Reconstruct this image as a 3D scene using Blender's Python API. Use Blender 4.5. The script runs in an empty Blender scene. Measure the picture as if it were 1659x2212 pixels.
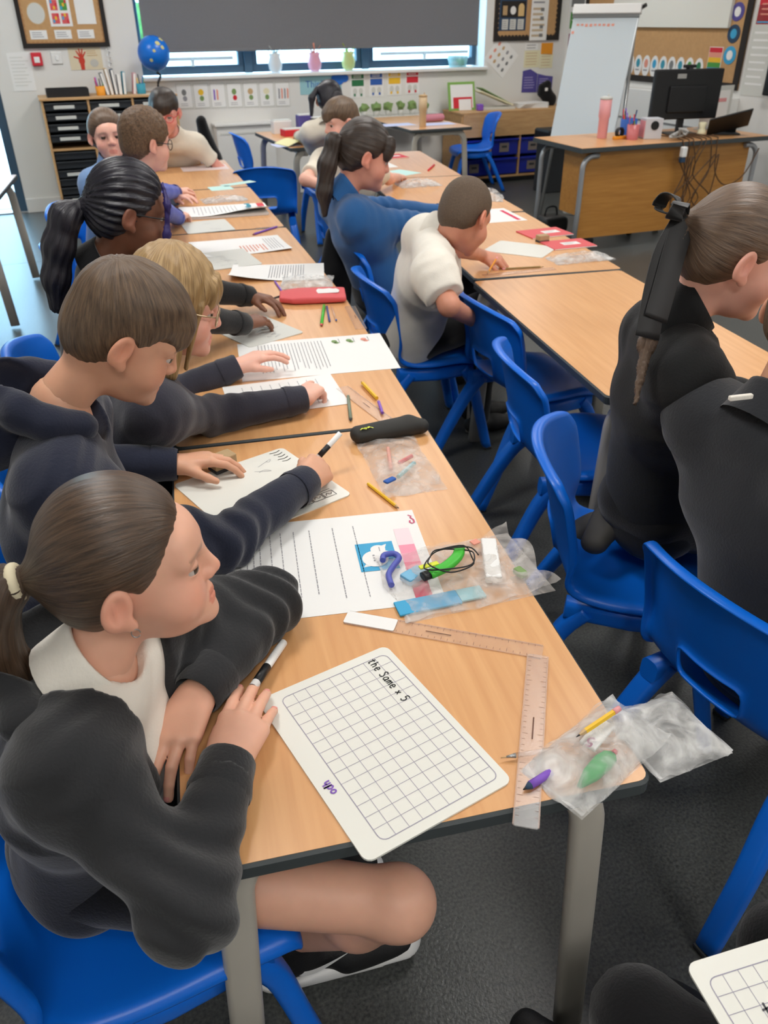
import bpy, bmesh, math, random
import numpy as np
from mathutils import Vector, Matrix
random.seed(7)
S = bpy.context.scene
COL = S.collection
R8 = math.radians(8.5)                       # the room stands 8.5 degrees askew to the table rows

# ------------------------------------------------------------------ camera
CAM_RIGHT = Vector((0.97362714, -0.22793952, -0.00968301))
CAM_DOWN = Vector((-0.12852825, -0.51294386, -0.84874559))
CAM_FWD = Vector((0.18849583, 0.82760629, -0.52871273))
CAM_POS = Vector((-0.48766, -0.58753, 1.49709))
FPX = 1716.95
cd = bpy.data.cameras.new('camera'); cam = bpy.data.objects.new('camera', cd); COL.objects.link(cam)
cd.sensor_fit = 'HORIZONTAL'; cd.sensor_width = 36; cd.lens = FPX / 1659 * 36
cd.clip_start = .02; cd.clip_end = 100
mw = Matrix.Identity(4)
for i in range(3):
    mw[i][0] = CAM_RIGHT[i]; mw[i][1] = -CAM_DOWN[i]; mw[i][2] = -CAM_FWD[i]; mw[i][3] = CAM_POS[i]
cam.matrix_world = mw
cd.dof.use_dof = True; cd.dof.focus_distance = 1.25; cd.dof.aperture_fstop = 11
S.camera = cam

def at(u, v, D):
    """real point seen at photo pixel (u, v) at depth D metres"""
    q = CAM_POS + D * (CAM_FWD + CAM_RIGHT * ((u - 829.5) / FPX) + CAM_DOWN * ((v - 1106) / FPX))
    return np.array(q)
def atz(u, v, z):
    d = CAM_FWD + CAM_RIGHT * ((u - 829.5) / FPX) + CAM_DOWN * ((v - 1106) / FPX)
    return np.array(CAM_POS + d * ((z - CAM_POS[2]) / d[2]))

# ------------------------------------------------------------------ world, lights, exposure
wd = bpy.data.worlds.new('sky'); S.world = wd; wd.use_nodes = True
bg = wd.node_tree.nodes['Background']
bg.inputs[0].default_value = (.45, .73, 1, 1); bg.inputs[1].default_value = 11.0
S.view_settings.view_transform = 'Standard'; S.view_settings.look = 'None'
S.view_settings.exposure = -0.16; S.view_settings.gamma = 1
S.view_settings.use_curve_mapping = False
B0 = (-1.88, 7.63)
def room(a, b, z):
    """a along the back wall, b outwards through it, z up"""
    return Vector((B0[0] + a * math.cos(R8) - b * math.sin(R8), B0[1] + a * math.sin(R8) + b * math.cos(R8), z))
def area(name, loc, sx, sy, power, color, rot=(0, 0, 0)):
    l = bpy.data.lights.new(name, 'AREA'); l.shape = 'RECTANGLE'; l.size = sx; l.size_y = sy
    l.energy = power; l.color = color
    o = bpy.data.objects.new(name, l); COL.objects.link(o); o.location = loc; o.rotation_euler = rot
    return o
PANELS = [(a, b) for b in (-9.3, -6.7, -4.1, -1.5) for a in (.1, 2.0, 4.2)]
for a, b in PANELS:
    area('ceiling_light_lamp', room(a, b, 2.655), .56, .56, 25, (1, .975, .94), (0, 0, R8))
# daylight through the open glazed door and the window
area('door_daylight', room(-.55, .35, 1.3), 1.0, 2.2, 60, (.72, .87, 1), (math.radians(-90), 0, R8))
area('window_daylight', room(2.86, .5, 1.25), 3.3, .5, 30, (.75, .92, 1), (math.radians(-90), 0, R8))

# ------------------------------------------------------------------ materials
M = {}
def srgb(r, g, b):
    f = lambda c: (c / 255 / 12.92) if c / 255 <= .04045 else ((c / 255 + .055) / 1.055) ** 2.4
    return (f(r), f(g), f(b), 1)
def mat(name, rgb, rough=.6, metal=0, spec=.5, noise=None, bump=None, sheen=0, alpha=1, trans=0, ior=1.45, emit=None, coat=0, detail=2):
    """noise=(scale, amount) varies the colour, bump=(scale, strength)"""
    if name in M: return M[name]
    m = bpy.data.materials.new(name); m.use_nodes = True; nt = m.node_tree; b = nt.nodes['Principled BSDF']
    c = srgb(*rgb)
    b.inputs['Base Color'].default_value = c; b.inputs['Roughness'].default_value = rough
    b.inputs['Metallic'].default_value = metal; b.inputs['Specular IOR Level'].default_value = spec
    b.inputs['IOR'].default_value = ior; b.inputs['Alpha'].default_value = alpha
    b.inputs['Transmission Weight'].default_value = trans; b.inputs['Coat Weight'].default_value = coat
    if sheen:
        b.inputs['Sheen Weight'].default_value = sheen; b.inputs['Sheen Roughness'].default_value = .5
    if emit:
        b.inputs['Emission Color'].default_value = srgb(*emit[0]); b.inputs['Emission Strength'].default_value = emit[1]
    if noise or bump:
        tc = nt.nodes.new('ShaderNodeTexCoord')
    if noise:
        n = nt.nodes.new('ShaderNodeTexNoise'); n.inputs['Scale'].default_value = noise[0]; n.inputs['Detail'].default_value = detail
        nt.links.new(tc.outputs['Object'], n.inputs['Vector'])
        mx = nt.nodes.new('ShaderNodeMix'); mx.data_type = 'RGBA'
        k = noise[1]
        mx.inputs[6].default_value = tuple(max(0, x * (1 - k)) for x in c[:3]) + (1,)
        mx.inputs[7].default_value = tuple(min(1, x * (1 + k)) for x in c[:3]) + (1,)
        nt.links.new(n.outputs['Fac'], mx.inputs[0]); nt.links.new(mx.outputs[2], b.inputs['Base Color'])
    if bump:
        n2 = nt.nodes.new('ShaderNodeTexNoise'); n2.inputs['Scale'].default_value = bump[0]; n2.inputs['Detail'].default_value = 3
        nt.links.new(tc.outputs['Object'], n2.inputs['Vector'])
        bp = nt.nodes.new('ShaderNodeBump'); bp.inputs['Strength'].default_value = bump[1]; bp.inputs['Distance'].default_value = .004
        nt.links.new(n2.outputs['Fac'], bp.inputs['Height']); nt.links.new(bp.outputs['Normal'], b.inputs['Normal'])
    M[name] = m
    return m
def wood(name, light, dark, scale=(2, 30, 30), rough=.38, band=.5):
    m = bpy.data.materials.new(name); m.use_nodes = True; nt = m.node_tree; b = nt.nodes['Principled BSDF']
    tc = nt.nodes.new('ShaderNodeTexCoord'); mp = nt.nodes.new('ShaderNodeMapping'); mp.inputs['Scale'].default_value = scale
    n = nt.nodes.new('ShaderNodeTexNoise'); n.inputs['Scale'].default_value = 2.2; n.inputs['Detail'].default_value = 5; n.inputs['Distortion'].default_value = .3
    nt.links.new(tc.outputs['Object'], mp.inputs['Vector']); nt.links.new(mp.outputs['Vector'], n.inputs['Vector'])
    r = nt.nodes.new('ShaderNodeValToRGB'); r.color_ramp.elements[0].position = .3; r.color_ramp.elements[1].position = .72
    r.color_ramp.elements[0].color = srgb(*dark); r.color_ramp.elements[1].color = srgb(*light)
    nt.links.new(n.outputs['Fac'], r.inputs[0]); nt.links.new(r.outputs[0], b.inputs['Base Color'])
    b.inputs['Roughness'].default_value = rough; b.inputs['Specular IOR Level'].default_value = .5
    M[name] = m
    return m
wood('beech', (219, 167, 114), (206, 151, 99), (28, 1.6, 20), .34)
wood('beech_edge', (205, 165, 115), (186, 144, 96), (3, 20, 20), .5)
wood('desk_wood', (186, 132, 62), (168, 114, 48), (2, 20, 26), .45)
mat('edge_band', (62, 68, 70), .55)
mat('leg_metal', (184, 179, 168), .4, .1)
mat('chair_blue', (10, 106, 216), .34, spec=.5, bump=(900, .06))
mat('wall_paint', (222, 221, 217), .85, noise=(3, .02))
mat('white_paint', (225, 225, 222), .5)
mat('ceiling_paint', (228, 228, 226), .9)
mat('paper', (232, 232, 230), .7)
mat('paper_grey', (205, 206, 200), .7)
mat('ink', (70, 70, 75), .8); mat('ink_light', (150, 150, 155), .8)
mat('board_white', (226, 226, 218), .25)
mat('black_plastic', (22, 23, 25), .45)
mat('dark_grey', (52, 55, 58), .6)
mat('grey', (120, 122, 122), .6)
mat('blind', (114, 115, 119), .8, noise=(60, .05))
mat('frame_blue', (58, 84, 104), .45)
mat('hessian', (190, 150, 104), .9, noise=(40, .12))
mat('trim_black', (40, 36, 34), .85)
mat('tray_black', (38, 42, 46), .4)
mat('tray_blue', (24, 40, 150), .35)
mat('red', (206, 42, 56), .6); mat('coral', (214, 88, 92), .6)
mat('green', (72, 148, 62), .5); mat('bright_green', (64, 182, 52), .45)
mat('yellow', (232, 186, 44), .5); mat('orange', (228, 150, 40), .6)
mat('sky_blue', (60, 160, 205), .6); mat('teal', (58, 146, 168), .7)
mat('navy', (42, 66, 92), .7); mat('purple', (84, 76, 148), .6); mat('violet', (128, 84, 190), .5)
mat('magenta', (150, 74, 112), .7); mat('pale_teal', (150, 196, 204), .7); mat('poster_blue', (46, 92, 172), .7)
mat('poster_green', (40, 112, 70), .7); mat('cream', (226, 220, 186), .8); mat('pink', (226, 156, 158), .5)
mat('tan', (196, 164, 120), .5); mat('globe_blue', (14, 108, 205), .3); mat('leafy', (120, 150, 90), .6)
mat('grid_line', (150, 146, 165), .8); mat('ink_black', (30, 32, 34), .6); mat('ink_purple', (126, 84, 180), .6)
mat('salmon', (225, 150, 130), .6); mat('steel', (170, 172, 172), .3, .8)

# ------------------------------------------------------------------ object helpers
def tag(o, label, cat, group=None, kind=None):
    if label: o['label'] = label
    if cat: o['category'] = cat
    if group: o['group'] = group
    if kind: o['kind'] = kind
    return o
def struct(o, label=None):
    o['kind'] = 'structure'
    if label: o['label'] = label
    return o
def thing(name, label, cat, loc=(0, 0, 0), rz=0, group=None):
    o = bpy.data.objects.new(name, None); COL.objects.link(o); o.empty_display_size = .05
    o.location = loc; o.rotation_euler = (0, 0, rz)
    return tag(o, label, cat, group)
def obj(name, me, material=None, parent=None, smooth=False, world=True):
    """links a mesh; with a parent the mesh is taken to be in the parent's local space"""
    if isinstance(me, bmesh.types.BMesh):
        b = me; me = bpy.data.meshes.new(name); b.normal_update(); b.to_mesh(me); b.free()
    o = bpy.data.objects.new(name, me); COL.objects.link(o)
    if material:
        for m in (material if isinstance(material, (list, tuple)) else [material]):
            me.materials.append(M[m] if isinstance(m, str) else m)
    if smooth:
        me.polygons.foreach_set('use_smooth', [True] * len(me.polygons))
    if parent: o.parent = parent
    return o
def copy_tree(o, parent=None):
    c = o.copy(); COL.objects.link(c)
    if parent: c.parent = parent
    for ch in list(o.children): copy_tree(ch, c)
    return c
def bbox(bm, lo, hi, bev=0, mi=0, seg=2):
    """adds a box from lo to hi, optionally bevelled"""
    r = bmesh.ops.create_cube(bm, size=1)
    vs = r['verts']
    for v in vs:
        v.co = Vector([lo[i] + (v.co[i] + .5) * (hi[i] - lo[i]) for i in range(3)])
    fs = list({f for v in vs for f in v.link_faces})
    for f in fs: f.material_index = mi
    if bev:
        es = list({e for v in vs for e in v.link_edges})
        rr = bmesh.ops.bevel(bm, geom=es, offset=bev, segments=seg, affect='EDGES', profile=.5)
        for f in rr['faces']: f.material_index = mi
def box(name, lo, hi, material, parent=None, bev=0, seg=2):
    bm = bmesh.new(); bbox(bm, lo, hi, bev, 0, seg)
    return obj(name, bm, material, parent)
def lathe(bm, prof, n=24, mi=0, M4=None, cap=True):
    """prof: [(r, z)...] revolved about z"""
    rings = []
    for r, z in prof:
        ring = []
        for k in range(n):
            a = 2 * math.pi * k / n
            v = Vector((r * math.cos(a), r * math.sin(a), z))
            ring.append(bm.verts.new(M4 @ v if M4 else v))
        rings.append(ring)
    for i in range(len(rings) - 1):
        for k in range(n):
            f = bm.faces.new((rings[i][k], rings[i][(k + 1) % n], rings[i + 1][(k + 1) % n], rings[i + 1][k])); f.material_index = mi; f.smooth = True
    if cap:
        f = bm.faces.new(rings[0][::-1]); f.material_index = mi
        f = bm.faces.new(rings[-1]); f.material_index = mi
def frame_of(d, up=Vector((0, 0, 1))):
    d = Vector(d).normalized()
    if abs(d.dot(up)) > .98: up = Vector((0, 1, 0))
    x = d.cross(up).normalized(); y = x.cross(d).normalized()
    return x, y
def sweep(bm, pts, prof, mi=0, cap=True, up=Vector((0, 0, 1)), scales=None, smooth=True):
    """sweeps a closed 2D profile along points"""
    pts = [Vector(q) for q in pts]; rings = []
    for i, q in enumerate(pts):
        d = (pts[min(i + 1, len(pts) - 1)] - pts[max(i - 1, 0)])
        x, y = frame_of(d, up); s = scales[i] if scales else 1
        rings.append([bm.verts.new(q + x * (a * s) + y * (b * s)) for a, b in prof])
    n = len(prof)
    for i in range(len(rings) - 1):
        for k in range(n):
            f = bm.faces.new((rings[i][k], rings[i][(k + 1) % n], rings[i + 1][(k + 1) % n], rings[i + 1][k])); f.material_index = mi; f.smooth = smooth
    if cap:
        f = bm.faces.new(rings[0][::-1]); f.material_index = mi
        f = bm.faces.new(rings[-1]); f.material_index = mi
def circ(r, n=8): return [(r * math.cos(2 * math.pi * k / n), r * math.sin(2 * math.pi * k / n)) for k in range(n)]
def rrect(w, h, r, n=3):
    out = []
    for cx, cy, a0 in ((w / 2 - r, h / 2 - r, 0), (-w / 2 + r, h / 2 - r, 90), (-w / 2 + r, -h / 2 + r, 180), (w / 2 - r, -h / 2 + r, 270)):
        for k in range(n + 1):
            a = math.radians(a0 + 90 * k / n); out.append((cx + r * math.cos(a), cy + r * math.sin(a)))
    return out
def smooth_path(pts, n=6):
    """Catmull-Rom through points"""
    P = [Vector(q) for q in pts]; out = []
    for i in range(len(P) - 1):
        p0 = P[max(i - 1, 0)]; p1 = P[i]; p2 = P[i + 1]; p3 = P[min(i + 2, len(P) - 1)]
        for k in range(n):
            t = k / n
            out.append(.5 * ((2 * p1) + (p2 - p0) * t + (2 * p0 - 5 * p1 + 4 * p2 - p3) * t * t + (3 * p1 - p0 - 3 * p2 + p3) * t ** 3))
    out.append(P[-1]); return out
def prism(bm, outline, z0, z1, mi=0):
    """extrudes a 2D outline (counter-clockwise) from z0 to z1"""
    a = [bm.verts.new((x, y, z0)) for x, y in outline]; b = [bm.verts.new((x, y, z1)) for x, y in outline]
    n = len(outline)
    for k in range(n):
        f = bm.faces.new((a[k], a[(k + 1) % n], b[(k + 1) % n], b[k])); f.material_index = mi
    f = bm.faces.new(a[::-1]); f.material_index = mi
    f = bm.faces.new(b); f.material_index = mi
def ribbon(bm, pts, w, z, mi=0):
    """a flat pen stroke of width w at height z"""
    P = [Vector((q[0], q[1], 0)) for q in pts]; L = []
    for i, q in enumerate(P):
        d = P[min(i + 1, len(P) - 1)] - P[max(i - 1, 0)]
        if d.length < 1e-9: d = Vector((1, 0, 0))
        d.normalize(); nrm = Vector((-d.y, d.x, 0)) * (w / 2)
        L.append((bm.verts.new((q.x + nrm.x, q.y + nrm.y, z)), bm.verts.new((q.x - nrm.x, q.y - nrm.y, z))))
    for i in range(len(L) - 1):
        f = bm.faces.new((L[i][0], L[i][1], L[i + 1][1], L[i + 1][0])); f.material_index = mi
def quad(bm, x0, y0, x1, y1, z, mi=0):
    f = bm.faces.new([bm.verts.new(q) for q in ((x0, y0, z), (x1, y0, z), (x1, y1, z), (x0, y1, z))]); f.material_index = mi
def disc(bm, cx, cy, rx, ry, z, mi=0, n=20):
    f = bm.faces.new([bm.verts.new((cx + rx * math.cos(2 * math.pi * k / n), cy + ry * math.sin(2 * math.pi * k / n), z)) for k in range(n)]); f.material_index = mi
def text(name, s, size, material, parent, loc, rot=(0, 0, 0), align='CENTER', ext=.0004):
    c = bpy.data.curves.new(name, 'FONT'); c.body = s; c.size = size; c.align_x = align; c.align_y = 'CENTER'; c.extrude = ext
    tmp = bpy.data.objects.new('tmp', c); COL.objects.link(tmp)
    dg = bpy.context.evaluated_depsgraph_get(); me = bpy.data.meshes.new_from_object(tmp.evaluated_get(dg))
    bpy.data.objects.remove(tmp); o = obj(name, me, material, parent); o.location = loc; o.rotation_euler = rot
    return o
# ================================================================== the setting
for l in [o for o in list(S.objects) if o.type == 'LIGHT' and 'daylight' in o.name]: l.data.cycles.is_portal = True
def glass_mat(name, tint, refl=.06, rough=.02):
    m = bpy.data.materials.new(name); m.use_nodes = True; nt = m.node_tree; nt.nodes.remove(nt.nodes['Principled BSDF'])
    t = nt.nodes.new('ShaderNodeBsdfTransparent'); t.inputs[0].default_value = tint
    g = nt.nodes.new('ShaderNodeBsdfGlossy'); g.inputs['Roughness'].default_value = rough
    mx = nt.nodes.new('ShaderNodeMixShader'); mx.inputs[0].default_value = refl
    nt.links.new(t.outputs[0], mx.inputs[1]); nt.links.new(g.outputs[0], mx.inputs[2]); nt.links.new(mx.outputs[0], nt.nodes['Material Output'].inputs[0])
    M[name] = m; return m
glass_mat('window_glass', (.92, .97, .97, 1))
glass_mat('clear_plastic', (.985, .97, .965, 1), .16, .35)
def film_mat(name, col, op, rough=.22):
    """thin crumpled polythene: mostly see-through, milky and glossy where it folds"""
    m = bpy.data.materials.new(name); m.use_nodes = True; nt = m.node_tree; nt.nodes.remove(nt.nodes['Principled BSDF'])
    t = nt.nodes.new('ShaderNodeBsdfTransparent'); t.inputs[0].default_value = (.97, .97, .97, 1)
    d = nt.nodes.new('ShaderNodeBsdfPrincipled'); d.inputs['Base Color'].default_value = srgb(*col); d.inputs['Roughness'].default_value = rough
    tc = nt.nodes.new('ShaderNodeTexCoord'); n = nt.nodes.new('ShaderNodeTexNoise'); n.inputs['Scale'].default_value = 26; n.inputs['Detail'].default_value = 3; n.inputs['Distortion'].default_value = .8
    nt.links.new(tc.outputs['Object'], n.inputs['Vector'])
    mr = nt.nodes.new('ShaderNodeMapRange'); mr.inputs[1].default_value = .38; mr.inputs[2].default_value = .7; mr.inputs[3].default_value = op * .45; mr.inputs[4].default_value = min(1, op * 1.6)
    nt.links.new(n.outputs['Fac'], mr.inputs[0])
    mx = nt.nodes.new('ShaderNodeMixShader'); nt.links.new(mr.outputs[0], mx.inputs[0])
    bp = nt.nodes.new('ShaderNodeBump'); bp.inputs['Strength'].default_value = .25; bp.inputs['Distance'].default_value = .006
    nt.links.new(n.outputs['Fac'], bp.inputs['Height']); nt.links.new(bp.outputs['Normal'], d.inputs['Normal'])
    nt.links.new(t.outputs[0], mx.inputs[1]); nt.links.new(d.outputs[0], mx.inputs[2]); nt.links.new(mx.outputs[0], nt.nodes['Material Output'].inputs[0])
    M[name] = m; return m
film_mat('polythene', (232, 226, 220), .26, .3); film_mat('polythene_milky', (228, 228, 226), .38, .3)

# carpet: dark grey, worn smooth, catching the light of the door at a low angle
fm = bpy.data.materials.new('carpet'); fm.use_nodes = True; nt = fm.node_tree; b = nt.nodes['Principled BSDF']
tc = nt.nodes.new('ShaderNodeTexCoord'); n = nt.nodes.new('ShaderNodeTexNoise'); n.inputs['Scale'].default_value = 160; n.inputs['Detail'].default_value = 4
nt.links.new(tc.outputs['Object'], n.inputs['Vector'])
r = nt.nodes.new('ShaderNodeValToRGB'); r.color_ramp.elements[0].position = .3; r.color_ramp.elements[1].position = .75
r.color_ramp.elements[0].color = srgb(48, 50, 50); r.color_ramp.elements[1].color = srgb(90, 92, 89)
nt.links.new(n.outputs['Fac'], r.inputs[0]); nt.links.new(r.outputs[0], b.inputs['Base Color'])
b.inputs['Roughness'].default_value = .36; b.inputs['Specular IOR Level'].default_value = .7
bp = nt.nodes.new('ShaderNodeBump'); bp.inputs['Strength'].default_value = .25; bp.inputs['Distance'].default_value = .003
nt.links.new(n.outputs['Fac'], bp.inputs['Height']); nt.links.new(bp.outputs['Normal'], b.inputs['Normal'])
M['carpet'] = fm

A0, A1, BB = -1.7, 5.531, -10.4
def rbox(bm, a0, a1, b0, b1, z0, z1, bev=0, mi=0): bbox(bm, (a0, b0, z0), (a1, b1, z1), bev, mi)
def room_obj(name, bm, m, parent=None):
    o = obj(name, bm, m, parent)
    if not parent: o.location = room(0, 0, 0); o.rotation_euler = (0, 0, R8)
    return o
fl = thing('floor', None, None, room(0, 0, 0), R8); struct(fl, 'dark grey worn carpet floor of the classroom')
bm = bmesh.new(); rbox(bm, A0 - .2, A1 + .2, BB - .2, -1.902, -.05, 0); obj('carpet_sheet', bm, 'carpet', fl)
bm = bmesh.new(); rbox(bm, A0 - .2, A1 + .2, -1.898, .32, -.05, 0); obj('carpet_sheet', bm, 'carpet', fl)
bm = bmesh.new(); rbox(bm, A0 - .2, A1 + .2, BB - .2, .35, 2.72, 2.78); struct(room_obj('ceiling', bm, 'ceiling_paint'), 'white ceiling')
# back wall with a doorway and a wide window opening
DW0, DW1, WN0, WN1, WZ0, WZ1 = -1.12, -.06, 1.15, 4.575, 1.055, 2.2
bm = bmesh.new()
rbox(bm, A0 - .2, DW0, 0, .3, 0, 2.72); rbox(bm, DW0, DW1, 0, .3, 2.12, 2.72); rbox(bm, DW1, WN0, 0, .3, 0, 2.72)
rbox(bm, WN0, WN1, 0, .3, 0, WZ0 - .025); rbox(bm, WN0, WN1, 0, .3, WZ1, 2.72); rbox(bm, WN1, A1 + .2, 0, .3, 0, 2.72)
struct(room_obj('wall_back', bm, 'wall_paint'), 'off-white painted wall with the window')
bm = bmesh.new(); rbox(bm, A1, A1 + .2, BB, 0, 0, 2.72); struct(room_obj('wall_right', bm, 'wall_paint'), 'off-white wall behind the teacher desk')
bm = bmesh.new(); rbox(bm, A0 - .2, A0, BB, 0, 0, 2.72); struct(room_obj('wall_left', bm, 'wall_paint'), 'off-white wall on the side of the glazed door')
bm = bmesh.new(); rbox(bm, A0 - .2, A1 + .2, BB - .2, BB, 0, 2.72); struct(room_obj('wall_rear', bm, 'wall_paint'), 'off-white wall behind the viewer')
bm = bmesh.new(); rbox(bm, DW1, A1, -.018, 0, 0, .12, .004); struct(room_obj('baseboard_back', bm, 'wall_paint'), 'painted skirting board under the window')
bm = bmesh.new(); rbox(bm, A1 - .018, A1, BB, -.02, 0, .12, .004); struct(room_obj('baseboard_right', bm, 'white_paint'), 'painted skirting board on the teacher side')
# glazed door
dr = thing('door_1', None, None, room(0, 0, 0), R8); struct(dr, 'glazed outside door with a dark blue-grey frame')
bm = bmesh.new(); rbox(bm, DW1 - .075, DW1, .02, .1, .002, 2.1, .006); obj('door_frame', bm, 'frame_blue', dr)
bm = bmesh.new(); rbox(bm, DW0, DW0 + .075, .02, .1, .002, 2.1, .006); obj('door_frame', bm, 'frame_blue', dr)
bm = bmesh.new(); rbox(bm, DW0 + .075, DW1 - .075, .02, .1, 2.03, 2.1, .006); obj('door_frame', bm, 'frame_blue', dr)
bm = bmesh.new(); rbox(bm, DW0 + .08, DW1 - .08, .05, .058, .02, 2.02); obj('pane', bm, 'window_glass', dr)
bm = bmesh.new(); rbox(bm, DW0, DW1, -.0, .14, .001, .012, .003); obj('threshold', bm, 'steel', dr)
# window
wn = thing('window_1', None, None, room(0, 0, 0), R8); struct(wn, 'wide dark-framed window mostly hidden by a grey blind')
for k, (a0, a1) in enumerate(((WN0, 2.115), (2.195, 3.3), (3.38, WN1))):
    bm = bmesh.new(); rbox(bm, a0 + .05, a1 - .05, .215, .223, WZ0 + .08, WZ1 - .07); obj('pane', bm, 'window_glass', wn)
    bm = bmesh.new()
    rbox(bm, a0, a1, .18, .26, WZ0 + .005, WZ0 + .075, .008); rbox(bm, a0, a1, .18, .26, WZ1 - .07, WZ1 - .005, .008)
    rbox(bm, a0, a0 + .05, .18, .26, WZ0 + .07, WZ1 - .06, .008); rbox(bm, a1 - .05, a1, .18, .26, WZ0 + .07, WZ1 - .06, .008)
    obj('window_frame', bm, 'frame_blue', wn)
    if k != 1:
        bm = bmesh.new(); rbox(bm, a0 + .12, a1 - .1, .165, .18, WZ0 + .115, WZ0 + .145, .004); rbox(bm, (a0 + a1) / 2 - .015, (a0 + a1) / 2 + .015, .15, .18, WZ0 + .07, WZ0 + .13, .004)
        obj('frame_highlight', bm, 'white_paint', wn)  # white bars stand in for bright highlights on the side frames
for a0 in (2.115, 3.3):
    bm = bmesh.new(); rbox(bm, a0, a0 + .08, .16, .27, WZ0 + .002, WZ1 - .002, .008); obj('mullion', bm, 'frame_blue', wn)
bm = bmesh.new(); rbox(bm, WN0 - .03, WN1 + .03, -.05, .18, WZ0 - .03, WZ0, .006); obj('window_sill', bm, 'white_paint', wn)
bl = thing('roller_blind', 'large dark grey roller blind drawn most of the way down the window', 'blind', room(2.86, .04, 1.24), R8)
bm = bmesh.new(); bbox(bm, (-1.655, -.0015, .02), (1.655, .0015, .93)); obj('blind_fabric', bm, 'blind', bl)
bm = bmesh.new(); bbox(bm, (-1.655, -.008, 0), (1.655, .008, .024), .006); obj('bottom_bar', bm, 'blind', bl)
bm = bmesh.new(); sweep(bm, [(-1.66, .02, .93), (1.66, .02, .93)], circ(.026, 14)); obj('roller_tube', bm, 'grey', bl)
# outside
bm = bmesh.new(); rbox(bm, -60, 60, .32, 80, -.08, -.02); struct(room_obj('paving', bm, mat('paving', (225, 226, 224), .8, noise=(4, .1))), 'bright paving outside the door')
bm = bmesh.new(); rbox(bm, -30, 0, 9.2, 20, -.08, -.018); o = room_obj('lawn', bm, mat('lawn', (96, 150, 60), .9, noise=(6, .3))); tag(o, 'sunlit green lawn beyond the paving outside the door', 'grass', kind='stuff')
bm = bmesh.new()
rng = random.Random(3)
for k in range(60):
    c = Vector((-60 + 2 * k + rng.uniform(-.3, .3), 75 + rng.uniform(-.5, .5), 0)); rr = rng.uniform(1.2, 1.9)
    bmesh.ops.create_icosphere(bm, subdivisions=2, radius=rr, matrix=Matrix.Translation(c + Vector((0, 0, rr * .7))))
o = room_obj('hedge', bm, mat('hedge_leaf', (70, 116, 52), .9, noise=(3, .5))); tag(o, 'long green hedge far across the pale paving outside', 'hedge')
# ceiling lights
bm = bmesh.new()
bbox(bm, (-.3, -.3, .0), (.3, -.28, .05)); bbox(bm, (-.3, .28, 0), (.3, .3, .05)); bbox(bm, (-.3, -.28, 0), (-.28, .28, .05)); bbox(bm, (.28, -.28, 0), (.3, .28, .05))
bbox(bm, (-.28, -.28, .02), (.28, .28, .05))
cm = bpy.data.meshes.new('ceiling_light'); bm.to_mesh(cm); bm.free(); cm.materials.append(M['white_paint'])
for i, (a, b) in enumerate(PANELS):
    o = bpy.data.objects.new('ceiling_light', cm); COL.objects.link(o); o.location = room(a, b, 2.668); o.rotation_euler = (0, 0, R8)
    tag(o, 'square white ceiling light panel', 'ceiling light', 'ceiling light panels')

# ------------------------------------------------------------------ things on the walls
def wall_thing(name, label, cat, a, z, side='back', group=None, rz=0):
    if side == 'back': return thing(name, label, cat, room(a, 0, z), R8, group)
    return thing(name, label, cat, room(A1, a, z), R8 - math.pi / 2, group)      # a is then b on the right wall
def card(name, x0, x1, z0, z1, m, parent, d=.004, y=0):
    return box(name, (x0, -y - d, z0), (x1, -y, z1), m, parent)
def flat(name, outline, m, parent, y=.004, d=.002):
    """an upright cut-out: outline in (x, z), counter-clockwise seen from the room"""
    bm = bmesh.new()
    a = [bm.verts.new((x, -y - d, z)) for x, z in outline]; b = [bm.verts.new((x, -y, z)) for x, z in outline]
    n = len(outline)
    bm.faces.new(a); bm.faces.new(b[::-1])
    for k in range(n): bm.faces.new((a[k], b[k], b[(k + 1) % n], a[(k + 1) % n]))
    bmesh.ops.recalc_face_normals(bm, faces=bm.faces)
    return obj(name, bm, m, parent)
def oval(cx, cz, rx, rz, n=24): return [(cx + rx * math.cos(2 * math.pi * k / n), cz + rz * math.sin(2 * math.pi * k / n)) for k in range(n)]
def lines(name, x0, x1, z0, z1, n, m, parent, y=.005, h=.004, rag=.3, seed=0):
    rg = random.Random(seed); bm = bmesh.new()
    for k in range(n):
        z = z1 - (k + .5) * (z1 - z0) / n; xe = x1 - rg.random() * rag * (x1 - x0)
        bbox(bm, (x0, -y - .0006, z - h / 2), (xe, -y, z + h / 2))
    o = obj(name, bm, m, parent); o['kind'] = 'stuff'; return o
def scallop(name, x0, x1, z0, z1, m, parent, depth=.02, step=.035, y=.006):
    """scalloped paper border strip running inside the frame"""
    bm = bmesh.new()
    def strip(p, q, inn):
        L = (Vector(q) - Vector(p)).length; n = max(2, int(L / step)); d = (Vector(q) - Vector(p)) / n
        for k in range(n):
            c = Vector(p) + d * (k + .5); vs = []
            for j in range(9):
                t = math.pi * j / 8; e = d.normalized()
                vs.append(c - e * math.cos(t) * d.length / 2 + Vector(inn) * math.sin(t) * depth)
            f = bm.faces.new([bm.verts.new((v.x, -y, v.y)) for v in vs])
    strip((x0, z0), (x1, z0), (0, 1)); strip((x0, z1), (x1, z1), (0, -1)); strip((x0, z0), (x0, z1), (1, 0)); strip((x1, z0), (x1, z1), (-1, 0))
    return obj(name, bm, m, parent)
def notice_board(label, a0, a1, z0, z1, side='back', scal='hessian', fw=.035):
    w = a1 - a0; h = z1 - z0
    t = wall_thing('notice_board', label, 'notice board', a0, z0, side)
    card('backing', 0, w, 0, h, 'hessian', t, .012)
    for q in ((0, w, 0, fw), (0, w, h - fw, h), (0, fw, fw, h - fw), (w - fw, w, fw, h - fw)): card('border_strip', *q, 'trim_black', t, .022)
    return t
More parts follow.
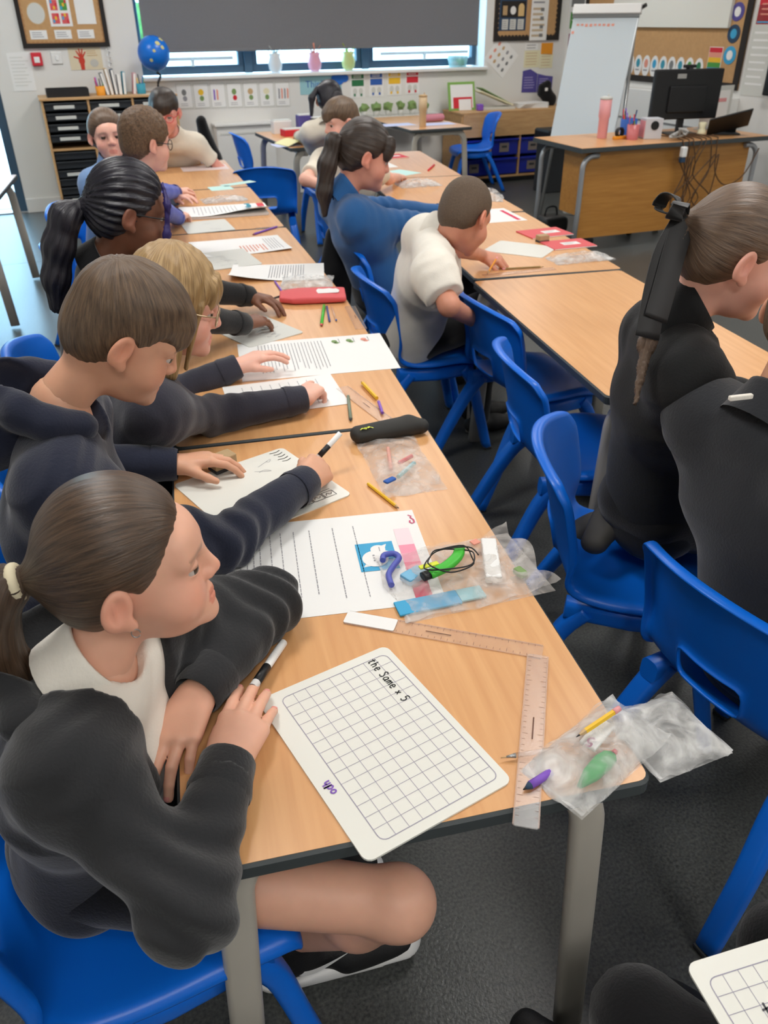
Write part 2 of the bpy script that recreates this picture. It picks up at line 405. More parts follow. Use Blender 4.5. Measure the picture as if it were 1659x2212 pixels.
t = notice_board('notice board with a black border and white moon-shaped cut-outs by the door', .2, .905, 1.3, 2.0)
scallop('scalloped_border', .035, .67, .035, .665, mat('scallop_tan', (176, 130, 86), .8), t, .016, .035, .0135)
flat('round_picture', oval(.155, .25, .068, .075), 'paper_grey', t, .013)
flat('round_picture_rim', oval(.155, .25, .075, .082), 'tan', t, .0125)
card('picture_card', .255, .43, .155, .36, 'paper', t, .003, .012)
for k in range(4):
    x = .275 + (k % 2) * .075; z = .175 + (k // 2) * .095
    c = card('picture_tile', x, x + .058, z, z + .075, 'coral' if k != 3 else 'green', t, .002, .015)
    for j, mm in enumerate(('sky_blue', 'yellow', 'red')): card('colour_patch', x + .004 + .018 * j, x + .02 + .018 * j, z + .006 + .022 * ((j + k) % 3), z + .03 + .022 * ((j + k) % 3), mm, c, .001, .017)
flat('arch_picture', [(.47, .17), (.625, .17), (.625, .33)] + [(.5475 + .0775 * math.cos(math.pi * j / 12), .33 + .09 * math.sin(math.pi * j / 12)) for j in range(1, 12)] + [(.47, .33)], 'paper', t, .013)
flat('bunting', [(.05, .37), (.23, .36), (.22, .42), (.05, .42)], 'red', t, .013); flat('bunting', [(.05, .42), (.12, .43), (.12, .46), (.05, .46)], 'yellow', t, .0135)
flat('bunting', [(.42, .44), (.64, .46), (.64, .5), (.42, .5)], 'teal', t, .0135)
for x0 in (.075, .27, .455): 
    c = card('caption_label', x0, x0 + .135, .065, .13, 'paper', t, .002, .013); lines('print', x0 + .015, x0 + .12, .075, .12, 3, 'ink_light', c, .0155, .005)
t = notice_board('notice board with a navy panel of crafted shapes beside the blind', 4.665, 5.43, 1.275, 2.0)
scallop('scalloped_border', .035, .73, .035, .69, mat('scallop_brown', (58, 50, 44), .9), t, .018, .04, .0135)
c = card('navy_panel', .05, .36, .09, .36, 'navy', t, .003, .012)
card('dark_strip', .07, .35, .205, .345, 'trim_black', c, .001, .015)
for k in range(3):
    x = .085 + k * .09
    if k == 0:
        for j in range(3): card('wood_strip', x + .004 + j * .017, x + .017 + j * .017, .225, .305, 'tan', c, .003, .016)
    elif k == 1: flat('round_motif', oval(x + .03, .265, .032, .036), 'paper', c, .016)
    else: flat('arch_motif', [(x, .215), (x + .066, .215), (x + .066, .29)] + [(x + .033 + .033 * math.cos(math.pi * j / 8), .29 + .035 * math.sin(math.pi * j / 8)) for j in range(1, 8)] + [(x, .29)], mat('arch_tan', (216, 184, 128), .8), c, .016)
    q = card('caption_label', x, x + .07, .1, .19, 'paper_grey', c, .002, .015); lines('print', x + .008, x + .062, .11, .18, 4, 'ink_light', q, .0175, .006)
c = card('text_sheet', .41, .61, .0, .36, 'paper', t, .003, .022); lines('print', .43, .59, .02, .3, 6, mat('print_tan', (196, 178, 150), .8), c, .0255, .02, .35)
for k in range(4): card('printed_picture', .52, .56, .03 + .075 * k, .06 + .075 * k, 'grey', c, .0008, .026)
card('heading', .43, .56, .325, .34, 'ink_light', c, .0008, .0255)
card('pink_label', .12, .3, .42, .5, 'salmon', t, .002, .013); flat('speech_bubble', oval(.32, .42, .035, .03), 'paper_grey', t, .0155); card('white_sheet', .42, .62, .42, .58, 'paper', t, .002, .013)

def sheet(name, label, cat, a0, a1, z0, z1, m='paper', side='back', nlines=0, lm='ink_light', rot=0, lh=.005, group=None):
    t = wall_thing(name, label, cat, (a0 + a1) / 2, (z0 + z1) / 2, side, group); w = abs(a1 - a0) / 2; h = (z1 - z0) / 2
    t.rotation_euler = (0, rot, t.rotation_euler.z)
    card('sheet', -w, w, -h, h, m, t, .003)
    if nlines: lines('print', -w * .8, w * .8, -h * .8, h * .85, nlines, lm, t, .0035, lh, .3, len(label))
    return t
sheet('paper_sheet', 'plain white sheet taped to the wall by the door post', 'paper', .055, .235, .985, 1.27, 'paper', nlines=9, lm='paper_grey')
t = wall_thing('fire_alarm', 'red fire alarm call point with a white square', 'fire alarm', .287, 1.22)
bm = bmesh.new(); bbox(bm, (-.043, -.04, -.05), (.043, 0, .05), .008); obj('case', bm, 'red', t); card('glass_window', -.022, .022, -.025, .018, 'paper', t, .004, .04)
t = wall_thing('light_switch', 'white plastic light switch plate beside the red alarm', 'light switch', .45, 1.225)
bm = bmesh.new(); bbox(bm, (-.043, -.012, -.045), (.043, 0, .045), .004); obj('plate', bm, 'white_paint', t); bm = bmesh.new(); bbox(bm, (-.012, -.018, -.02), (.012, -.01, .02), .003); obj('rocker', bm, 'paper', t)
t = wall_thing('hand_print_poster', 'beige poster with a red hand print', 'poster', .55, 1.13)
card('sheet', 0, .27, 0, .17, mat('poster_beige', (216, 204, 176), .8), t, .003)
bm = bmesh.new()
def flat_bm(bm, outline, y): bm.faces.new([bm.verts.new((x, -y, z)) for x, z in outline])
flat_bm(bm, oval(.1, .07, .026, .032, 16), .0042)
for k, (ang, L) in enumerate(((55, .05), (78, .06), (98, .062), (118, .055), (160, .045))):
    a = math.radians(ang); c, s = math.cos(a), math.sin(a); q = (.1 + c * .02, .08 + s * .02)
    flat_bm(bm, [(q[0] - s * .007, q[1] + c * .007), (q[0] + s * .007, q[1] - c * .007), (q[0] + c * L + s * .005, q[1] + s * L - c * .005), (q[0] + c * L - s * .005, q[1] + s * L + c * .005)], .0044 + .0002 * k)
flat_bm(bm, [(.085, .0), (.115, .0), (.118, .05), (.082, .05)], .0041)
obj('hand_print', bm, mat('print_red', (196, 62, 44), .8), t)
lines('print', .15, .25, .1, .15, 3, 'tan', t, .0035, .006); flat('stamp', oval(.2, .05, .035, .03), mat('stamp_grey', (190, 188, 180), .8), t, .003)
# hanging white paper chain
t = wall_thing('paper_chain', 'thin white paper spiral hanging below the notice board', 'decoration', .88, 1.3)
bm = bmesh.new(); sweep(bm, [(.012 * math.cos(k * .9), -.02 + .012 * math.sin(k * .9), -.006 * k) for k in range(48)], rrect(.014, .002, .0009, 1)); obj('spiral', bm, 'paper', t)
# picture cards in a row
for k in range(7):
    t = wall_thing('picture_card', 'white card with a small drawing, %s of the row under the sill' % ('first', 'second', 'third', 'fourth', 'fifth', 'sixth', 'last')[k], 'card', 1.42 + k * .155, .79 - .003 * k, group='row of picture cards under the sill')
    card('sheet', 0, .145, 0, .21, 'paper_grey', t, .003); card('white_face', .008, .137, .01, .2, 'paper', t, .001, .003)
    mm = ('grey', 'yellow', 'salmon', 'leafy', 'tan', 'cream', 'salmon')[k]; m2 = ('ink_light', 'leafy', 'violet', 'red', 'leafy', 'leafy', 'ink_light')[k]
    if k in (2, 6):
        for j in range(4 if k == 6 else 2): flat('printed_picture', [(.03 + j * .028, .07), (.045 + j * .028, .07), (.047 + j * .028, .15), (.032 + j * .028, .16)], mm if j % 2 else m2, t, .0042, .0006)
    else:
        flat('printed_picture', oval(.07, .135, .022 + .004 * (k % 3), .026, 12), mm, t, .0042, .0006); flat('printed_picture', oval(.074, .085, .02, .022, 12), m2, t, .0044, .0006)
    lines('print', .03, .115, .02, .05, 2, 'ink_light', t, .0042, .004)
t = wall_thing('word_banner', 'pale teal word banner with a blue cloud beside the coloured posters', 'banner', 2.6, .865)
card('sheet', 0, .42, 0, .155, 'pale_teal', t, .003); text('lettering', 'Thinking', .085, 'poster_blue', t, (.2, -.0035, .085), (math.pi / 2, 0, 0))
bm = bmesh.new()
for cx, cz, rr in ((.36, .13, .045), (.41, .15, .05), (.45, .13, .045), (.4, .11, .045)): flat_bm(bm, oval(cx, cz, rr, rr * .8, 16), .006 + cx * .001)
obj('cloud', bm, mat('cloud_blue', (34, 104, 196), .7), t)
for k, (mm, nm) in enumerate((('poster_green', 'green'), ('poster_blue', 'blue'), ('yellow', 'yellow'), ('red', 'red'))):
    t = wall_thing('card_poster', 'white poster printed in %s below the window' % nm, 'poster', 3.115 + k * .195, .82 + .004 * k, group='four coloured posters')
    card('sheet', 0, .15, 0, .215, 'paper', t, .003); card('colour_band', .012, .138, .1, .155, mm, t, .001, .003); card('colour_band', .012, .138, .165, .205, mm, t, .001, .003)
    lines('print', .03, .12, .17, .2, 2, 'paper', t, .0042, .006, .1)
    for j in range(2): flat('printed_picture', oval(.045 + j * .06, .055, .022, .03, 14), 'paper_grey', t, .0036, .0005); card('colour_patch', .03 + j * .07, .05 + j * .07, .012, .035, mm, t, .001, .0042)
# tilted sheet propped by the sill corner
t = sheet('tilted_picture_sheet', 'white sheet of small pictures hanging askew at the window corner', 'paper', 4.63, 4.92, 1.0, 1.27, 'paper', rot=math.radians(40))
for j in range(12):
    x = -.1 + .063 * (j % 4); z = -.08 + .075 * (j // 4); flat('printed_picture', oval(x, z, .014, .02, 10), ('salmon', 'grey', 'ink_light', 'tan')[(j * 3) % 4], t, .0035, .0005)
sheet('label_strip', 'white heading strip above the pale yellow notes', 'paper', 5.05, 5.2, 1.19, 1.25, 'paper', nlines=2, lm='ink')
sheet('yellow_note', 'pale yellow notes sheet below the heading strip', 'paper', 5.045, 5.23, 1.03, 1.185, 'cream', nlines=5, lm='tan')
sheet('yellow_note', 'pale yellow notes sheet above the purple folder', 'paper', 5.235, 5.39, 1.02, 1.15, 'cream', nlines=4, lm='tan')
sheet('orange_note', 'orange square note under the notice board corner', 'paper', 5.24, 5.38, 1.14, 1.25, 'orange')
t = wall_thing('folder_poster', 'purple double-page leaflet pinned above the low cupboard', 'leaflet', 5.04, .8)
flat('left_page', [(0, .0), (.18, -.005), (.18, .17), (.09, .215), (0, .2)], 'purple', t, .001, .003); flat('right_page', [(.185, -.005), (.37, .01), (.37, .14), (.28, .15), (.185, .17)], 'purple', t, .001, .004)
lines('print', .02, .16, .03, .15, 5, mat('print_lilac', (160, 152, 200), .8), t, .0045, .008); lines('print', .205, .35, .03, .13, 5, 'print_lilac', t, .0055, .008)
# right wall: colour strip, display board, white panels
t = wall_thing('colour_strip', 'tall strip of grey, green, magenta and teal cards', 'poster', -.01, .95, 'right')
card('sheet', 0, .33, 0, 1.0, 'paper', t, .003)
for k, mm in enumerate(('teal', 'magenta', 'green', 'grey', 'sky_blue')):
    c = card('colour_card', .045, .275, .045 + k * .19, .19 + k * .19, mm, t, .002, .003); lines('print', .075, .24, .09 + k * .19, .15 + k * .19, 1, 'paper_grey', c, .0055, .012, .2, k)
t = notice_board('large brown display board with a black border above the teacher desk', -.3, -.3, .96, 2.1, 'right') if False else wall_thing('display_board', 'large brown paper display board with black border behind the teacher desk', 'notice board', -.33, .96, 'right')
card('backing', 0, 2.28, 0, 1.2, 'hessian', t, .012)
for q in ((0, 2.28, 0, .05), (0, 2.28, 1.15, 1.2), (0, .05, .05, 1.15), (2.22, 2.28, .05, 1.15)): card('border_strip', *q, 'trim_black', t, .02)
card('white_screen', .5, 2.07, .435, 1.1, 'board_white', t, .03, .012)
for k in range(9):
    x = .84 + k * .118; c = flat('round_tag', oval(x, .13, .056, .085, 20), 'paper', t, .013, .003); flat('tag_picture', oval(x, .15, .028, .036, 12), ('leafy', 'teal', 'salmon', 'sky_blue', 'teal', 'grey', 'teal', 'green', 'poster_green')[k], c, .0165, .0006)
    lines('print', x - .03, x + .03, .08, .11, 1, 'ink_light', c, .0165, .012, .1)
c = card('rainbow_chart', 1.88, 2.04, .04, .3, 'paper', t, .002, .012)
for k, mm in enumerate(('violet', 'sky_blue', 'teal', 'green', 'yellow', 'salmon', 'red')): card('colour_band', 1.885, 2.035, .045 + k * .036, .08 + k * .036, mm, c, .001, .0145)
for k, mm in enumerate(('sky_blue', 'navy', 'purple', 'green')):
    c = flat('round_badge', oval(2.125, .245 + k * .15, .07, .065, 20), mm, t, .013, .003); flat('badge_picture', oval(2.125, .245 + k * .15, .035, .035, 14), 'paper' if k != 1 else 'sky_blue', c, .0165, .0006)
t = wall_thing('list_panel', 'tall white printed panel beside the black-bordered display board', 'poster', -2.64, .93, 'right')
card('sheet', 0, .26, 0, .62, 'paper_grey', t, .003); card('blue_line', .03, .2, .5, .51, 'sky_blue', t, .001, .003); lines('print', .03, .23, .06, .46, 8, 'paper', t, .0035, .014)
t = wall_thing('red_sign', 'red printed sign on the wall at the photo edge', 'sign', -2.66, 1.42, 'right'); card('sheet', 0, .24, 0, .2, 'red', t, .003); lines('print', .03, .2, .05, .15, 3, 'salmon', t, .0035, .01)
t = wall_thing('dark_screen', 'dark edge of a wall screen at the photo edge', 'screen', -2.95, .95, 'right'); bm = bmesh.new(); bbox(bm, (0, -.08, 0), (1.4, 0, .85), .01); obj('case', bm, 'black_plastic', t); card('glass', .03, 1.37, .03, .82, mat('screen_glass', (18, 28, 32), .15), t, .002, .08)
t = wall_thing('wall_box', 'pale grey wall trunking box in the corner', 'wall box', -.12, .73, 'right'); bm = bmesh.new(); bbox(bm, (0, -.06, 0), (.4, 0, .2), .006); obj('case', bm, 'paper_grey', t)
# low white boarding along the right wall
t = wall_thing('wall_heater', 'long white heater casing under the display board', 'radiator', -.9, .45, 'right'); bm = bmesh.new(); bbox(bm, (0, -.1, 0), (1.75, 0, .46), .01); obj('casing', bm, 'white_paint', t); bm = bmesh.new(); bbox(bm, (.02, -.104, .2), (1.73, -.099, .215)); obj('groove', bm, 'grey', t)
# ================================================================== furniture
TH = .66
def make_table(L, W, h=TH):
    """origin on the floor at the centre, long side along y"""
    t = thing('classroom_table', '', 'table')
    bm = bmesh.new(); prism(bm, rrect(W - .0085, L - .0085, .0155, 4), h - .022, h + .0003); obj('table_top', bm, 'beech', t)
    bm = bmesh.new()
    o = rrect(W, L, .018, 4); n = len(o)
    inn = rrect(W - .009, L - .009, .015, 4)
    rows = [[bm.verts.new((x, y, z)) for x, y in q] for q, z in ((inn, h), (o, h - .004), (o, h - .022), (inn, h - .026))]
    for i in range(3):
        for k in range(n): bm.faces.new((rows[i][k], rows[i + 1][k], rows[i + 1][(k + 1) % n], rows[i][(k + 1) % n]))
    bm.faces.new(rows[3]); bmesh.ops.recalc_face_normals(bm, faces=bm.faces); obj('edge_band', bm, 'edge_band', t)
    prof = rrect(.05, .026, .011, 3)
    for sy in (-1, 1):
        bm = bmesh.new(); bbox(bm, (-W / 2 + .12, sy * (L / 2 - .06) - .02, h - .062), (W / 2 - .12, sy * (L / 2 - .06) + .02, h - .027), .006); obj('end_rail', bm, 'leg_metal', t)
        for sx in (-1, 1):
            bm = bmesh.new()
            path = [(sx * (W / 2 - .15), sy * (L / 2 - .06), h - .045)]
            for k in range(9):
                a = math.pi / 2 * k / 8
                path.append((sx * (W / 2 - .115 + .06 * math.sin(a)), sy * (L / 2 - .06 + .012 * k / 8), h - .045 - .085 * (1 - math.cos(a))))
            path += [(sx * (W / 2 - .045), sy * (L / 2 - .04), h * .5), (sx * (W / 2 - .03), sy * (L / 2 - .03), .012)]
            sweep(bm, path, prof, up=Vector((0, 1, 0))); obj('leg', bm, 'leg_metal', t)
    for sx in (-1, 1):
        bm = bmesh.new(); bbox(bm, (sx * (W / 2 - .1) - .012, -L / 2 + .06, h - .06), (sx * (W / 2 - .1) + .012, L / 2 - .06, h - .028), .005); obj('side_rail', bm, 'leg_metal', t)
    return t
tab0 = make_table(1.096, .6)
first = [True]
def place_table(cx, cy, rot, label, group):
    o = tab0 if first[0] else copy_tree(tab0); first[0] = False
    o.location = (cx, cy, 0); o.rotation_euler = (0, 0, math.radians(rot)); tag(o, label, 'table', group)
    return o
def row_table(x_edge0, y0, x_edge1, side, label, group, W=.6, L=1.1):
    """table whose near corner of the aisle edge stands at (x_edge0, y0)"""
    ang = math.atan2(-(x_edge1 - x_edge0), L)
    c = Vector((x_edge0, y0, 0)) + Matrix.Rotation(ang, 3, 'Z') @ Vector((side * W / 2, L / 2, 0))
    return place_table(c.x, c.y, math.degrees(ang), label, group)
gl = 'left row of beech tables'; gr = 'right row of beech tables'
row_table(0, 0, 0, -1, 'beech table nearest the viewer, under the large gridded whiteboard', gl)
row_table(.004, 1.105, .008, -1, 'beech table second from the viewer in the left row', gl)
row_table(.004, 2.212, -.056, -1, 'beech table in the middle of the left row, with two white worksheets', gl)
row_table(-.06, 3.322, -.13, -1, 'beech table fourth from the viewer in the left row', gl)
row_table(-.135, 4.43, -.207, -1, 'farthest beech table of the left row', gl)
row_table(.495, 1.125, .5, 1, 'empty beech table behind the tucked-in blue chairs', gr)
row_table(.515, 2.245, .545, 1, 'beech table in front of the boy in the white polo shirt', gr)
row_table(.555, 3.355, .58, 1, 'beech table in front of the girl in the blue sweatshirt', gr)
row_table(.58, 4.46, .61, 1, 'farthest beech table of the right row', gr)
row_table(.66, .0, .66, 1, 'beech table in front of the girl with the black bow', gr)
place_table(-1.83, 4.74, 1, 'table with slim legs standing by the glazed door', 'side tables')
place_table(.52, 6.55, 9, 'table at the back with books and an open yellow book', 'side tables')
place_table(1.68, 7.35, 8.5, 'table near the window with a tan bottle on it', 'side tables')

def bake(o):
    dg = bpy.context.evaluated_depsgraph_get(); me = bpy.data.meshes.new_from_object(o.evaluated_get(dg))
    o.modifiers.clear(); o.data = me
def make_chair():
    t = thing('school_chair', '', 'chair')
    prof = [(.205, .350), (.2, .368), (.185, .379), (.15, .383), (.09, .379), (.03, .374), (-.03, .372), (-.08, .375), (-.125, .385), (-.16, .405), (-.182, .435), (-.194, .47), (-.203, .51), (-.212, .55), (-.221, .59), (-.23, .63), (-.238, .665), (-.243, .69), (-.246, .702)]
    nv = len(prof); nu = 16; V = []
    bm = bmesh.new()
    for j, (y, z) in enumerate(prof):
        s = min(1, max(0, (z - .38) / .1)) if j > 7 else 0        # 0 seat, 1 back
        hw = .188 + .012 * math.sin(min(1, j / 8) * math.pi) if j < 9 else .19 + .012 * math.sin((j - 9) / (nv - 10) * math.pi * .8)
        if j >= nv - 2: hw -= .006 * (j - nv + 3)
        row = []
        for i in range(nu + 1):
            x = hw * (2 * i / nu - 1)
            yy = y + s * (1.75 * x * x) - (0 if s else .0); zz = z + (1 - s) * (.55 * x * x if j > 3 else .2 * x * x)
            if j >= nv - 3: zz -= .9 * x * x * (1 if j > nv - 3 else .6)
            if j <= 3: yy -= .35 * x * x
            row.append(bm.verts.new((x, yy, zz)))
        V.append(row)
    for j in range(nv - 1):
        for i in range(nu):
            if j in (10, 11) and 5 <= i <= 10: continue
            bm.faces.new((V[j][i], V[j][i + 1], V[j + 1][i + 1], V[j + 1][i]))
    # turned-over rim all round
    be = [e for e in bm.edges if e.is_boundary]
    def inner(e): return all(abs(v.co.x) < .12 and v.co.y < -.15 and v.co.z < .56 for v in e.verts)
    ex = bmesh.ops.extrude_edge_only(bm, edges=[e for e in be if not inner(e)])
    for v in [g for g in ex['geom'] if isinstance(g, bmesh.types.BMVert)]:
        s = min(1, max(0, (v.co.z - .39) / .08)) if v.co.y < 0 else 0
        v.co += Vector((math.copysign(.006, v.co.x) if abs(v.co.x) > .15 else 0, -.024 * s, -.022 * (1 - s) - .004 * s))
    ex = bmesh.ops.extrude_edge_only(bm, edges=[e for e in bm.edges if e.is_boundary and inner(e)])
    for v in [g for g in ex['geom'] if isinstance(g, bmesh.types.BMVert)]: v.co += Vector((0, -.012, 0))
    bmesh.ops.recalc_face_normals(bm, faces=bm.faces)
    sh = obj('seat_shell', bm, 'chair_blue', t, smooth=True)
    md = sh.modifiers.new('t', 'SOLIDIFY'); md.thickness = .007; md.offset = 0
    md = sh.modifiers.new('s', 'SUBSURF'); md.levels = 1; md.render_levels = 1
    bake(sh)
    for sx in (-1, 1):
        bm = bmesh.new(); sweep(bm, [(sx * .165, .15, .34), (sx * .17, .0, .335), (sx * .165, -.15, .345)], rrect(.042, .05, .014, 3)); obj('side_rail', bm, 'chair_blue', t)
        for y0, ym, y1 in ((.11, .15, .215), (-.10, -.15, -.285)):
            bm = bmesh.new(); sweep(bm, smooth_path([(sx * .165, y0, .345), (sx * .172, ym, .285), (sx * .192, (ym + y1) / 2, .15), (sx * .205, y1, .008)], 4), rrect(.046, .036, .012, 3), up=Vector((0, 1, 0)), scales=[1.15 - .25 * k / 12 for k in range(13)]); obj('leg', bm, 'chair_blue', t)
            bm = bmesh.new(); bbox(bm, (sx * .205 - .02, y1 - .018, 0), (sx * .205 + .02, y1 + .018, .012), .004); obj('foot', bm, 'dark_grey', t)
    return t
ch0 = make_chair(); firstc = [True]
def place_chair(x, y, face, label, group='blue plastic school chairs'):
    """face: direction the sitter looks, degrees from +x"""
    o = ch0 if firstc[0] else copy_tree(ch0); firstc[0] = False
    o.location = (x, y, 0); o.rotation_euler = (0, 0, math.radians(face - 90)); tag(o, label, 'chair', group)
    return o
CH = dict(
    girl1=(-.70, .215, 14, 'blue plastic chair under the girl in the black hoodie with a ponytail'),
    boy2=(-.70, .62, 3, 'blue plastic chair under the boy in the navy hoodie'),
    blonde=(-.76, 1.18, 3, 'blue plastic chair under the blonde girl with glasses'),
    braid=(-.80, 1.80, 0, 'blue plastic chair under the girl with dark braids'),
    boy5=(-.86, 3.1, 5, 'blue plastic chair under the boy with curly brown hair'),
    girl6=(-.93, 3.92, -25, 'blue plastic chair under the girl in the pale blue polo shirt'),
    boy7=(-.52, 5.78, -90, 'blue plastic chair under the boy with glasses at the far table end'),
    A=(.50, .36, 15, 'large blue chair back in front of the boy in the charcoal jumper'),
    B=(.44, .80, -26, 'blue plastic chair the girl with the black bow kneels on'),
    C=(.56, 1.39, -7, 'empty blue chair tucked under the bare table, nearer of two'),
    D=(.63, 1.93, 9, 'empty blue chair tucked under the bare table, farther of two'),
    E=(.335, 2.33, 4, 'blue plastic chair under the boy in the white polo shirt'),
    F=(.39, 2.80, -8, 'blue plastic chair under the girl in the blue sweatshirt'),
    boy9=(.42, 4.06, 0, 'blue plastic chair under the boy in the white shirt who looks round'),
    G=(.17, 6.75, 10, 'empty blue chair in profile in front of the white radiator'),
    H=(.02, 5.1, 84, 'empty blue chair with its back to the viewer between the rows'),
    I=(2.32, 7.6, 175, 'empty blue chair at the table near the window'),
    girl8=(.62, 5.98, 98, 'blue plastic chair under the girl at the back table'),
    lap=(.22, -.52, 122, 'blue plastic chair under the pupil with the lap whiteboard'))
for k, v in CH.items(): place_chair(*v)

# ------------------------------------------------------------------ tray units
def tray_unit(label, a0, w, h, d, cols, zs, tray, name, base=.05):
    """zs: list of (z0, z1) tray slots; stands against the back wall"""
    t = thing(name, label, 'cupboard', room(a0, -d - .02, 0), R8)
    th = .018
    box('side_panel', (0, 0, 0), (th, d, h - th), 'beech_edge', t); box('side_panel', (w - th, 0, 0), (w, d, h - th), 'beech_edge', t)
    box('top_panel', (-.01, -.01, h - th), (w + .01, d, h), 'beech_edge', t, .003); box('base_panel', (th, 0, base), (w - th, d, base + th), 'beech_edge', t); box('back_panel', (th, d - .01, base), (w - th, d, h - th), 'beech_edge', t)
    box('plinth', (th, .03, 0), (w - th, .05, base), 'black_plastic', t)
    cw = (w - th) / cols
    for c in range(1, cols): box('divider', (c * cw, .002, base + th), (c * cw + th, d - .01, h - th), 'beech_edge', t)
    return t, cw, th
t, cw, th = tray_unit('tall beech unit of black labelled trays beneath the globe', .24, 1.11, .95, .42, 3, None, 'tray_black', 'tray_unit')
for c in range(3): box('shelf', (c * cw + th, .005, .55), (c * cw + cw, .4, .566), 'beech_edge', t)
slots = [.855, .775, .695, .615] + [.475, .405, .335, .265, .195, .125]
bm = bmesh.new(); bbox(bm, (0, 0, 0), (cw - th - .01, .38, .058), .006)
bbox(bm, (-.002, -.012, .046), (cw - th - .008, .0, .06), .003)
tm = bpy.data.meshes.new('tray'); bm.to_mesh(tm); bm.free(); tm.materials.append(M['tray_black'])
bm = bmesh.new(); bbox(bm, (.07, -.009, .014), (.235, -.001, .04), .002); lm_ = bpy.data.meshes.new('tray_label'); bm.to_mesh(lm_); bm.free(); lm_.materials.append(M['paper_grey'])
bm = bmesh.new(); bbox(bm, (.1, -.0105, .021), (.2, -.009, .032)); pm_ = bpy.data.meshes.new('label_print'); bm.to_mesh(pm_); bm.free(); pm_.materials.append(M['ink_light'])
for c in range(3):
    for k, z in enumerate(slots):
        o = obj('tray', tm, None, t); o.location = (c * cw + th + .005, .004 + .006 * ((c * 3 + k * 5) % 3), z)
        if k < 4 or (k + c) % 3 == 0:
            l = obj('tray_label', lm_, None, o); 
t, cw, th = tray_unit('low beech unit of deep blue trays beneath the window', 4.12, 1.38, .68, .42, 4, None, 'tray_blue', 'tray_unit')
box('upper_panel', (th, -.012, .45), (1.38 - th, .004, .662), 'beech_edge', t)
for c in range(4):
    for k, z in enumerate((.26, .075)):
        bm = bmesh.new(); bbox(bm, (0, 0, 0), (cw - th - .012, .38, .16), .012); bbox(bm, (-.002, -.015, .14), (cw - th - .01, .01, .158), .004)
        o = obj('tray', bm, 'tray_blue', t); o.location = (c * cw + th + .006, .006, z)
        if (c, k) != (1, 1): box('tray_label', (.09, -.004, .035), (.2, .001, .12), mat('label_taupe', (128, 118, 110), .7), o); box('label_print', (.115, -.006, .075), (.175, -.004, .095), 'dark_grey', o)
# radiator cover box
t = thing('radiator_cover', 'boxed white radiator cover on the back wall under the picture cards', 'radiator', room(1.72, -.16, 0), R8)
box('casing', (0, 0, .02), (.56, .155, .64), 'white_paint', t, .006); box('top_shelf', (-.015, -.02, .64), (.575, .158, .665), 'white_paint', t, .006); box('front_groove', (.03, -.003, .57), (.53, .0, .585), 'paper_grey', t)
box('pipe_cover', (.56, .05, 0), (.9, .155, .12), 'white_paint', t, .004)

# ------------------------------------------------------------------ teacher desk
dk = thing('teacher_desk', 'beech teacher desk with a deep front panel', 'desk', (2.18, 4.88, 0), math.radians(7.5))
bm = bmesh.new(); bbox(bm, (0, 0, .695), (1.62, .66, .72), .004); obj('desk_top', bm, 'beech', dk)
bm = bmesh.new(); bbox(bm, (-.004, -.004, .69), (1.624, .0, .718)); bbox(bm, (-.004, 0, .69), (0, .664, .718)); bbox(bm, (-.003, .001, .687), (1.62, .66, .694)); obj('edge_band', bm, 'edge_band', dk)
box('modesty_panel', (.07, .055, .1), (1.5, .073, .687), 'desk_wood', dk)
box('end_panel', (.09, .09, .25), (.108, .36, .687), 'desk_wood', dk)
for x, sx in ((.045, 1), (1.56, -1)):
    for y, sy in ((.04, 1), (.6, -1)):
        bm = bmesh.new(); path = [(x + sx * .12, y, .66)] + [(x + sx * .08 * (1 - math.sin(math.pi / 2 * k / 6)), y, .66 - .08 * (1 - math.cos(math.pi / 2 * k / 6))) for k in range(7)] + [(x, y, .3), (x - sx * .01, y, .005)]
        sweep(bm, path, circ(.018, 10), up=Vector((0, 1, 0))); obj('leg', bm, mat('desk_leg', (160, 164, 168), .35, .4), dk)
DR = Matrix.Translation((2.18, 4.88, 0)) @ Matrix.Rotation(math.radians(7.5), 4, 'Z')
def desk(x, y, z=.72): return DR @ Vector((x, y, z))
# monitor seen from behind
t = thing('monitor', 'black computer monitor with its back to the room and a webcam on top', 'monitor', desk(1.06, .34), math.radians(-2))
box('stand_base', (-.11, -.08, 0), (.11, .09, .014), 'black_plastic', t, .005); box('stand_neck', (-.025, -.005, .012), (.025, .025, .3), 'black_plastic', t, .004)
o = box('screen_back', (-.27, -.03, .105), (.27, .015, .435), 'black_plastic', t, .01)
box('badge', (-.1, -.033, .375), (-.03, -.03, .405), mat('badge_grey', (150, 150, 146), .5), o); box('rear_housing', (-.15, -.05, .15), (.15, -.028, .33), 'black_plastic', t, .01)
box('webcam', (-.045, -.02, .44), (.045, .02, .462), 'black_plastic', t, .006); box('webcam_clip', (-.015, -.025, .43), (.015, .025, .442), 'dark_grey', t)
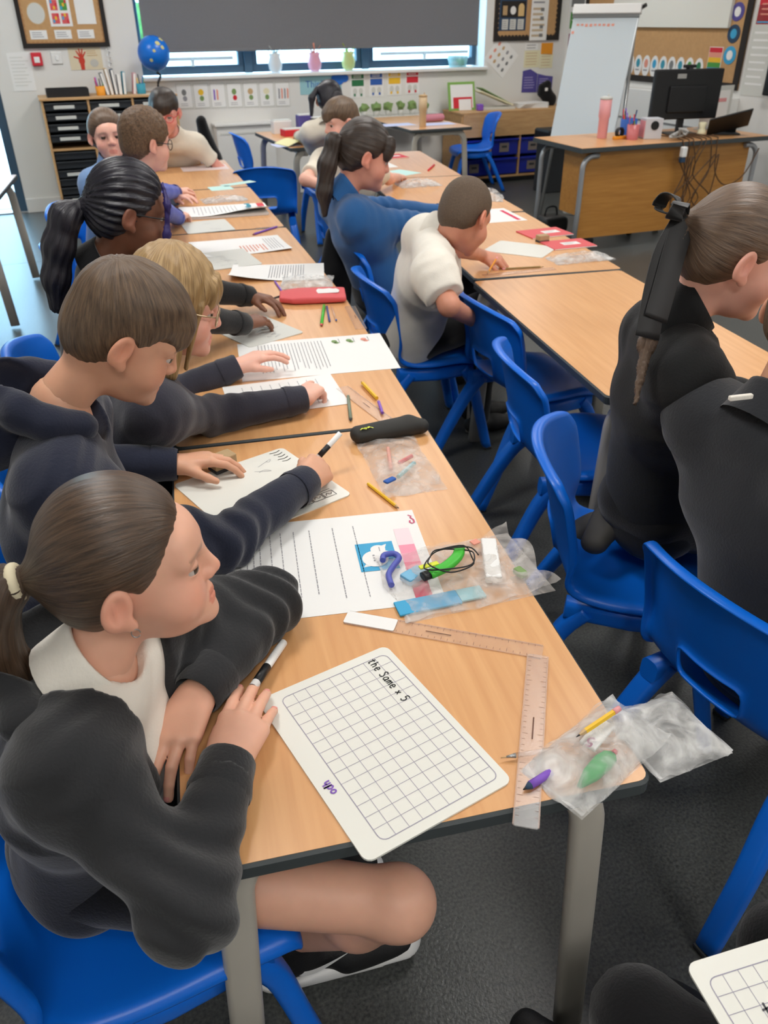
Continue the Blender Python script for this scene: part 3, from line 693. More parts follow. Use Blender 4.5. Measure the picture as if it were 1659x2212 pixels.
# cables
for k in range(7):
    rg = random.Random(k + 5); x = .83 + .05 * k
    pts = [(x + rg.uniform(-.05, .05), .3, .73), (x, .05, .735), (x + rg.uniform(-.01, .01), -.012, .70), (x + rg.uniform(-.1, .1), -.014, .5), (x + rg.uniform(-.16, .16), -.016, .33), (x + rg.uniform(-.05, .05), -.014, .24), (x + rg.uniform(-.12, .12), -.012, .4), (x + .05 + rg.uniform(-.08, .1), -.012, .62)]
    if k == 6: pts = [(x - .05, .3, .73), (x, .02, .735), (x, -.012, .7), (x + .03, -.014, .5), (x + .15, -.016, .4), (x + .3, -.014, .46), (x + .4, -.012, .64)]
    bm = bmesh.new(); sweep(bm, [Vector((q[0], q[1], q[2])) for q in smooth_path(pts, 6)], circ(.0045, 6)); o = obj('cable', bm, mat('cable_brown', (84, 60, 38), .6)); o.matrix_world = DR
    tag(o, 'brown computer cable looping down over the desk front panel' if k != 6 else 'brown cable sagging towards the desk end in a wide loop', 'cable', 'cables hanging over the desk front' if k != 6 else None)
t = thing('power_plug', 'white plug hanging over the desk edge among the cables', 'plug', desk(.83, -.03, .62), math.radians(7.5)); box('plug_body', (-.02, -.02, 0), (.02, .02, .07), 'paper', t, .008); box('socket_end', (-.018, -.016, -.035), (.018, .018, .0), 'navy', t, .005)
t = thing('cable_bundle', 'crumpled grey cable bundle on the desk edge below the monitor', 'cable', desk(.82, .05), math.radians(7))
bm = bmesh.new(); rg = random.Random(4); sweep(bm, smooth_path([(rg.uniform(-.09, .09), rg.uniform(-.03, .05), .015 + rg.uniform(0, .07)) for k in range(16)], 5), circ(.008, 7)); obj('coil', bm, mat('cable_grey', (170, 168, 164), .6), t)
# insulated tumbler
def tumbler(name, label, loc, h, r, m, lid, group=None):
    t = thing(name, label, 'bottle', loc)
    bm = bmesh.new(); lathe(bm, [(r * .8, 0), (r * .84, .004), (r * .86, h * .45), (r, h * .5), (r, h * .88)], 24); obj('body', bm, m, t)
    bm = bmesh.new(); lathe(bm, [(r * 1.02, h * .88), (r * 1.02, h * .93), (r * .6, h * .95)], 24); obj('lid', bm, lid, t)
    bm = bmesh.new(); sweep(bm, [(r * .3, 0, h * .93), (r * .35, 0, h * 1.0)], circ(r * .12, 8)); obj('spout', bm, lid, t)
    return t
tumbler('tumbler', 'pink insulated tumbler standing on the teacher desk', desk(.42, .40), .29, .042, 'pink', 'paper_grey')
tumbler('tumbler', 'tan bottle on the table near the window', (1.63, 6.98, .66), .27, .037, mat('tan_gloss', (206, 178, 140), .4), 'tan')
# pen pots
def pen_pot(label, loc, m, pens, r=.045, h=.1, seed=1):
    t = thing('pen_pot', label, 'pen pot', loc); rg = random.Random(seed)
    bm = bmesh.new(); lathe(bm, [(r * .9, 0), (r, h), (r * .94, h), (r * .84, .004)], 20, cap=False); lathe(bm, [(r * .9, 0), (r * .88, .004)], 20); obj('pot', bm, m, t)
    for k in range(pens):
        a = rg.uniform(0, 6.28); q = Vector((r * .5 * math.cos(a), r * .5 * math.sin(a), .006)); e = Vector((r * .85 * math.cos(a + .4), r * .85 * math.sin(a + .4), h + rg.uniform(.02, .07)))
        bm = bmesh.new(); sweep(bm, [q, e], circ(.004, 6)); obj('pen', bm, rg.choice(['red', 'poster_blue', 'black_plastic', 'green', 'yellow', 'violet']), t)
    return t
pen_pot('red-sided glass pot of pens beside the pink tumbler', desk(.57, .24), mat('pot_red', (196, 110, 112), .3), 7)
pen_pot('dark blue pot of pens behind the red one', desk(.64, .40), 'poster_blue', 8, .06, .12, 4)
t = thing('tissue_box', 'pale grey box with a dark round opening on the teacher desk', 'box', desk(.72, .25), math.radians(-8)); box('carton', (-.055, -.055, 0), (.075, .055, .135), mat('carton_grey', (196, 198, 204), .6), t, .003)
bm = bmesh.new(); lathe(bm, [(.03, -.003), (.03, .003)], 20, M4=Matrix.Translation((.015, -.056, .09)) @ Matrix.Rotation(math.pi / 2, 4, 'X')); obj('opening', bm, 'black_plastic', t)
box('pink_side', (-.058, -.05, .01), (-.055, .05, .12), 'pink', t)
t = thing('tape_dispenser', 'black tape dispenser on the desk behind the pots', 'tape dispenser', desk(.5, .3), .3); bm = bmesh.new(); lathe(bm, [(.022, -.012), (.035, -.012), (.035, .012), (.022, .012)], 20, M4=Matrix.Translation((0, 0, .045)) @ Matrix.Rotation(math.pi / 2, 4, 'X'), cap=False); obj('reel', bm, 'black_plastic', t); box('holder', (-.05, -.018, 0), (.07, .018, .022), 'orange', t, .005)
t = thing('tablet_stand', 'black tablet leaning back on a stand at the desk end', 'tablet', desk(1.36, .17), math.radians(-20))
bm = bmesh.new(); bbox(bm, (-.15, -.006, 0), (.15, .006, .21), .005); o = obj('tablet', bm, 'black_plastic', t); o.rotation_euler = (math.radians(52), math.radians(-14), 0); o.location = (0, .0, .03)
bm = bmesh.new(); sweep(bm, [(0, .02, .1), (.02, .06, .05), (.03, .1, .006)], rrect(.12, .012, .004, 2)); obj('stand_foot', bm, 'dark_grey', t); box('base', (-.09, -.01, 0), (.1, .12, .01), 'dark_grey', t, .003)
t = thing('paper_rack', 'white paper rack with a pink-striped sheet at the desk end', 'paper rack', desk(1.5, .5), math.radians(12)); box('front_sheet', (-.14, 0, 0), (.13, .006, .27), 'paper', t); box('pink_stripe', (-.08, -.002, .19), (.1, 0, .215), 'pink', t); box('rear_sheet', (-.1, .02, 0), (.18, .026, .3), 'paper_grey', t); box('tray_base', (-.14, -.02, 0), (.18, .05, .008), 'paper_grey', t)
t = thing('desk_lamp', 'small cream desk lamp base by the monitor', 'lamp', desk(1.17, .22)); bm = bmesh.new(); lathe(bm, [(.032, 0), (.03, .03), (.02, .05), (.03, .085), (.02, .09)], 18); obj('body', bm, 'cream', t)
# flip chart
t = thing('flip_chart', 'tall white flip chart board leaning back behind the teacher desk', 'flip chart', (2.68, 5.95, 0), math.radians(-42))
brd = thing('board_frame', None, None); brd.parent = t; brd.location = (0, 0, .62); brd.rotation_euler = (math.radians(-20), 0, 0)
del_keys = [k for k in list(brd.keys()) if k in ('label', 'category')]
bm = bmesh.new(); bbox(bm, (-.26, -.012, 0), (.26, .012, 1.0), .006); obj('white_board', bm, mat('chart_white', (205, 216, 222), .18), brd)
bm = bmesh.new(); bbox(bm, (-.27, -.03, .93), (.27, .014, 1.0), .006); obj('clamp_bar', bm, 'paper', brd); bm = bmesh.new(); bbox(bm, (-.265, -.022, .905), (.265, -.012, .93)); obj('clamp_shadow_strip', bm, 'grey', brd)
bm = bmesh.new(); sweep(bm, [(.25, 0, .97), (.30, -.02, .99)], circ(.014, 8)); obj('peg', bm, 'black_plastic', brd)
rg = random.Random(2); bm = bmesh.new()
for k in range(9): x = -.22 + k * .035; bbox(bm, (x, -.0135, .845 + rg.uniform(-.004, .004)), (x + .022, -.0125, .862), 0)
bbox(bm, (-.25, -.0135, .79), (-.23, -.0125, .81)); obj('faint_writing', bm, 'salmon', brd)
for sx in (-1, 1):
    bm = bmesh.new(); sweep(bm, [(sx * .24, .31, 1.4), (sx * .31, .05, .0)], circ(.014, 8)); obj('leg', bm, 'steel', t)
bm = bmesh.new(); sweep(bm, [(0, .33, 1.4), (0, .62, .0)], circ(.014, 8)); obj('leg', bm, 'steel', t)
# stool and office chair feet under the desk
t = thing('round_stool', 'white round stool under the teacher desk', 'stool', (2.42, 5.28, 0)); bm = bmesh.new(); lathe(bm, [(.1, .2), (.13, .205), (.14, .225), (.13, .245), (.1, .25)], 24); obj('seat', bm, 'paper_grey', t); bm = bmesh.new(); lathe(bm, [(.012, .02), (.012, .2)], 12); obj('post', bm, 'steel', t)
bm = bmesh.new(); lathe(bm, [(.12, 0), (.12, .02), (.03, .035)], 20); obj('base', bm, 'dark_grey', t)
t = thing('office_chair', 'black office chair whose castors show below the desk panel', 'office chair', (2.95, 5.62, 0), .3)
for k in range(5):
    a = 2 * math.pi * k / 5 + .4; bm = bmesh.new(); sweep(bm, [(0, 0, .1), (.29 * math.cos(a), .29 * math.sin(a), .065)], rrect(.045, .03, .01, 2)); o = obj('base_arm', bm, 'black_plastic', t)
    bm = bmesh.new(); lathe(bm, [(.026, -.02), (.03, 0), (.026, .02)], 14, M4=Matrix.Translation((.29 * math.cos(a), .29 * math.sin(a), .031)) @ Matrix.Rotation(a, 4, 'Z') @ Matrix.Rotation(math.pi / 2, 4, 'X')); obj('castor', bm, 'black_plastic', o)
bm = bmesh.new(); lathe(bm, [(.025, .1), (.025, .42)], 14); obj('gas_lift', bm, 'black_plastic', t); box('seat', (-.24, -.23, .42), (.24, .23, .5), 'dark_grey', t, .03, 3); bm = bmesh.new(); bbox(bm, (-.21, .2, .52), (.21, .27, .69), .03, seg=3); obj('backrest', bm, 'dark_grey', t)
t = thing('storage_bag', 'black bag on the floor under the desk end', 'bag', (2.33, 5.62, 0), .2); bm = bmesh.new(); bbox(bm, (-.12, -.1, 0), (.12, .1, .13), .04, seg=3); obj('body', bm, 'black_plastic', t, smooth=True); bm = bmesh.new(); sweep(bm, smooth_path([(-.06, 0, .12), (-.04, 0, .19), (.04, 0, .19), (.06, 0, .12)], 5), circ(.008, 6)); obj('handle', bm, 'black_plastic', t)
t = thing('device_case', 'dark case on the shelf edge beside the flip chart', 'case', (3.06, 7.28, 0), R8); box('pedestal', (-.14, -.1, 0), (.14, .12, .46), 'dark_grey', t, .01); bm = bmesh.new(); bbox(bm, (-.17, -.14, .46), (.17, .14, .57), .02); obj('case_body', bm, 'black_plastic', t); bm = bmesh.new(); lathe(bm, [(.02, -.003), (.02, .003)], 14, M4=Matrix.Translation((0, -.142, .515)) @ Matrix.Rotation(math.pi / 2, 4, 'X')); obj('dial', bm, 'steel', t)
# ================================================================== sculpting kit: smooth unions of rounded forms, meshed as one skin
F32 = np.float32
def V3(*a): return np.array(a if len(a) == 3 else a[0], dtype=float)
def nrmz(v): v = np.asarray(v, float); return v / (np.linalg.norm(v) + 1e-12)
def smin(a, b, k):
    if k <= 0: return np.minimum(a, b)
    h = np.maximum(k - np.abs(a - b), 0) / k
    return np.minimum(a, b) - h * h * k * .25
def smax(a, b, k): return -smin(-a, -b, k)
def sph(c, r):
    c = np.asarray(c, F32); return lambda P: np.sqrt(((P - c) ** 2).sum(1)) - r
def ell(c, r, Rm=None):
    c = np.asarray(c, F32); r = np.asarray(r, F32)
    def f(P):
        q = P - c
        if Rm is not None: q = q @ np.asarray(Rm, F32)
        k0 = np.sqrt(((q / r) ** 2).sum(1)); k1 = np.sqrt(((q / (r * r)) ** 2).sum(1)) + 1e-9
        return k0 * (k0 - 1) / k1
    return f
def cone(a, b, ra, rb, flat=False, lat=None, ratio=1.):
    """tapered limb from a to b; lat/ratio make it wider along lat"""
    a = np.asarray(a, F32); b = np.asarray(b, F32); ab = b - a; L2 = float((ab * ab).sum()) + 1e-12
    if lat is not None: lt = np.asarray(lat, F32)
    dn = ab / math.sqrt(L2)
    def f(P):
        q = P - a; t = np.clip((q @ ab) / L2, 0, 1)
        e = q - t[:, None] * ab
        if lat is not None:
            l = e @ lt; e = e - lt * (l * (1 - 1 / ratio))[:, None]
        d = np.sqrt((e * e).sum(1)) - (ra + (rb - ra) * t)
        if flat: d = np.maximum(d, (P - b) @ dn)
        return d
    return f
def union(prims):
    """prims: (function, blend) pairs"""
    def f(P):
        d = None
        for g, k in prims:
            e = g(P); d = e if d is None else smin(d, e, k)
        return d
    return f
def sines(P, f, seed, n=5):
    rg = np.random.RandomState(seed); o = np.zeros(len(P), F32)
    for i in range(n):
        w = rg.normal(size=3); w = w / np.linalg.norm(w) * f * (0.6 + .8 * rg.rand()); o += np.sin(P @ w.astype(F32) + F32(rg.rand() * 6.28))
    return o / n
def sdf_mesh(f, lo, hi, h):
    lo = np.asarray(lo, float); hi = np.asarray(hi, float); B = 4
    n = (np.ceil((hi - lo) / h / B).astype(int)) * B + B
    nb = n // B
    ax = [lo[i] + (np.arange(nb[i]) * B + (B - 1) / 2) * h for i in range(3)]
    G = np.stack(np.meshgrid(*ax, indexing='ij'), -1).reshape(-1, 3).astype(F32)
    c = f(G); 
    near = np.abs(c) < h * B * 1.7
    V = np.repeat(np.repeat(np.repeat(c.reshape(nb), B, 0), B, 1), B, 2).astype(F32)
    bi = np.argwhere(near.reshape(nb)) * B
    off = np.stack(np.meshgrid(*[np.arange(B)] * 3, indexing='ij'), -1).reshape(-1, 3)
    I = (bi[:, None, :] + off[None]).reshape(-1, 3)
    if len(I) == 0: return np.zeros((0, 3)), np.zeros((0, 4), int)
    V[I[:, 0], I[:, 1], I[:, 2]] = f((lo + I * h).astype(F32))
    S_ = V < 0
    cs = [(i, j, k) for i in (0, 1) for j in (0, 1) for k in (0, 1)]
    sl = lambda q, m: slice(q, m - 1 + q)
    cnt = sum(S_[sl(i, n[0]), sl(j, n[1]), sl(k, n[2])].astype(np.int8) for i, j, k in cs)
    A = np.argwhere((cnt > 0) & (cnt < 8))
    cv = {q: V[A[:, 0] + q[0], A[:, 1] + q[1], A[:, 2] + q[2]] for q in cs}
    acc = np.zeros((len(A), 3)); num = np.zeros(len(A))
    for q in cs:
        for d in range(3):
            if q[d]: continue
            q2 = list(q); q2[d] = 1; v0 = cv[q]; v1 = cv[tuple(q2)]; m = (v0 < 0) != (v1 < 0)
            t = np.where(m, v0 / np.where(m, v0 - v1, 1), 0); pt = np.tile(np.array(q, float), (len(A), 1)); pt[:, d] = t
            acc[m] += pt[m]; num[m] += 1
    P = lo + (A + acc / num[:, None]) * h
    idx = -np.ones(n - 1, int); idx[A[:, 0], A[:, 1], A[:, 2]] = np.arange(len(A))
    F = []
    for d in range(3):
        e1, e2 = [(1, 2), (2, 0), (0, 1)][d]
        s0 = [slice(0, n[i] - 1) if i == d else slice(1, n[i] - 1) for i in range(3)]
        s1 = list(s0); s1[d] = slice(1, n[d])
        a_ = S_[tuple(s0)]; b_ = S_[tuple(s1)]
        E = np.argwhere(a_ != b_)
        if len(E) == 0: continue
        flip = a_[E[:, 0], E[:, 1], E[:, 2]]
        E = E + np.array([0 if i == d else 1 for i in range(3)])
        def cell(o1, o2):
            q = E.copy(); q[:, e1] -= o1; q[:, e2] -= o2; return idx[q[:, 0], q[:, 1], q[:, 2]]
        Q = np.stack([cell(1, 1), cell(0, 1), cell(0, 0), cell(1, 0)], 1)
        Q[~flip] = Q[~flip][:, ::-1]; F.append(Q)
    F = np.concatenate(F); F = F[(F >= 0).all(1)]
    return P, F
def relax(P, F, it=1, lam=.5):
    for _ in range(it):
        acc = np.zeros_like(P); n = np.zeros(len(P))
        for a, b in ((0, 1), (1, 2), (2, 3), (3, 0)):
            np.add.at(acc, F[:, a], P[F[:, b]]); np.add.at(n, F[:, a], 1); np.add.at(acc, F[:, b], P[F[:, a]]); np.add.at(n, F[:, b], 1)
        P = P + lam * (acc / np.maximum(n, 1)[:, None] - P)
    return P
def vnormals(P, F):
    N = np.zeros_like(P); fn = np.cross(P[F[:, 2]] - P[F[:, 0]], P[F[:, 3]] - P[F[:, 1]])
    for k in range(4): np.add.at(N, F[:, k], fn)
    return N / (np.linalg.norm(N, axis=1)[:, None] + 1e-12)
def np_mesh(name, P, F, cols=None, flow=None):
    me = bpy.data.meshes.new(name); me.vertices.add(len(P)); me.vertices.foreach_set('co', np.asarray(P, F32).ravel())
    me.loops.add(F.size); me.loops.foreach_set('vertex_index', F.ravel().astype(np.int32)); me.polygons.add(len(F))
    me.polygons.foreach_set('loop_start', np.arange(0, F.size, 4, dtype=np.int32)); me.polygons.foreach_set('loop_total', np.full(len(F), 4, np.int32))
    me.polygons.foreach_set('use_smooth', np.ones(len(F), bool)); me.update(calc_edges=True); me.validate()
    if cols is not None:
        at_ = me.attributes.new('Col', 'FLOAT_COLOR', 'POINT'); c4 = np.ones((len(P), 4), F32); c4[:, :3] = cols; at_.data.foreach_set('color', c4.ravel())
    if flow is not None:
        at_ = me.attributes.new('flow', 'FLOAT_VECTOR', 'POINT'); at_.data.foreach_set('vector', np.asarray(flow, F32).ravel())
    return me
def bounds(pts, pad):
    pts = np.asarray(pts); return pts.min(0) - pad, pts.max(0) + pad

# ------------------------------------------------------------------ skin, hair and cloth materials
def skin_mat(name):
    m = bpy.data.materials.new(name); m.use_nodes = True; nt = m.node_tree; b = nt.nodes['Principled BSDF']
    a = nt.nodes.new('ShaderNodeAttribute'); a.attribute_name = 'Col'
    tc = nt.nodes.new('ShaderNodeTexCoord'); n = nt.nodes.new('ShaderNodeTexNoise'); n.inputs['Scale'].default_value = 45; n.inputs['Detail'].default_value = 3
    nt.links.new(tc.outputs['Object'], n.inputs['Vector'])
    mr = nt.nodes.new('ShaderNodeMapRange'); mr.inputs[3].default_value = .93; mr.inputs[4].default_value = 1.07; nt.links.new(n.outputs['Fac'], mr.inputs[0])
    mx = nt.nodes.new('ShaderNodeMix'); mx.data_type = 'RGBA'; mx.blend_type = 'MULTIPLY'; mx.inputs[0].default_value = 1
    nt.links.new(a.outputs['Color'], mx.inputs[6]); nt.links.new(mr.outputs[0], mx.inputs[7]); nt.links.new(mx.outputs[2], b.inputs['Base Color'])
    b.inputs['Roughness'].default_value = .5; b.inputs['Subsurface Weight'].default_value = .12; b.inputs['Subsurface Radius'].default_value = (.012, .004, .002); b.inputs['Subsurface Scale'].default_value = .5
    M[name] = m; return m
skin_mat('skin')
def hair_mat(name, dark, light, rough=.42, across=26, along=2.2):
    m = bpy.data.materials.new(name); m.use_nodes = True; nt = m.node_tree; b = nt.nodes['Principled BSDF']
    a = nt.nodes.new('ShaderNodeAttribute'); a.attribute_name = 'flow'
    mp = nt.nodes.new('ShaderNodeMapping'); mp.inputs['Scale'].default_value = (across, across, along); nt.links.new(a.outputs['Vector'], mp.inputs['Vector'])
    n = nt.nodes.new('ShaderNodeTexNoise'); n.inputs['Scale'].default_value = 1; n.inputs['Detail'].default_value = 4; n.inputs['Roughness'].default_value = .65
    nt.links.new(mp.outputs['Vector'], n.inputs['Vector'])
    r = nt.nodes.new('ShaderNodeValToRGB'); r.color_ramp.elements[0].position = .3; r.color_ramp.elements[1].position = .72
    r.color_ramp.elements[0].color = srgb(*dark); r.color_ramp.elements[1].color = srgb(*light)
    nt.links.new(n.outputs['Fac'], r.inputs[0]); nt.links.new(r.outputs[0], b.inputs['Base Color'])
    bp = nt.nodes.new('ShaderNodeBump'); bp.inputs['Strength'].default_value = .55; bp.inputs['Distance'].default_value = .003
    nt.links.new(n.outputs['Fac'], bp.inputs['Height']); nt.links.new(bp.outputs['Normal'], b.inputs['Normal'])
    b.inputs['Roughness'].default_value = rough; b.inputs['Specular IOR Level'].default_value = .55
    M[name] = m; return m
hair_mat('hair_brown', (46, 34, 25), (98, 76, 58), .38)
hair_mat('hair_boy', (58, 43, 31), (118, 94, 70), .5, 22, 2.5)
hair_mat('hair_blonde', (120, 90, 52), (190, 158, 108), .45)
hair_mat('hair_black', (10, 10, 18), (34, 32, 44), .4, 14)
hair_mat('hair_curly', (70, 52, 36), (128, 98, 70), .6, 12, 8)
hair_mat('hair_short', (66, 52, 40), (108, 88, 68), .7, 30, 16)
hair_mat('hair_dark', (28, 20, 16), (62, 46, 34), .4)
hair_mat('hair_mouse', (70, 54, 42), (124, 100, 80), .4)
def cloth(name, rgb, rough=.92, sheen=.25, sc=240, st=.22):
    return mat(name, rgb, rough, spec=.2, bump=(sc, st), sheen=sheen, noise=(24, .07))
cloth('cloth_black', (42, 43, 45)); cloth('cloth_navy', (34, 38, 54)); cloth('cloth_slate', (52, 52, 62)); cloth('cloth_white', (232, 227, 216), .85, .1)
cloth('cloth_cream', (220, 212, 196), .85, .1); cloth('cloth_polo', (118, 150, 194)); cloth('cloth_royal', (40, 62, 168)); cloth('cloth_blue', (44, 92, 146)); cloth('cloth_jet', (18, 18, 20)); cloth('cloth_charcoal', (44, 46, 50)); cloth('cloth_sweat', (30, 31, 32), .75, .1)
mat('shoe_black', (20, 20, 21), .6, bump=(300, .2)); mat('shoe_sole', (224, 224, 222), .5); mat('ribbon_black', (20, 19, 20), .5, sheen=.1); mat('nail', (226, 150, 140), .35)
mat('eye_white', (196, 184, 176), .3); mat('iris', (66, 52, 40), .15); mat('wire_gold', (190, 170, 140), .3, .8); mat('hair_tie', (232, 220, 188), .6); mat('lens', (230, 235, 235), .05, alpha=.12)

# ------------------------------------------------------------------ one hand as forms
def hand_prims(wr, d, back, side, curl=(.25, .25, .3, .35), thumb=.35, spread=.12, s=1., tdown=.25):
    d = nrmz(d); n = nrmz(back - np.dot(back, d) * d); t = np.cross(d, n) * (-1 if side == 'R' else 1)
    pr = []; wr = np.asarray(wr, float); tips = []
    lens = ((.033, .021, .017), (.036, .024, .018), (.034, .022, .017), (.026, .017, .015)); off = (.024, .0075, -.009, -.0245); fw = (.068, .072, .068, .060)
    for i in range(4):
        base = wr + t * off[i] * .55 * s + d * .004 * s; kn = wr + (d * fw[i] + t * off[i] + n * (.003 if i in (1, 2) else 0)) * s
        pr.append((cone(base, kn, .0135 * s, .0100 * s), .012 * s))
    tb = wr + (d * .012 + t * .016 - n * .004) * s
    td = nrmz(d * math.cos(thumb) + t * math.sin(thumb) - n * tdown)
    k1 = tb + td * .034 * s; td2 = nrmz(td - n * .25 + d * .25); k2 = k1 + td2 * .026 * s; td3 = nrmz(td2 + d * .3 - n * .1); k3 = k2 + td3 * .018 * s
    pr += [(cone(tb, k1, .0125 * s, .0105 * s), .012 * s), (cone(k1, k2, .0098 * s, .0085 * s), .004 * s), (cone(k2, k3, .0085 * s, .0068 * s), .004 * s)]
    for i in range(4):
        q = wr + (d * fw[i] + t * off[i] + n * (.003 if i in (1, 2) else 0)) * s
        fd = nrmz(d + t * spread * (1.2, .3, -.5, -1.3)[i]); th = 0; rr = (.0085, .0088, .0083, .0072)[i] * s
        for j in range(3):
            th += curl[i] * (1.0, 1.15, .8)[j]
            dv = fd * math.cos(th) - n * math.sin(th); e = q + dv * lens[i][j] * s
            pr.append((cone(q, e, rr, rr * .92), .0035 * s if j == 0 else .0015 * s)); q = e; rr *= .92
        tips.append((q, nrmz(fd * math.cos(th) - n * math.sin(th)), nrmz(n * math.cos(th) + fd * math.sin(th)), rr))
    tips.append((k3, td3, n, .0068 * s))
    return pr, tips
# ------------------------------------------------------------------ the head as forms (x right, y towards the face, z up; origin between the ears)
def head_field(neck_local, adult=0., ears=True, chin=1.0):
    base = [(ell((0, -.006, .035), (.0735, .084, .083)), .0), (ell((0, .03, -.026), (.059, .058, .074)), .03), (ell((0, .047, -.072), (.040, .042, .028)), .025), (sph((0, .081, -.088 * chin), .0145), .02),
            (sph((.036, .054, -.036), .029), .02), (sph((-.036, .054, -.036), .029), .02), (ell((0, .066, .03), (.05, .026, .03)), .02)]
    for sx in (-1, 1): base.append((cone((sx * .014, .083, .022), (sx * .044, .070, .018), .0062, .006), .016))
    neck = [(cone((0, -.022, -.055), neck_local, .040, .043), .025), (ell((0, -.038, -.02), (.05, .044, .05)), .02)]
    skull = union(base)
    nose = [(cone((0, .086, .010), (0, .1005, -.022), .0068, .0096), .014), (sph((.0095, .0935, -.026), .0072), .008), (sph((-.0095, .0935, -.026), .0072), .008)]
    lips = [(cone((-.017, .081, -.0575), (0, .0885, -.0545), .0030, .0048), .008), (cone((.017, .081, -.0575), (0, .0885, -.0545), .0030, .0048), .008), (cone((-.013, .081, -.0640), (.0, .0872, -.0648), .0034, .0052), .008), (cone((.013, .081, -.0640), (0, .0872, -.0648), .0034, .0052), .008), (ell((0, .066, -.06), (.026, .022, .022)), .012)]
    def ear(sx):
        c = np.array((sx * .077, -.006, -.004)); a = math.radians(18)
        Rm = np.array([[1, 0, 0], [0, math.cos(a), -math.sin(a)], [0, math.sin(a), math.cos(a)]]).T
        ca = math.radians(22 * sx); Rz = np.array([[math.cos(ca), -math.sin(ca), 0], [math.sin(ca), math.cos(ca), 0], [0, 0, 1]])
        R_ = Rz @ Rm
        o = ell(c + (sx * .005, -.003, .002), (.0080, .0185, .0285), R_); i = ell(c + (sx * .0135, .0005, .005), (.0088, .0120, .0190), R_); lobe = ell(c + (sx * .002, .006, -.023), (.0060, .0088, .0095)); hel = cone(c + (sx * .0075, -.006, -.008), c + (sx * .0085, -.005, .014), .0022, .0018)
        return lambda P: smin(smin(smax(o(P), -i(P), .004), lobe(P), .008), hel(P), .003)
    ears_ = [ear(-1), ear(1)]
    def f(P):
        d = skull(P)
        for sx in (-1, 1):
            e = np.array((sx * .0315, .0735, .002))
            d = smax(d, -ell(e + (0, .019, 0), (.0175, .013, .0115))(P), .010)
            ball = sph(e, .0138)(P)
            lid = np.minimum(np.maximum(ball, -(P[:, 2] - .0046)), np.maximum(ball, P[:, 2] + .0030))
            d = smin(d, lid, .003)
        for g, k in nose + lips: d = smin(d, g(P), k)
        d = smax(d, -ell((0, .0925, -.0600), (.016, .006, .0010))(P), .002)
        for g, k in neck: d = smin(d, g(P), k)
        if ears:
            for g in ears_: d = smin(d, g(P), .005)
        return d
    return f
def head_colors(L, base, lip=(.80, .48, .46), cheek=1.0, brow=(.25, .18, .13)):
    """skin colour at head-local points"""
    c = np.tile(np.array(base), (len(L), 1)); x, y, z = L[:, 0], L[:, 1], L[:, 2]; ax = np.abs(x)
    g = lambda cx, cy, cz, r: np.exp(-(((ax - cx) ** 2 + (y - cy) ** 2 + (z - cz) ** 2) / r ** 2))
    pinkish = np.clip(.55 * g(.042, .07, -.032, .028) * cheek + .5 * g(0, .11, -.027, .016) + .6 * g(.086, -.006, .0, .03), 0, 1)[:, None]
    c = c * (1 - pinkish) + c * np.array((1.08, .76, .74)) * pinkish
    lm = ((z > -.0715) & (z < -.0505) & (ax < .021 - np.abs(z + .0605) * .6) & (y > .079)).astype(float)[:, None] * .8
    c = c * (1 - lm) + c * np.array(lip) / .75 * .85 * lm
    lash = np.exp(-(((z - .0048) / .0022) ** 2 + ((ax - .0315) / .013) ** 2)) * (y > .078) * .8
    c = c * (1 - lash[:, None]) + np.array(brow) * .5 * lash[:, None]
    bm_ = np.exp(-(((z - .0225 - .10 * (ax - .03) * (ax < .03) + .12 * (ax - .03) * (ax > .03)) / .0034) ** 2)) * ((ax > .013) & (ax < .05) & (y > .055)) * .5
    c = c * (1 - bm_[:, None]) + np.array(brow) * bm_[:, None]
    return c
# ================================================================== people
bm = bmesh.new(); lathe(bm, [(.0125 * math.sin(math.pi * k / 12) + 1e-5, -.0125 * math.cos(math.pi * k / 12)) for k in range(13)], 16, cap=False, M4=Matrix.Rotation(-math.pi / 2, 4, 'X'))
for f_ in bm.faces:
    cy = f_.calc_center_median().y; f_.material_index = 1 if cy > .0072 else 0
eye_me = bpy.data.meshes.new('eye'); bm.to_mesh(eye_me); bm.free(); eye_me.materials.append(M['eye_white']); eye_me.materials.append(M['iris'])

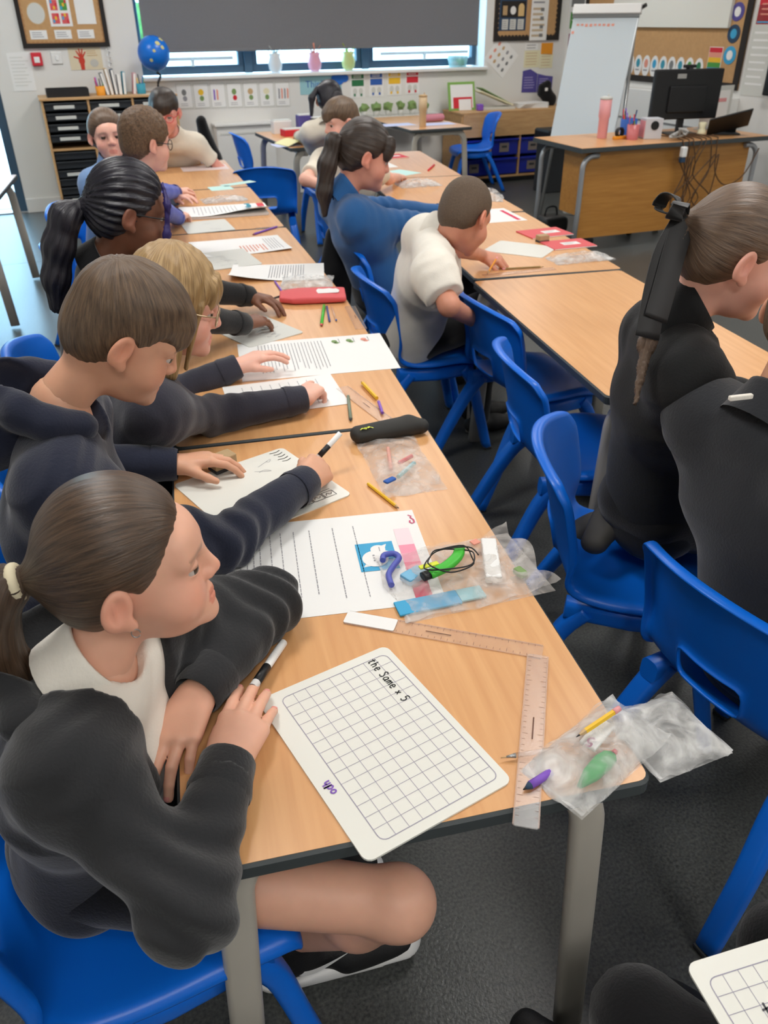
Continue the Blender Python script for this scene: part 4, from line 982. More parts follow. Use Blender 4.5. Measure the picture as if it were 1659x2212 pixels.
def hair_shell(kind):
    skull = ell((0, -.006, .035), (.0735, .084, .083)); occ = ell((0, -.037, -.012), (.054, .050, .055))
    bs = lambda P: smin(skull(P), occ(P), .03)
    n = np.array((0, -.748, .664), F32)
    def pd(P, p0):      # distance behind the hairline, wavering a little
        return (P - np.array(p0, F32)) @ n + .003 * sines(P, 170, 11) + .0015 * sines(P, 520, 12)
    def plane(p0): return lambda P: -pd(P, p0)
    earc = [ell((sx * .088, .002, -.012), (.03, .025, .031)) for sx in (-1, 1)]
    def cut(d, P):
        for e in earc: d = smax(d, -e(P), .006)
        return d
    def thin(P, p0, th, w=.022):
        """scalp hair that thins out to nothing at the hairline and the nape"""
        t = np.clip(pd(P, p0) / w, -1, 1); z = np.clip((P[:, 2] + .068 + .006 * sines(P, 200, 4)) / .03, -1, 1)
        k = np.minimum(t, z)
        return cut(bs(P) - np.where(k > 0, th * np.sqrt(np.maximum(k, 0)) + .0002, .012 * k - .0012), P)
    if kind == 'slick': return lambda P: thin(P, (0, .084, .072), .0065)
    if kind == 'crop': return lambda P: thin(P, (0, .078, .068), .0065) + .0008 * sines(P, 900, 3)
    if kind == 'boy':
        top = ell((0, .006, .052), (.0775, .094, .079)); fr = [ell((-.030 + .022 * k, .084 - .0012 * abs(k - 1.5) ** 2 * 4, .050 - .004 * (k % 2)), (.017, .022, .036)) for k in range(4)]
        def f(P):
            w = sines(P * np.array((1, .4, .5), F32), 330, 5, 7)
            t = smax(top(P), -(P[:, 2] - .034 + .10 * P[:, 1] + .008 * w), .026)
            t = smax(t, plane((0, .112, .058))(P) + .006 * w, .014)
            for q in fr: t = smin(t, q(P), .014)
            return cut(smin(thin(P, (0, .076, .068), .0055, .03), t + .0030 * w, .016), P)
        return f
    if kind == 'curly':
        top = ell((0, -.002, .046), (.086, .098, .090))
        def f(P):
            w = sines(P, 300, 8, 9)
            t = smax(top(P) + .0055 * w, plane((0, .098, .05))(P) + .004 * w, .014); t = smax(t, -(P[:, 2] + .02 + .01 * w), .02)
            return cut(smin(thin(P, (0, .075, .065), .009), t, .012), P)
        return f
    if kind == 'bob':       # loose shoulder-length hair with a fringe
        fr = [ell((-.045 + .022 * k, .080 - .0016 * (k - 2) ** 2 * 1.6, .046), (.016, .020, .037)) for k in range(5)]
        def f(P):
            w = sines(P * np.array((1, 1, .22), F32), 330, 4, 8)
            d = smax(bs(P) - .0125, plane((0, .090, .06))(P), .012)
            for q in fr: d = smin(d, q(P), .010)
            for sx in (-1, 1):
                d = smin(d, cone((sx * .072, .012, .03), (sx * .078, .02, -.13), .020, .014)(P), .02); d = smin(d, cone((sx * .06, -.04, 0), (sx * .06, -.05, -.14), .033, .024)(P), .02); d = smin(d, cone((sx * .064, .052, .02), (sx * .064, .048, -.115), .009, .005)(P), .01)
            d = smin(d, cone((0, -.064, .0), (0, -.075, -.14), .036, .028)(P), .02)
            return d + .0032 * w
        return f
    if kind == 'fringe_pony':
        fr = [ell((-.05 + .025 * k, .082 - .0016 * (k - 2) ** 2 * 1.8, .048), (.018, .024, .044)) for k in range(5)]
        def f(P):
            d = thin(P, (0, .084, .07), .012)
            for q in fr: d = smin(d, q(P), .010)
            return d + .0015 * sines(P * np.array((1, 1, .3), F32), 300, 2)
        return f
    return lambda P: thin(P, (0, .084, .068), .0125)
def braid_field():
    base = hair_shell('slick')
    return lambda P: base(P) - .0045 - .003 * np.sin(np.arctan2(P[:, 2] - .02, P[:, 0]) * 26)

def person(label, sp, group=None):
    s = sp.get('s', 1.); hs = sp.get('hs', s); hp, hf, hu = [V3(q) for q in sp['head']]
    hf = nrmz(hf); hu = nrmz(hu - np.dot(hu, hf) * hf); hx = np.cross(hf, hu); Rm = np.stack([hx, hf, hu], 1)
    rs = sp.get('res', 1.)
    pel = V3(sp['pel']); nk = V3(sp['nk']); root = thing('person', label, 'person', (pel[0], pel[1], 0), 0, group)
    inv = Vector((-pel[0], -pel[1], 0))
    def put(name, P, F, m, cols=None, flow=None, parent=None):
        if len(P) == 0: return None
        o = obj(name, np_mesh(name, np.asarray(P) - np.array((pel[0], pel[1], 0)), F, cols, flow), m, parent or root); return o
    shL, shR = V3(sp['sh'][0]), V3(sp['sh'][1]); lat = nrmz(shR - shL)
    el = [V3(q) for q in sp['el']]; wr = [V3(q) for q in sp['wr']]; sh = [shL, shR]
    up = nrmz(nk - pel); front = nrmz(np.cross(up, lat))
    # make sure front points where the head looks
    fdir = nrmz(np.array((hf[0], hf[1], 0))) if 'face' not in sp else nrmz(V3(sp['face']))
    base = np.array(srgb(*sp['skin'])[:3])
    # ---- body: head, neck, chest, arms, hands (and legs) as one skin
    nl = ((nk - hp) @ Rm) / hs
    hfld = head_field(nl * np.array((1, 1, 1)), chin=sp.get('chin', 1.))
    toL = lambda P: ((P - hp.astype(F32)) @ Rm.astype(F32)) / F32(hs)
    h = .0024 * rs
    cor = np.array([[x, y, z] for x in (-.105, .105) for y in (-.125, .135) for z in (-.13, .125)]) * hs
    lo, hi = bounds(np.concatenate([hp + cor @ Rm.T, [nk - .04, nk + .04]]), .01)
    P, F = sdf_mesh(lambda Q: hfld(toL(Q)) * hs, lo, hi, h)
    L = ((P - hp) @ Rm) / hs
    C = head_colors(L, base, brow=np.array(srgb(*sp.get('brow', (70, 52, 40)))[:3]), cheek=sp.get('cheek', 1.))
    PP, FF, CC = [P], [F], [C]; nv = len(P); tips_all = []
    def addblk(fld, pts, pad, hh):
        nonlocal nv
        lo, hi = bounds(pts, pad); P, F = sdf_mesh(fld, lo, hi, hh)
        PP.append(P); FF.append(F + nv); nv += len(P); CC.append(np.tile(base, (len(P), 1)))
    chest = pel + (nk - pel) * .62
    addblk(union([(cone(pel, chest, .07 * s, .072 * s, lat=lat, ratio=1.3), 0), (cone(chest, nk - up * .04 * s, .07 * s, .04 * s, lat=lat, ratio=1.6), .03), (cone(nk - up * .05 * s, shL, .038 * s, .034 * s), .03), (cone(nk - up * .05 * s, shR, .038 * s, .034 * s), .03), (cone(nk - up * .06 * s, nk, .044 * s, .044 * s), .02)]), [pel, nk, shL, shR], .13 * s, .012)
    for i, sd in enumerate('LR'):
        hd = sp['hands'].get(sd) if sp.get('hands') else None
        pr = [(cone(sh[i], el[i], .036 * s, .031 * s), 0), (cone(el[i], wr[i], .032 * s, .0215 * s), .02)]
        pts = [sh[i], el[i], wr[i]]
        if hd is None:
            d = nrmz(wr[i] - el[i]); hd = dict(d=d, back=(0, 0, 1), curl=(.3, .3, .35, .4))
        hp_, tips = hand_prims(wr[i], V3(hd['d']), V3(hd['back']), sd, hd.get('curl', (.25, .25, .3, .35)), hd.get('thumb', .5), hd.get('spread', .1), s * hd.get('s', 1.0), hd.get('tdown', .25))
        tips_all.append(tips)
        hh = max(.0026 * rs, .0022)
        addblk(union([(cone(el[i] + (wr[i] - el[i]) * .55, wr[i], .027 * s, .0205 * s), 0)] + [(g, max(k, .001)) for g, k in hp_]), [el[i] + (wr[i] - el[i]) * .55, wr[i]] + [t[0] for t in tips], .03, hh)
        addblk(union(pr), pts, .05, .008)
    hipc = pel
    hips = [hipc - lat * .065 * s, hipc + lat * .065 * s]
    if 'knee' in sp: knee = [V3(q) for q in sp['knee']]; ank = [V3(q) for q in sp['ank']]
    else:
        knee = [hips[i] + fdir * .33 * s + (0, 0, .03) for i in (0, 1)]; ank = [knee[i] + fdir * .0 + np.array((0, 0, .075 - knee[i][2])) for i in (0, 1)]
    if sp.get('bare_legs'):
        for i in (0, 1): addblk(union([(cone(hips[i], knee[i], .062 * s, .045 * s), 0), (ell(knee[i], (.047, .047, .046)), .02), (cone(knee[i], knee[i] + (ank[i] - knee[i]) * .35, .046 * s, .049 * s), .02), (cone(knee[i] + (ank[i] - knee[i]) * .35, ank[i], .048 * s, .031 * s), .02), (cone(ank[i], ank[i] + fdir * .08 + (0, 0, -.035), .03, .028), .01)]), [hips[i], knee[i], ank[i]], .11, .0065)
    P = np.concatenate(PP); F = np.concatenate(FF); C = np.concatenate(CC)
    put('body', P, F, 'skin', C)
    # nails on near hands
    if sp.get('nails'):
        for tips in tips_all:
            for q, d, n_, r in tips:
                bm = bmesh.new(); bmesh.ops.create_icosphere(bm, subdivisions=2, radius=1)
                x = np.cross(d, n_)
                for v in bm.verts:
                    w = q + d * (v.co.y * .0052 - .001) + x * v.co.x * .0046 + n_ * (v.co.z * .0016 + r * .82); v.co = Vector(w) + inv
                obj('nail', bm, 'nail', root, smooth=True)
    # ---- eyes
    if sp.get('eyes', True):
        for sx in (-1, 1):
            o = obj('eye', eye_me, None, root); e = hp + Rm @ (np.array((sx * .0315, .0735, .002)) * hs)
            m4 = Matrix([[Rm[r_][0] * hs, Rm[r_][1] * hs, Rm[r_][2] * hs, e[r_]] for r_ in range(3)] + [[0, 0, 0, 1]]); o.matrix_local = Matrix.Translation(inv) @ m4
    # ---- hair
    hk = sp['hair']; hf_ = braid_field() if hk == 'braids' else hair_shell(hk); hh = .0028 * rs
    big = hk == 'bob'
    if hk in ('slick', 'pulled', 'fringe_pony', 'braids') and sp.get('tails'):
        t0 = V3(sp['tie']) if sp.get('tail_world') else V3(sp['tails'][0][1][0]); gc = cone(t0 * np.array((.6, .62, .8)) + (0, 0, .004), t0, .040, .014); h0 = hf_; hf_ = lambda P: smin(h0(P), gc(P), .03)
    P, F = sdf_mesh(hf_, (-.11, -.135, -.2 if big else -.1), (.11, .13, .15), hh)
    tie = nrmz(V3(sp.get('tie', (0, -.108, .03))) - (0, -.005, .03)) if hk in ('slick', 'pulled', 'fringe_pony', 'braids') else nrmz((0, -.45, .9))
    if big: tie = nrmz((0, -.1, 1))
    q = P - np.array((0, -.01, .03)); ax1 = nrmz(np.cross(tie, (1, 0, .01))); ax2 = np.cross(tie, ax1)
    u = np.arccos(np.clip((q @ tie) / (np.linalg.norm(q, axis=1) + 1e-9), -1, 1)); az = np.arctan2(q @ ax2, q @ ax1)
    flow = np.stack([np.cos(az), np.sin(az), u], 1)
    if hk in ('curly', 'crop'): flow = np.stack([np.cos(az) * u, np.sin(az) * u, u], 1)
    if big: flow = np.stack([np.cos(az), np.sin(az), P[:, 2] * 8], 1)
    N_ = vnormals(P, F); rg = np.random.RandomState(3)
    st = sum(np.sin(az * k + rg.rand() * 6 + u * rg.uniform(-1, 1)) for k in (9, 17, 23, 31, 44)) / 5
    P = P + N_ * (st * sp.get('strand', .0008))[:, None]
    hair = put('hair', hp + (P * hs) @ Rm.T, F, sp['hairm'], None, flow)
    for nm, path, rad, mm in sp.get('tails', []):
        pw = [hp + Rm @ (V3(p_) * hs) for p_ in path] if not sp.get('tail_world') else [V3(p_) for p_ in path]
        pr = [(cone(pw[i], pw[i + 1], rad[i], rad[i + 1]), .02) for i in range(len(pw) - 1)]
        lo, hi = bounds(pw, max(rad) + .02)
        fld = union(pr); P, F = sdf_mesh(lambda Q: fld(Q) + .002 * sines(Q * np.array((1, 1, .25), F32), 320, 6), lo, hi, .0035 * rs)
        A = np.array(pw); D = np.linalg.norm(P[:, None] - A[None], axis=2); k = D.argmin(1); c = A[k]
        axis = nrmz(A[-1] - A[0]); e1 = nrmz(np.cross(axis, (.3, 1, .2))); e2 = np.cross(axis, e1)
        w = 1 / (D + .01) ** 2; c = (w[:, :, None] * A[None]).sum(1) / w.sum(1)[:, None]
        z_ = np.arctan2((P - c) @ e2, (P - c) @ e1)
        N_ = vnormals(P, F); P = P + N_ * (np.sin(z_ * 11 + 3 * np.sin((P - A[0]) @ axis * 20)) * .0015)[:, None]
        put(nm, P, F, mm or sp['hairm'], None, np.stack([np.cos(z_), np.sin(z_), (P - A[0]) @ axis * 6], 1))
    # ---- clothes
    g = sp['top']; tm = g['m']; k_ = g.get('fat', 1.) * s
    def torso(off, arms=True, end=1.0):
        pr = [(cone(pel - up * g.get('hem', .02), chest, (.105 + off) * k_, (.098 + off) * k_, flat=False, lat=lat, ratio=1.28), 0), (cone(chest, nk - up * .075 * s, (.094 + off) * k_, (.062 + off) * k_, lat=lat, ratio=1.75), .05), (cone(shL + (shR - shL) * .1, shL + (shR - shL) * .9, (.044 + off) * k_, (.044 + off) * k_), .06)]
        for i in (0, 1):
            pr.append((cone(nk - up * .035 * s, sh[i], (.042 + off) * s, (.043 + off) * k_), .06)); pr.append((cone(chest + lat * (.075 if i else -.075) * s, sh[i] - up * .012 * s, (.072 + off) * k_, (.046 + off) * k_), .05))
            if arms:
                ud = el[i] - sh[i]
                if g['sleeve'] == 'long':
                    pr.append((cone(sh[i], el[i], (.047 + off) * k_, (.045 + off) * k_), .06)); we = wr[i] - nrmz(wr[i] - el[i]) * g.get('cuff', .02)
                    pr.append((cone(el[i], we, (.046 + off) * k_, (.034 + off) * k_, flat=True), .03))
                else: pr.append((cone(sh[i], sh[i] + ud * g.get('slen', .62), (.047 + off) * k_, (.052 + off) * k_, flat=True), .06))
        return union(pr)
    def finish(fld, hole, hr, fold=.004, seed=1, extra=None):
        fr_ = np.array(front)
        def f(P):
            d = fld(P)
            if fold:
                w = sines(P * np.array((1, 1, .55), F32), 55, seed, 6) * fold
                for i in (0, 1):
                    for c, am in ((el[i], 1.0), (sh[i], .55)):
                        r_ = np.sqrt(((P - c.astype(F32)) ** 2).sum(1)); a_ = nrmz(wr[i] - el[i]) if am == 1 else nrmz(el[i] - sh[i])
                        t = (P - c.astype(F32)) @ a_.astype(F32)
                        w = w + am * fold * 1.0 * np.sin(t * 125 + 2.2 * sines(P, 40, seed + i, 3) * 2) * np.exp(-(r_ / (.085 * s)) ** 2)
                d = d + w
            d = smax(d, -hole(P), .008)
            if extra is not None: d = extra(P, d)
            return d
        return f
    hole = cone(nk - up * .03 * s, hp - hu * .05 * hs, g.get('hole', .054) * s, .06 * s)
    pts = [pel, nk, shL, shR, chest] + ([*el, *wr] if g['sleeve'] == 'long' else [*el])
    lo, hi = bounds(pts, .15 * s)
    fld = torso(0)
    if g.get('open'):      # zipped top worn open over a shirt
        oc = [(cone(nk + front * .06 * s, chest + front * .125 * s + lat * .0, .062 * s, .05 * s), 0), (cone(chest + front * .125 * s, pel + front * .13 * s, .05 * s, .035 * s), .02)]
        of = union(oc); ex = lambda P, d: smax(d, -of(P), .01)
        fl2 = torso(-.012, arms=False); P, F = sdf_mesh(finish(fl2, cone(nk - up * .02, hp - hu * .05, .048 * s, .052), 0, .0025, 9), lo, hi, .0055 * rs); put('t_shirt', P, F, g['open']); g['collar'] = 'crew'; g['collarm'] = g['open']
    else: ex = None
    P, F = sdf_mesh(finish(fld, hole, 0, g.get('fold', .0035), g.get('seed', 2), ex), lo, hi, .0052 * rs)
    tn = g.get('name', 'sweatshirt'); top_o = put(tn, P, F, tm)
    if g['sleeve'] == 'long':
        for i in (0, 1):
            a_ = nrmz(wr[i] - el[i]); e = wr[i] - a_ * g.get('cuff', .02); r0 = .0365 * k_
            bm = bmesh.new(); pth = [e - a_ * .028, e - a_ * .02, e, e + a_ * .02, e + a_ * .026]
            sweep(bm, [Vector(q_) + inv for q_ in pth], circ(1, 20), scales=[r0 * 1.03, r0 * 1.06, r0 * .96, r0 * .93, r0 * .84], cap=False); obj('cuff', bm, tm, root, smooth=True)
    if g.get('hood'):
        A_ = []
        for k in range(9):
            a = math.radians(-125 + 250 * k / 8); A_.append(nk - front * (.078 * math.cos(a) + .012) * s + lat * g.get('hoodw', .088) * math.sin(a) * s + up * (g.get('hoodz', .034) - .05 * abs(math.sin(a / 2)) ** 1.5) * s)
        pr = [(cone(A_[k], A_[k + 1], .026 * s, .026 * s), .015) for k in range(8)] + [(ell(nk - front * .105 * s - up * .045 * s, (.078 * s, .078 * s, .062 * s)), .03)]
        hf2 = union(pr); hl = cone(nk - up * .05, hp, .05 * s, .075 * s); inn = ell(nk - front * .075 * s + up * .022 * s, (.062 * s, .062 * s, .045 * s)); lo, hi = bounds(A_ + [nk - front * .19 - up * .12], .07)
        P, F = sdf_mesh(lambda Q: smax(smax(hf2(Q) + .004 * sines(Q, 70, 3), -hl(Q), .012), -inn(Q), .015), lo, hi, .005 * rs); put('hood', P, F, tm)
    if g.get('collar'):
        nax = nrmz(hp - hu * .055 * hs - nk); nlt = nrmz(lat - np.dot(lat, nax) * nax); nfr = np.cross(nax, nlt); c0 = nk - up * .0 + nax * .004; cm_ = g.get('collarm', tm); hgt = .032 if g['collar'] == 'polo' else .045 if g['collar'] == 'funnel' else .014
        bm = bmesh.new(); rings = []
        for k, (rr, zz) in enumerate(((.074, -.045), (.064, -.012), (.0575, hgt * .5), (.0555, hgt), (.0515, hgt), (.052, -.02))):
            ring = []
            for j in range(28):
                a = 2 * math.pi * j / 28; q_ = c0 + nlt * rr * s * math.cos(a) + nfr * rr * s * math.sin(a) + nax * (zz - .016 * math.sin(a)) * s; ring.append(bm.verts.new(Vector(q_) + inv))
            rings.append(ring)
        for k in range(5):
            for j in range(28): bm.faces.new((rings[k][j], rings[k][(j + 1) % 28], rings[k + 1][(j + 1) % 28], rings[k + 1][j]))
        obj('collar', bm, cm_, root, smooth=True)
    bt = sp.get('bottom', 'cloth_jet')
    if bt:
        pr = [(ell(pel, (.125 * s, .125 * s, .1 * s)), 0)]; pts = [pel]
        for i in (0, 1):
            if sp.get('bare_legs'): pr.append((cone(hips[i], hips[i] + (knee[i] - hips[i]) * .55, .072 * s, .072 * s, flat=True), .03)); pts += [hips[i] + (knee[i] - hips[i]) * .6]
            else: pr += [(cone(hips[i], knee[i], .078 * s, .06 * s), .03), (cone(knee[i], ank[i], .057 * s, .045 * s), .02)]; pts += [knee[i], ank[i]]
        fu = union(pr); lo, hi = bounds(pts, .15 * s); P, F = sdf_mesh(lambda Q: fu(Q) + .004 * sines(Q, 50, 7), lo, hi, .0075 * max(rs, 1)); put('shorts' if sp.get('bare_legs') else 'trousers', P, F, bt)
    for i in (0, 1):
        fd = V3(sp['foot'][i]) if 'foot' in sp else fdir; a = ank[i]
        if sp.get('shoes', True):
            if 'foot' in sp: dn = V3(sp.get('footdn', [(0, 0, -1)] * 2)[i])
            else: dn = np.array((0, 0, -1.))
            sd = nrmz(np.cross(fd, dn)); z_ = sp.get('ss', 1.); o_ = a + dn * .03 * z_
            pr = [(cone(a, o_ - fd * .01 * z_, .036 * z_, .036 * z_), 0), (cone(o_ - fd * .03 * z_, o_ + (fd * .09 + dn * .012) * z_, .036 * z_, .03 * z_), .02), (cone(o_ + (fd * .07 + dn * .015) * z_, o_ + (fd * .15 + dn * .02) * z_, .034 * z_, .026 * z_, lat=sd, ratio=1.25), .02)]
            fu = union(pr); bot = (o_ + dn * .042 * z_).astype(F32); dnf = dn.astype(F32)
            lo, hi = bounds([a, o_ + fd * .16 * z_, o_ - fd * .05 * z_], .06 * z_); P, F = sdf_mesh(lambda Q: smax(fu(Q), (Q - bot) @ dnf, .006), lo, hi, .0042 * max(1, rs)); so = put('shoe', P, F, sp.get('shoem', 'shoe_black'))
            if sp.get('sole'):
                sl = union([(cone(o_ + (-fd * .035 + dn * .03) * z_, o_ + (fd * .15 + dn * .03) * z_, .039 * z_, .034 * z_, lat=sd, ratio=1.05), 0)])
                t0 = (o_ + dn * .024 * z_).astype(F32)
                P, F = sdf_mesh(lambda Q: smax(smax(sl(Q), (Q - bot) @ dnf - .008, .004), -((Q - t0) @ dnf) - .004 * np.sin((Q - t0) @ fd.astype(F32) * 40), .004), lo, hi, .0042); put('sole', P, F, 'shoe_sole', parent=None)
    # ---- glasses
    if sp.get('glasses'):
        gm = sp['glasses']; gl_ = thing('glasses_parts', None, None) if False else None
        bm = bmesh.new(); tolw = lambda q_: Vector(hp + Rm @ (V3(q_) * hs)) + inv
        for sx in (-1, 1):
            ring = [tolw((sx * .033 + .0225 * math.cos(2 * math.pi * j / 20), .0965 - .35 * (abs(sx * .033 + .0225 * math.cos(2 * math.pi * j / 20)) - .03) * .5, -.001 + .019 * math.sin(2 * math.pi * j / 20))) for j in range(21)]
            sweep(bm, ring, circ(.0016 * sp.get('gw', 1.), 6), cap=False); sweep(bm, smooth_path([tolw((sx * .056, .090, .004)), tolw((sx * .074, .06, .006)), tolw((sx * .079, .0, .008)), tolw((sx * .078, -.018, -.004))], 4), circ(.0016 * sp.get('gw', 1.), 6))
        sweep(bm, [tolw((-.012, .099, .003)), tolw((0, .1015, .005)), tolw((.012, .099, .003))], circ(.0016, 6)); go = obj('glasses', bm, gm, root, smooth=True)
        bm = bmesh.new()
        for sx in (-1, 1): bm.faces.new([bm.verts.new(tolw((sx * .033 + .0215 * math.cos(2 * math.pi * j / 20), .0962 - .35 * (abs(sx * .033 + .0215 * math.cos(2 * math.pi * j / 20)) - .03) * .5, -.001 + .0182 * math.sin(2 * math.pi * j / 20)))) for j in range(20)])
        obj('lenses', bm, 'lens', go)
    sp['_'] = dict(root=root, inv=inv, hp=hp, Rm=Rm, hs=hs, lat=lat, front=front, up=up, put=put, tips=tips_all, knee=knee, ank=ank)
    return sp['_']
# ------------------------------------------------------------------ poses
def ik(a, b, l1, l2, pole):
    a = V3(a); b = V3(b); d = np.linalg.norm(b - a); d = min(d, (l1 + l2) * .999); ax = nrmz(b - a)
    x = (l1 * l1 - l2 * l2 + d * d) / (2 * d); y = math.sqrt(max(l1 * l1 - x * x, 0)); p = V3(pole); p = nrmz(p - np.dot(p, ax) * ax)
    return a + ax * x + p * y
def kid(head, face, pel, wrL, wrR, s=1., hs=None, nkoff=None, shw=.132, elL=None, elR=None, **kw):
    hs = hs or s; hp, hf, hu = [V3(q) for q in head]; face = nrmz(V3(face)); pel = V3(pel)
    nk = hp - nrmz(hu) * .125 * hs - face * .02 * hs if nkoff is None else V3(nkoff)
    lat = np.cross(face, (0, 0, 1)); shs = [nk - lat * shw * s - np.array((0, 0, .066 * s)) - face * .005, nk + lat * shw * s - np.array((0, 0, .066 * s)) - face * .005]
    wr = [V3(wrL), V3(wrR)]
    els = [V3(elL) if elL is not None else ik(shs[0], wr[0], .225 * s, .205 * s, -lat * .5 - face * .2 + np.array((0, 0, -.6))), V3(elR) if elR is not None else ik(shs[1], wr[1], .225 * s, .205 * s, lat * .5 - face * .2 + np.array((0, 0, -.6)))]
    d = dict(head=head, nk=nk, pel=pel, sh=kw.pop('sh', shs), el=els, wr=wr, s=s, hs=hs, face=face); d.update(kw)
    return d
SK_FAIR = (226, 172, 146); SK_PINK = (232, 178, 158); SK_WARM = (214, 160, 130); SK_DARK = (120, 78, 58)
UPZ = (0, 0, 1)
PEOPLE = {}
# --- girl nearest the viewer
wR = atz(492, 1648, .70); hR = atz(556, 1492, .690); wL = atz(428, 1496, .705); hL = atz(340, 1668, .672)
g1 = kid(((-.619, .241, .938), (.995, .03, .06), (-.04, -.01, 1)), (1, -.05, 0), (-.745, .26, .46), wL, wR, nkoff=(-.676, .225, .812),
    sh=[V3(-.625, .352, .775), V3(-.704, .096, .772)], elR=at(402, 1958, .872), elL=atz(574, 1306, .708), skin=SK_FAIR, brow=(96, 72, 54),
    hands=dict(R=dict(d=hR - wR, back=(0.1, -.1, 1), curl=(.10, .09, .12, .16), thumb=.3, spread=.03, s=1.08), L=dict(d=hL - wL, back=(.1, .2, 1), curl=(.22, .25, .3, .34), thumb=.55, spread=.10, s=1.05)),
    hair='slick', hairm='hair_brown', tie=(0, -.112, .012), strand=.0006, tails=[('ponytail', [(0, -.112, .012), (.0, -.150, .0), (.004, -.178, -.05), (.008, -.172, -.12), (.01, -.15, -.19)], [.016, .03, .036, .034, .016], None)],
    top=dict(m='cloth_black', sleeve='long', open='cloth_white', hood=True, hole=.094, name='hoodie', fold=.0068, cuff=.018, seed=4, fat=1.06, hoodz=.008, hoodw=.108), bottom='cloth_jet', bare_legs=True,
    knee=[V3(-.33, .27, .50), at(862, 1950, 1.13)], ank=[V3(-.50, .36, .13), at(640, 2015, 1.40)], ss=1.25, foot=[(.97, .1, -.1), nrmz((.98, .02, -.12))], sole=True, nails=True, res=.92)
PEOPLE['g1'] = person('girl with a brown ponytail in a black hoodie, arms folded on the nearest table', g1)
# --- boy in navy hoodie
wR = atz(662, 1040, .705); wL = atz(378, 1003, .70)
b2 = kid(((-.622, .706, 1.070), (.83, .16, -.53), (.53, .05, .85)), (1, .05, 0), (-.80, .66, .46), wL, wR, nkoff=(-.735, .69, .972), s=1.04, hs=.965,
    elR=atz(470, 1178, .715), sh=[V3(-.75, .84, .885), V3(-.735, .545, .885)], skin=SK_WARM, brow=(80, 60, 44),
    hands=dict(R=dict(d=atz(716, 985, .70) - wR, back=(.05, -.75, .6), curl=(.62, .68, .75, .8), thumb=.35, spread=.03), L=dict(d=atz(485, 985, .70) - wL, back=(0, .15, 1), curl=(.32, .34, .36, .4), thumb=.75, spread=.1)),
    hair='boy', hairm='hair_boy', strand=.0016, top=dict(m='cloth_navy', sleeve='long', hood=True, hole=.07, name='hoodie', fold=.0065, seed=6), bottom='cloth_jet', res=1.05)
PEOPLE['b2'] = person('boy in a navy hoodie with short brown hair writing on a whiteboard', b2)
# --- blonde girl with glasses
hp3 = V3(CAM_POS) + (V3(-.548, 1.054, 1.011) - V3(CAM_POS)) * 1.06
wR = atz(655, 862, .70); wL = V3(-.42, 1.48, .70)
b3 = kid((hp3, (.95, .0, -.30), (.3, .03, .95)), (1, .15, 0), (-.82, 1.2, .46), wL, wR, nkoff=hp3 + (-.075, -.0, -.125), elR=atz(458, 898, .70), skin=SK_PINK, brow=(150, 112, 70),
    hands=dict(R=dict(d=atz(742, 765, .70) - wR, back=(-.2, -.3, .9), curl=(.12, .5, .65, .75), thumb=.5, spread=.05)),
    hair='bob', hairm='hair_blonde', strand=.0012, glasses='wire_gold', top=dict(m='cloth_slate', sleeve='long', hole=.056, fold=.004, collar='crew', seed=8), res=1.2)
PEOPLE['b3'] = person('blonde girl with round glasses in a slate sweatshirt pointing at a worksheet', b3)
# --- girl with braids
wR = atz(528, 700, .71); wL = atz(540, 640, .71)
b4 = kid(((-.643, 1.605, 1.085), (.95, .2, -.22), (.22, .05, .98)), (1, .1, 0), (-.86, 1.78, .46), wL, wR, nkoff=(-.72, 1.62, .965), skin=SK_DARK, brow=(20, 16, 14), cheek=.3,
    hands=dict(R=dict(d=atz(625, 672, .69) - wR, back=(0, -.2, 1), curl=(.3, .32, .35, .4), thumb=.5), L=dict(d=atz(630, 655, .70) - wL, back=(0, .2, 1), curl=(.35, .35, .4, .4))),
    hair='braids', hairm='hair_black', tie=(0, -.108, .0), strand=.0015, glasses='black_plastic', gw=1.1, eyes=True,
    tails=[('ponytail', [(0, -.108, .0), (.0, -.145, -.03), (.0, -.16, -.1), (.0, -.165, -.18), (0, -.16, -.25)], [.018, .034, .036, .032, .02], None), ('front_braid', [(.045, .072, .085), (.066, .083, .04), (.070, .086, -.03), (.066, .082, -.11), (.06, .078, -.15)], [.0055, .006, .006, .0055, .004], mat('braid_violet', (44, 34, 92), .5))],
    top=dict(m='cloth_jet', sleeve='long', hole=.056, fold=.004, collar='crew', seed=3), res=1.35)
PEOPLE['b4'] = person('girl with dark braids, a purple front braid and glasses, in a black jumper', b4)
# --- curly boy in royal blue
hp5 = V3(CAM_POS) + (V3(-.615, 2.591, 1.128) - V3(CAM_POS)) * 1.13
wR = atz(385, 470, .70); wL = atz(380, 415, .72)
b5 = kid((hp5, (.85, .5, -.12), (.14, .06, .98)), (1, .15, 0), (-.88, 3.1, .46), wL, wR, skin=SK_PINK, hands=dict(R=dict(d=atz(422, 448, .70) - wR, back=(0, -.2, 1), curl=(.5, .5, .55, .6)), L=dict(d=atz(418, 405, .72) - wL, back=(0, .3, 1), curl=(.5, .5, .5, .5))),
    hair='curly', hairm='hair_curly', strand=.002, glasses='black_plastic', top=dict(m='cloth_royal', sleeve='long', hole=.058, fold=.004, collar='crew'), res=1.7)
PEOPLE['b5'] = person('boy with curly brown hair and glasses in a royal blue jumper', b5)
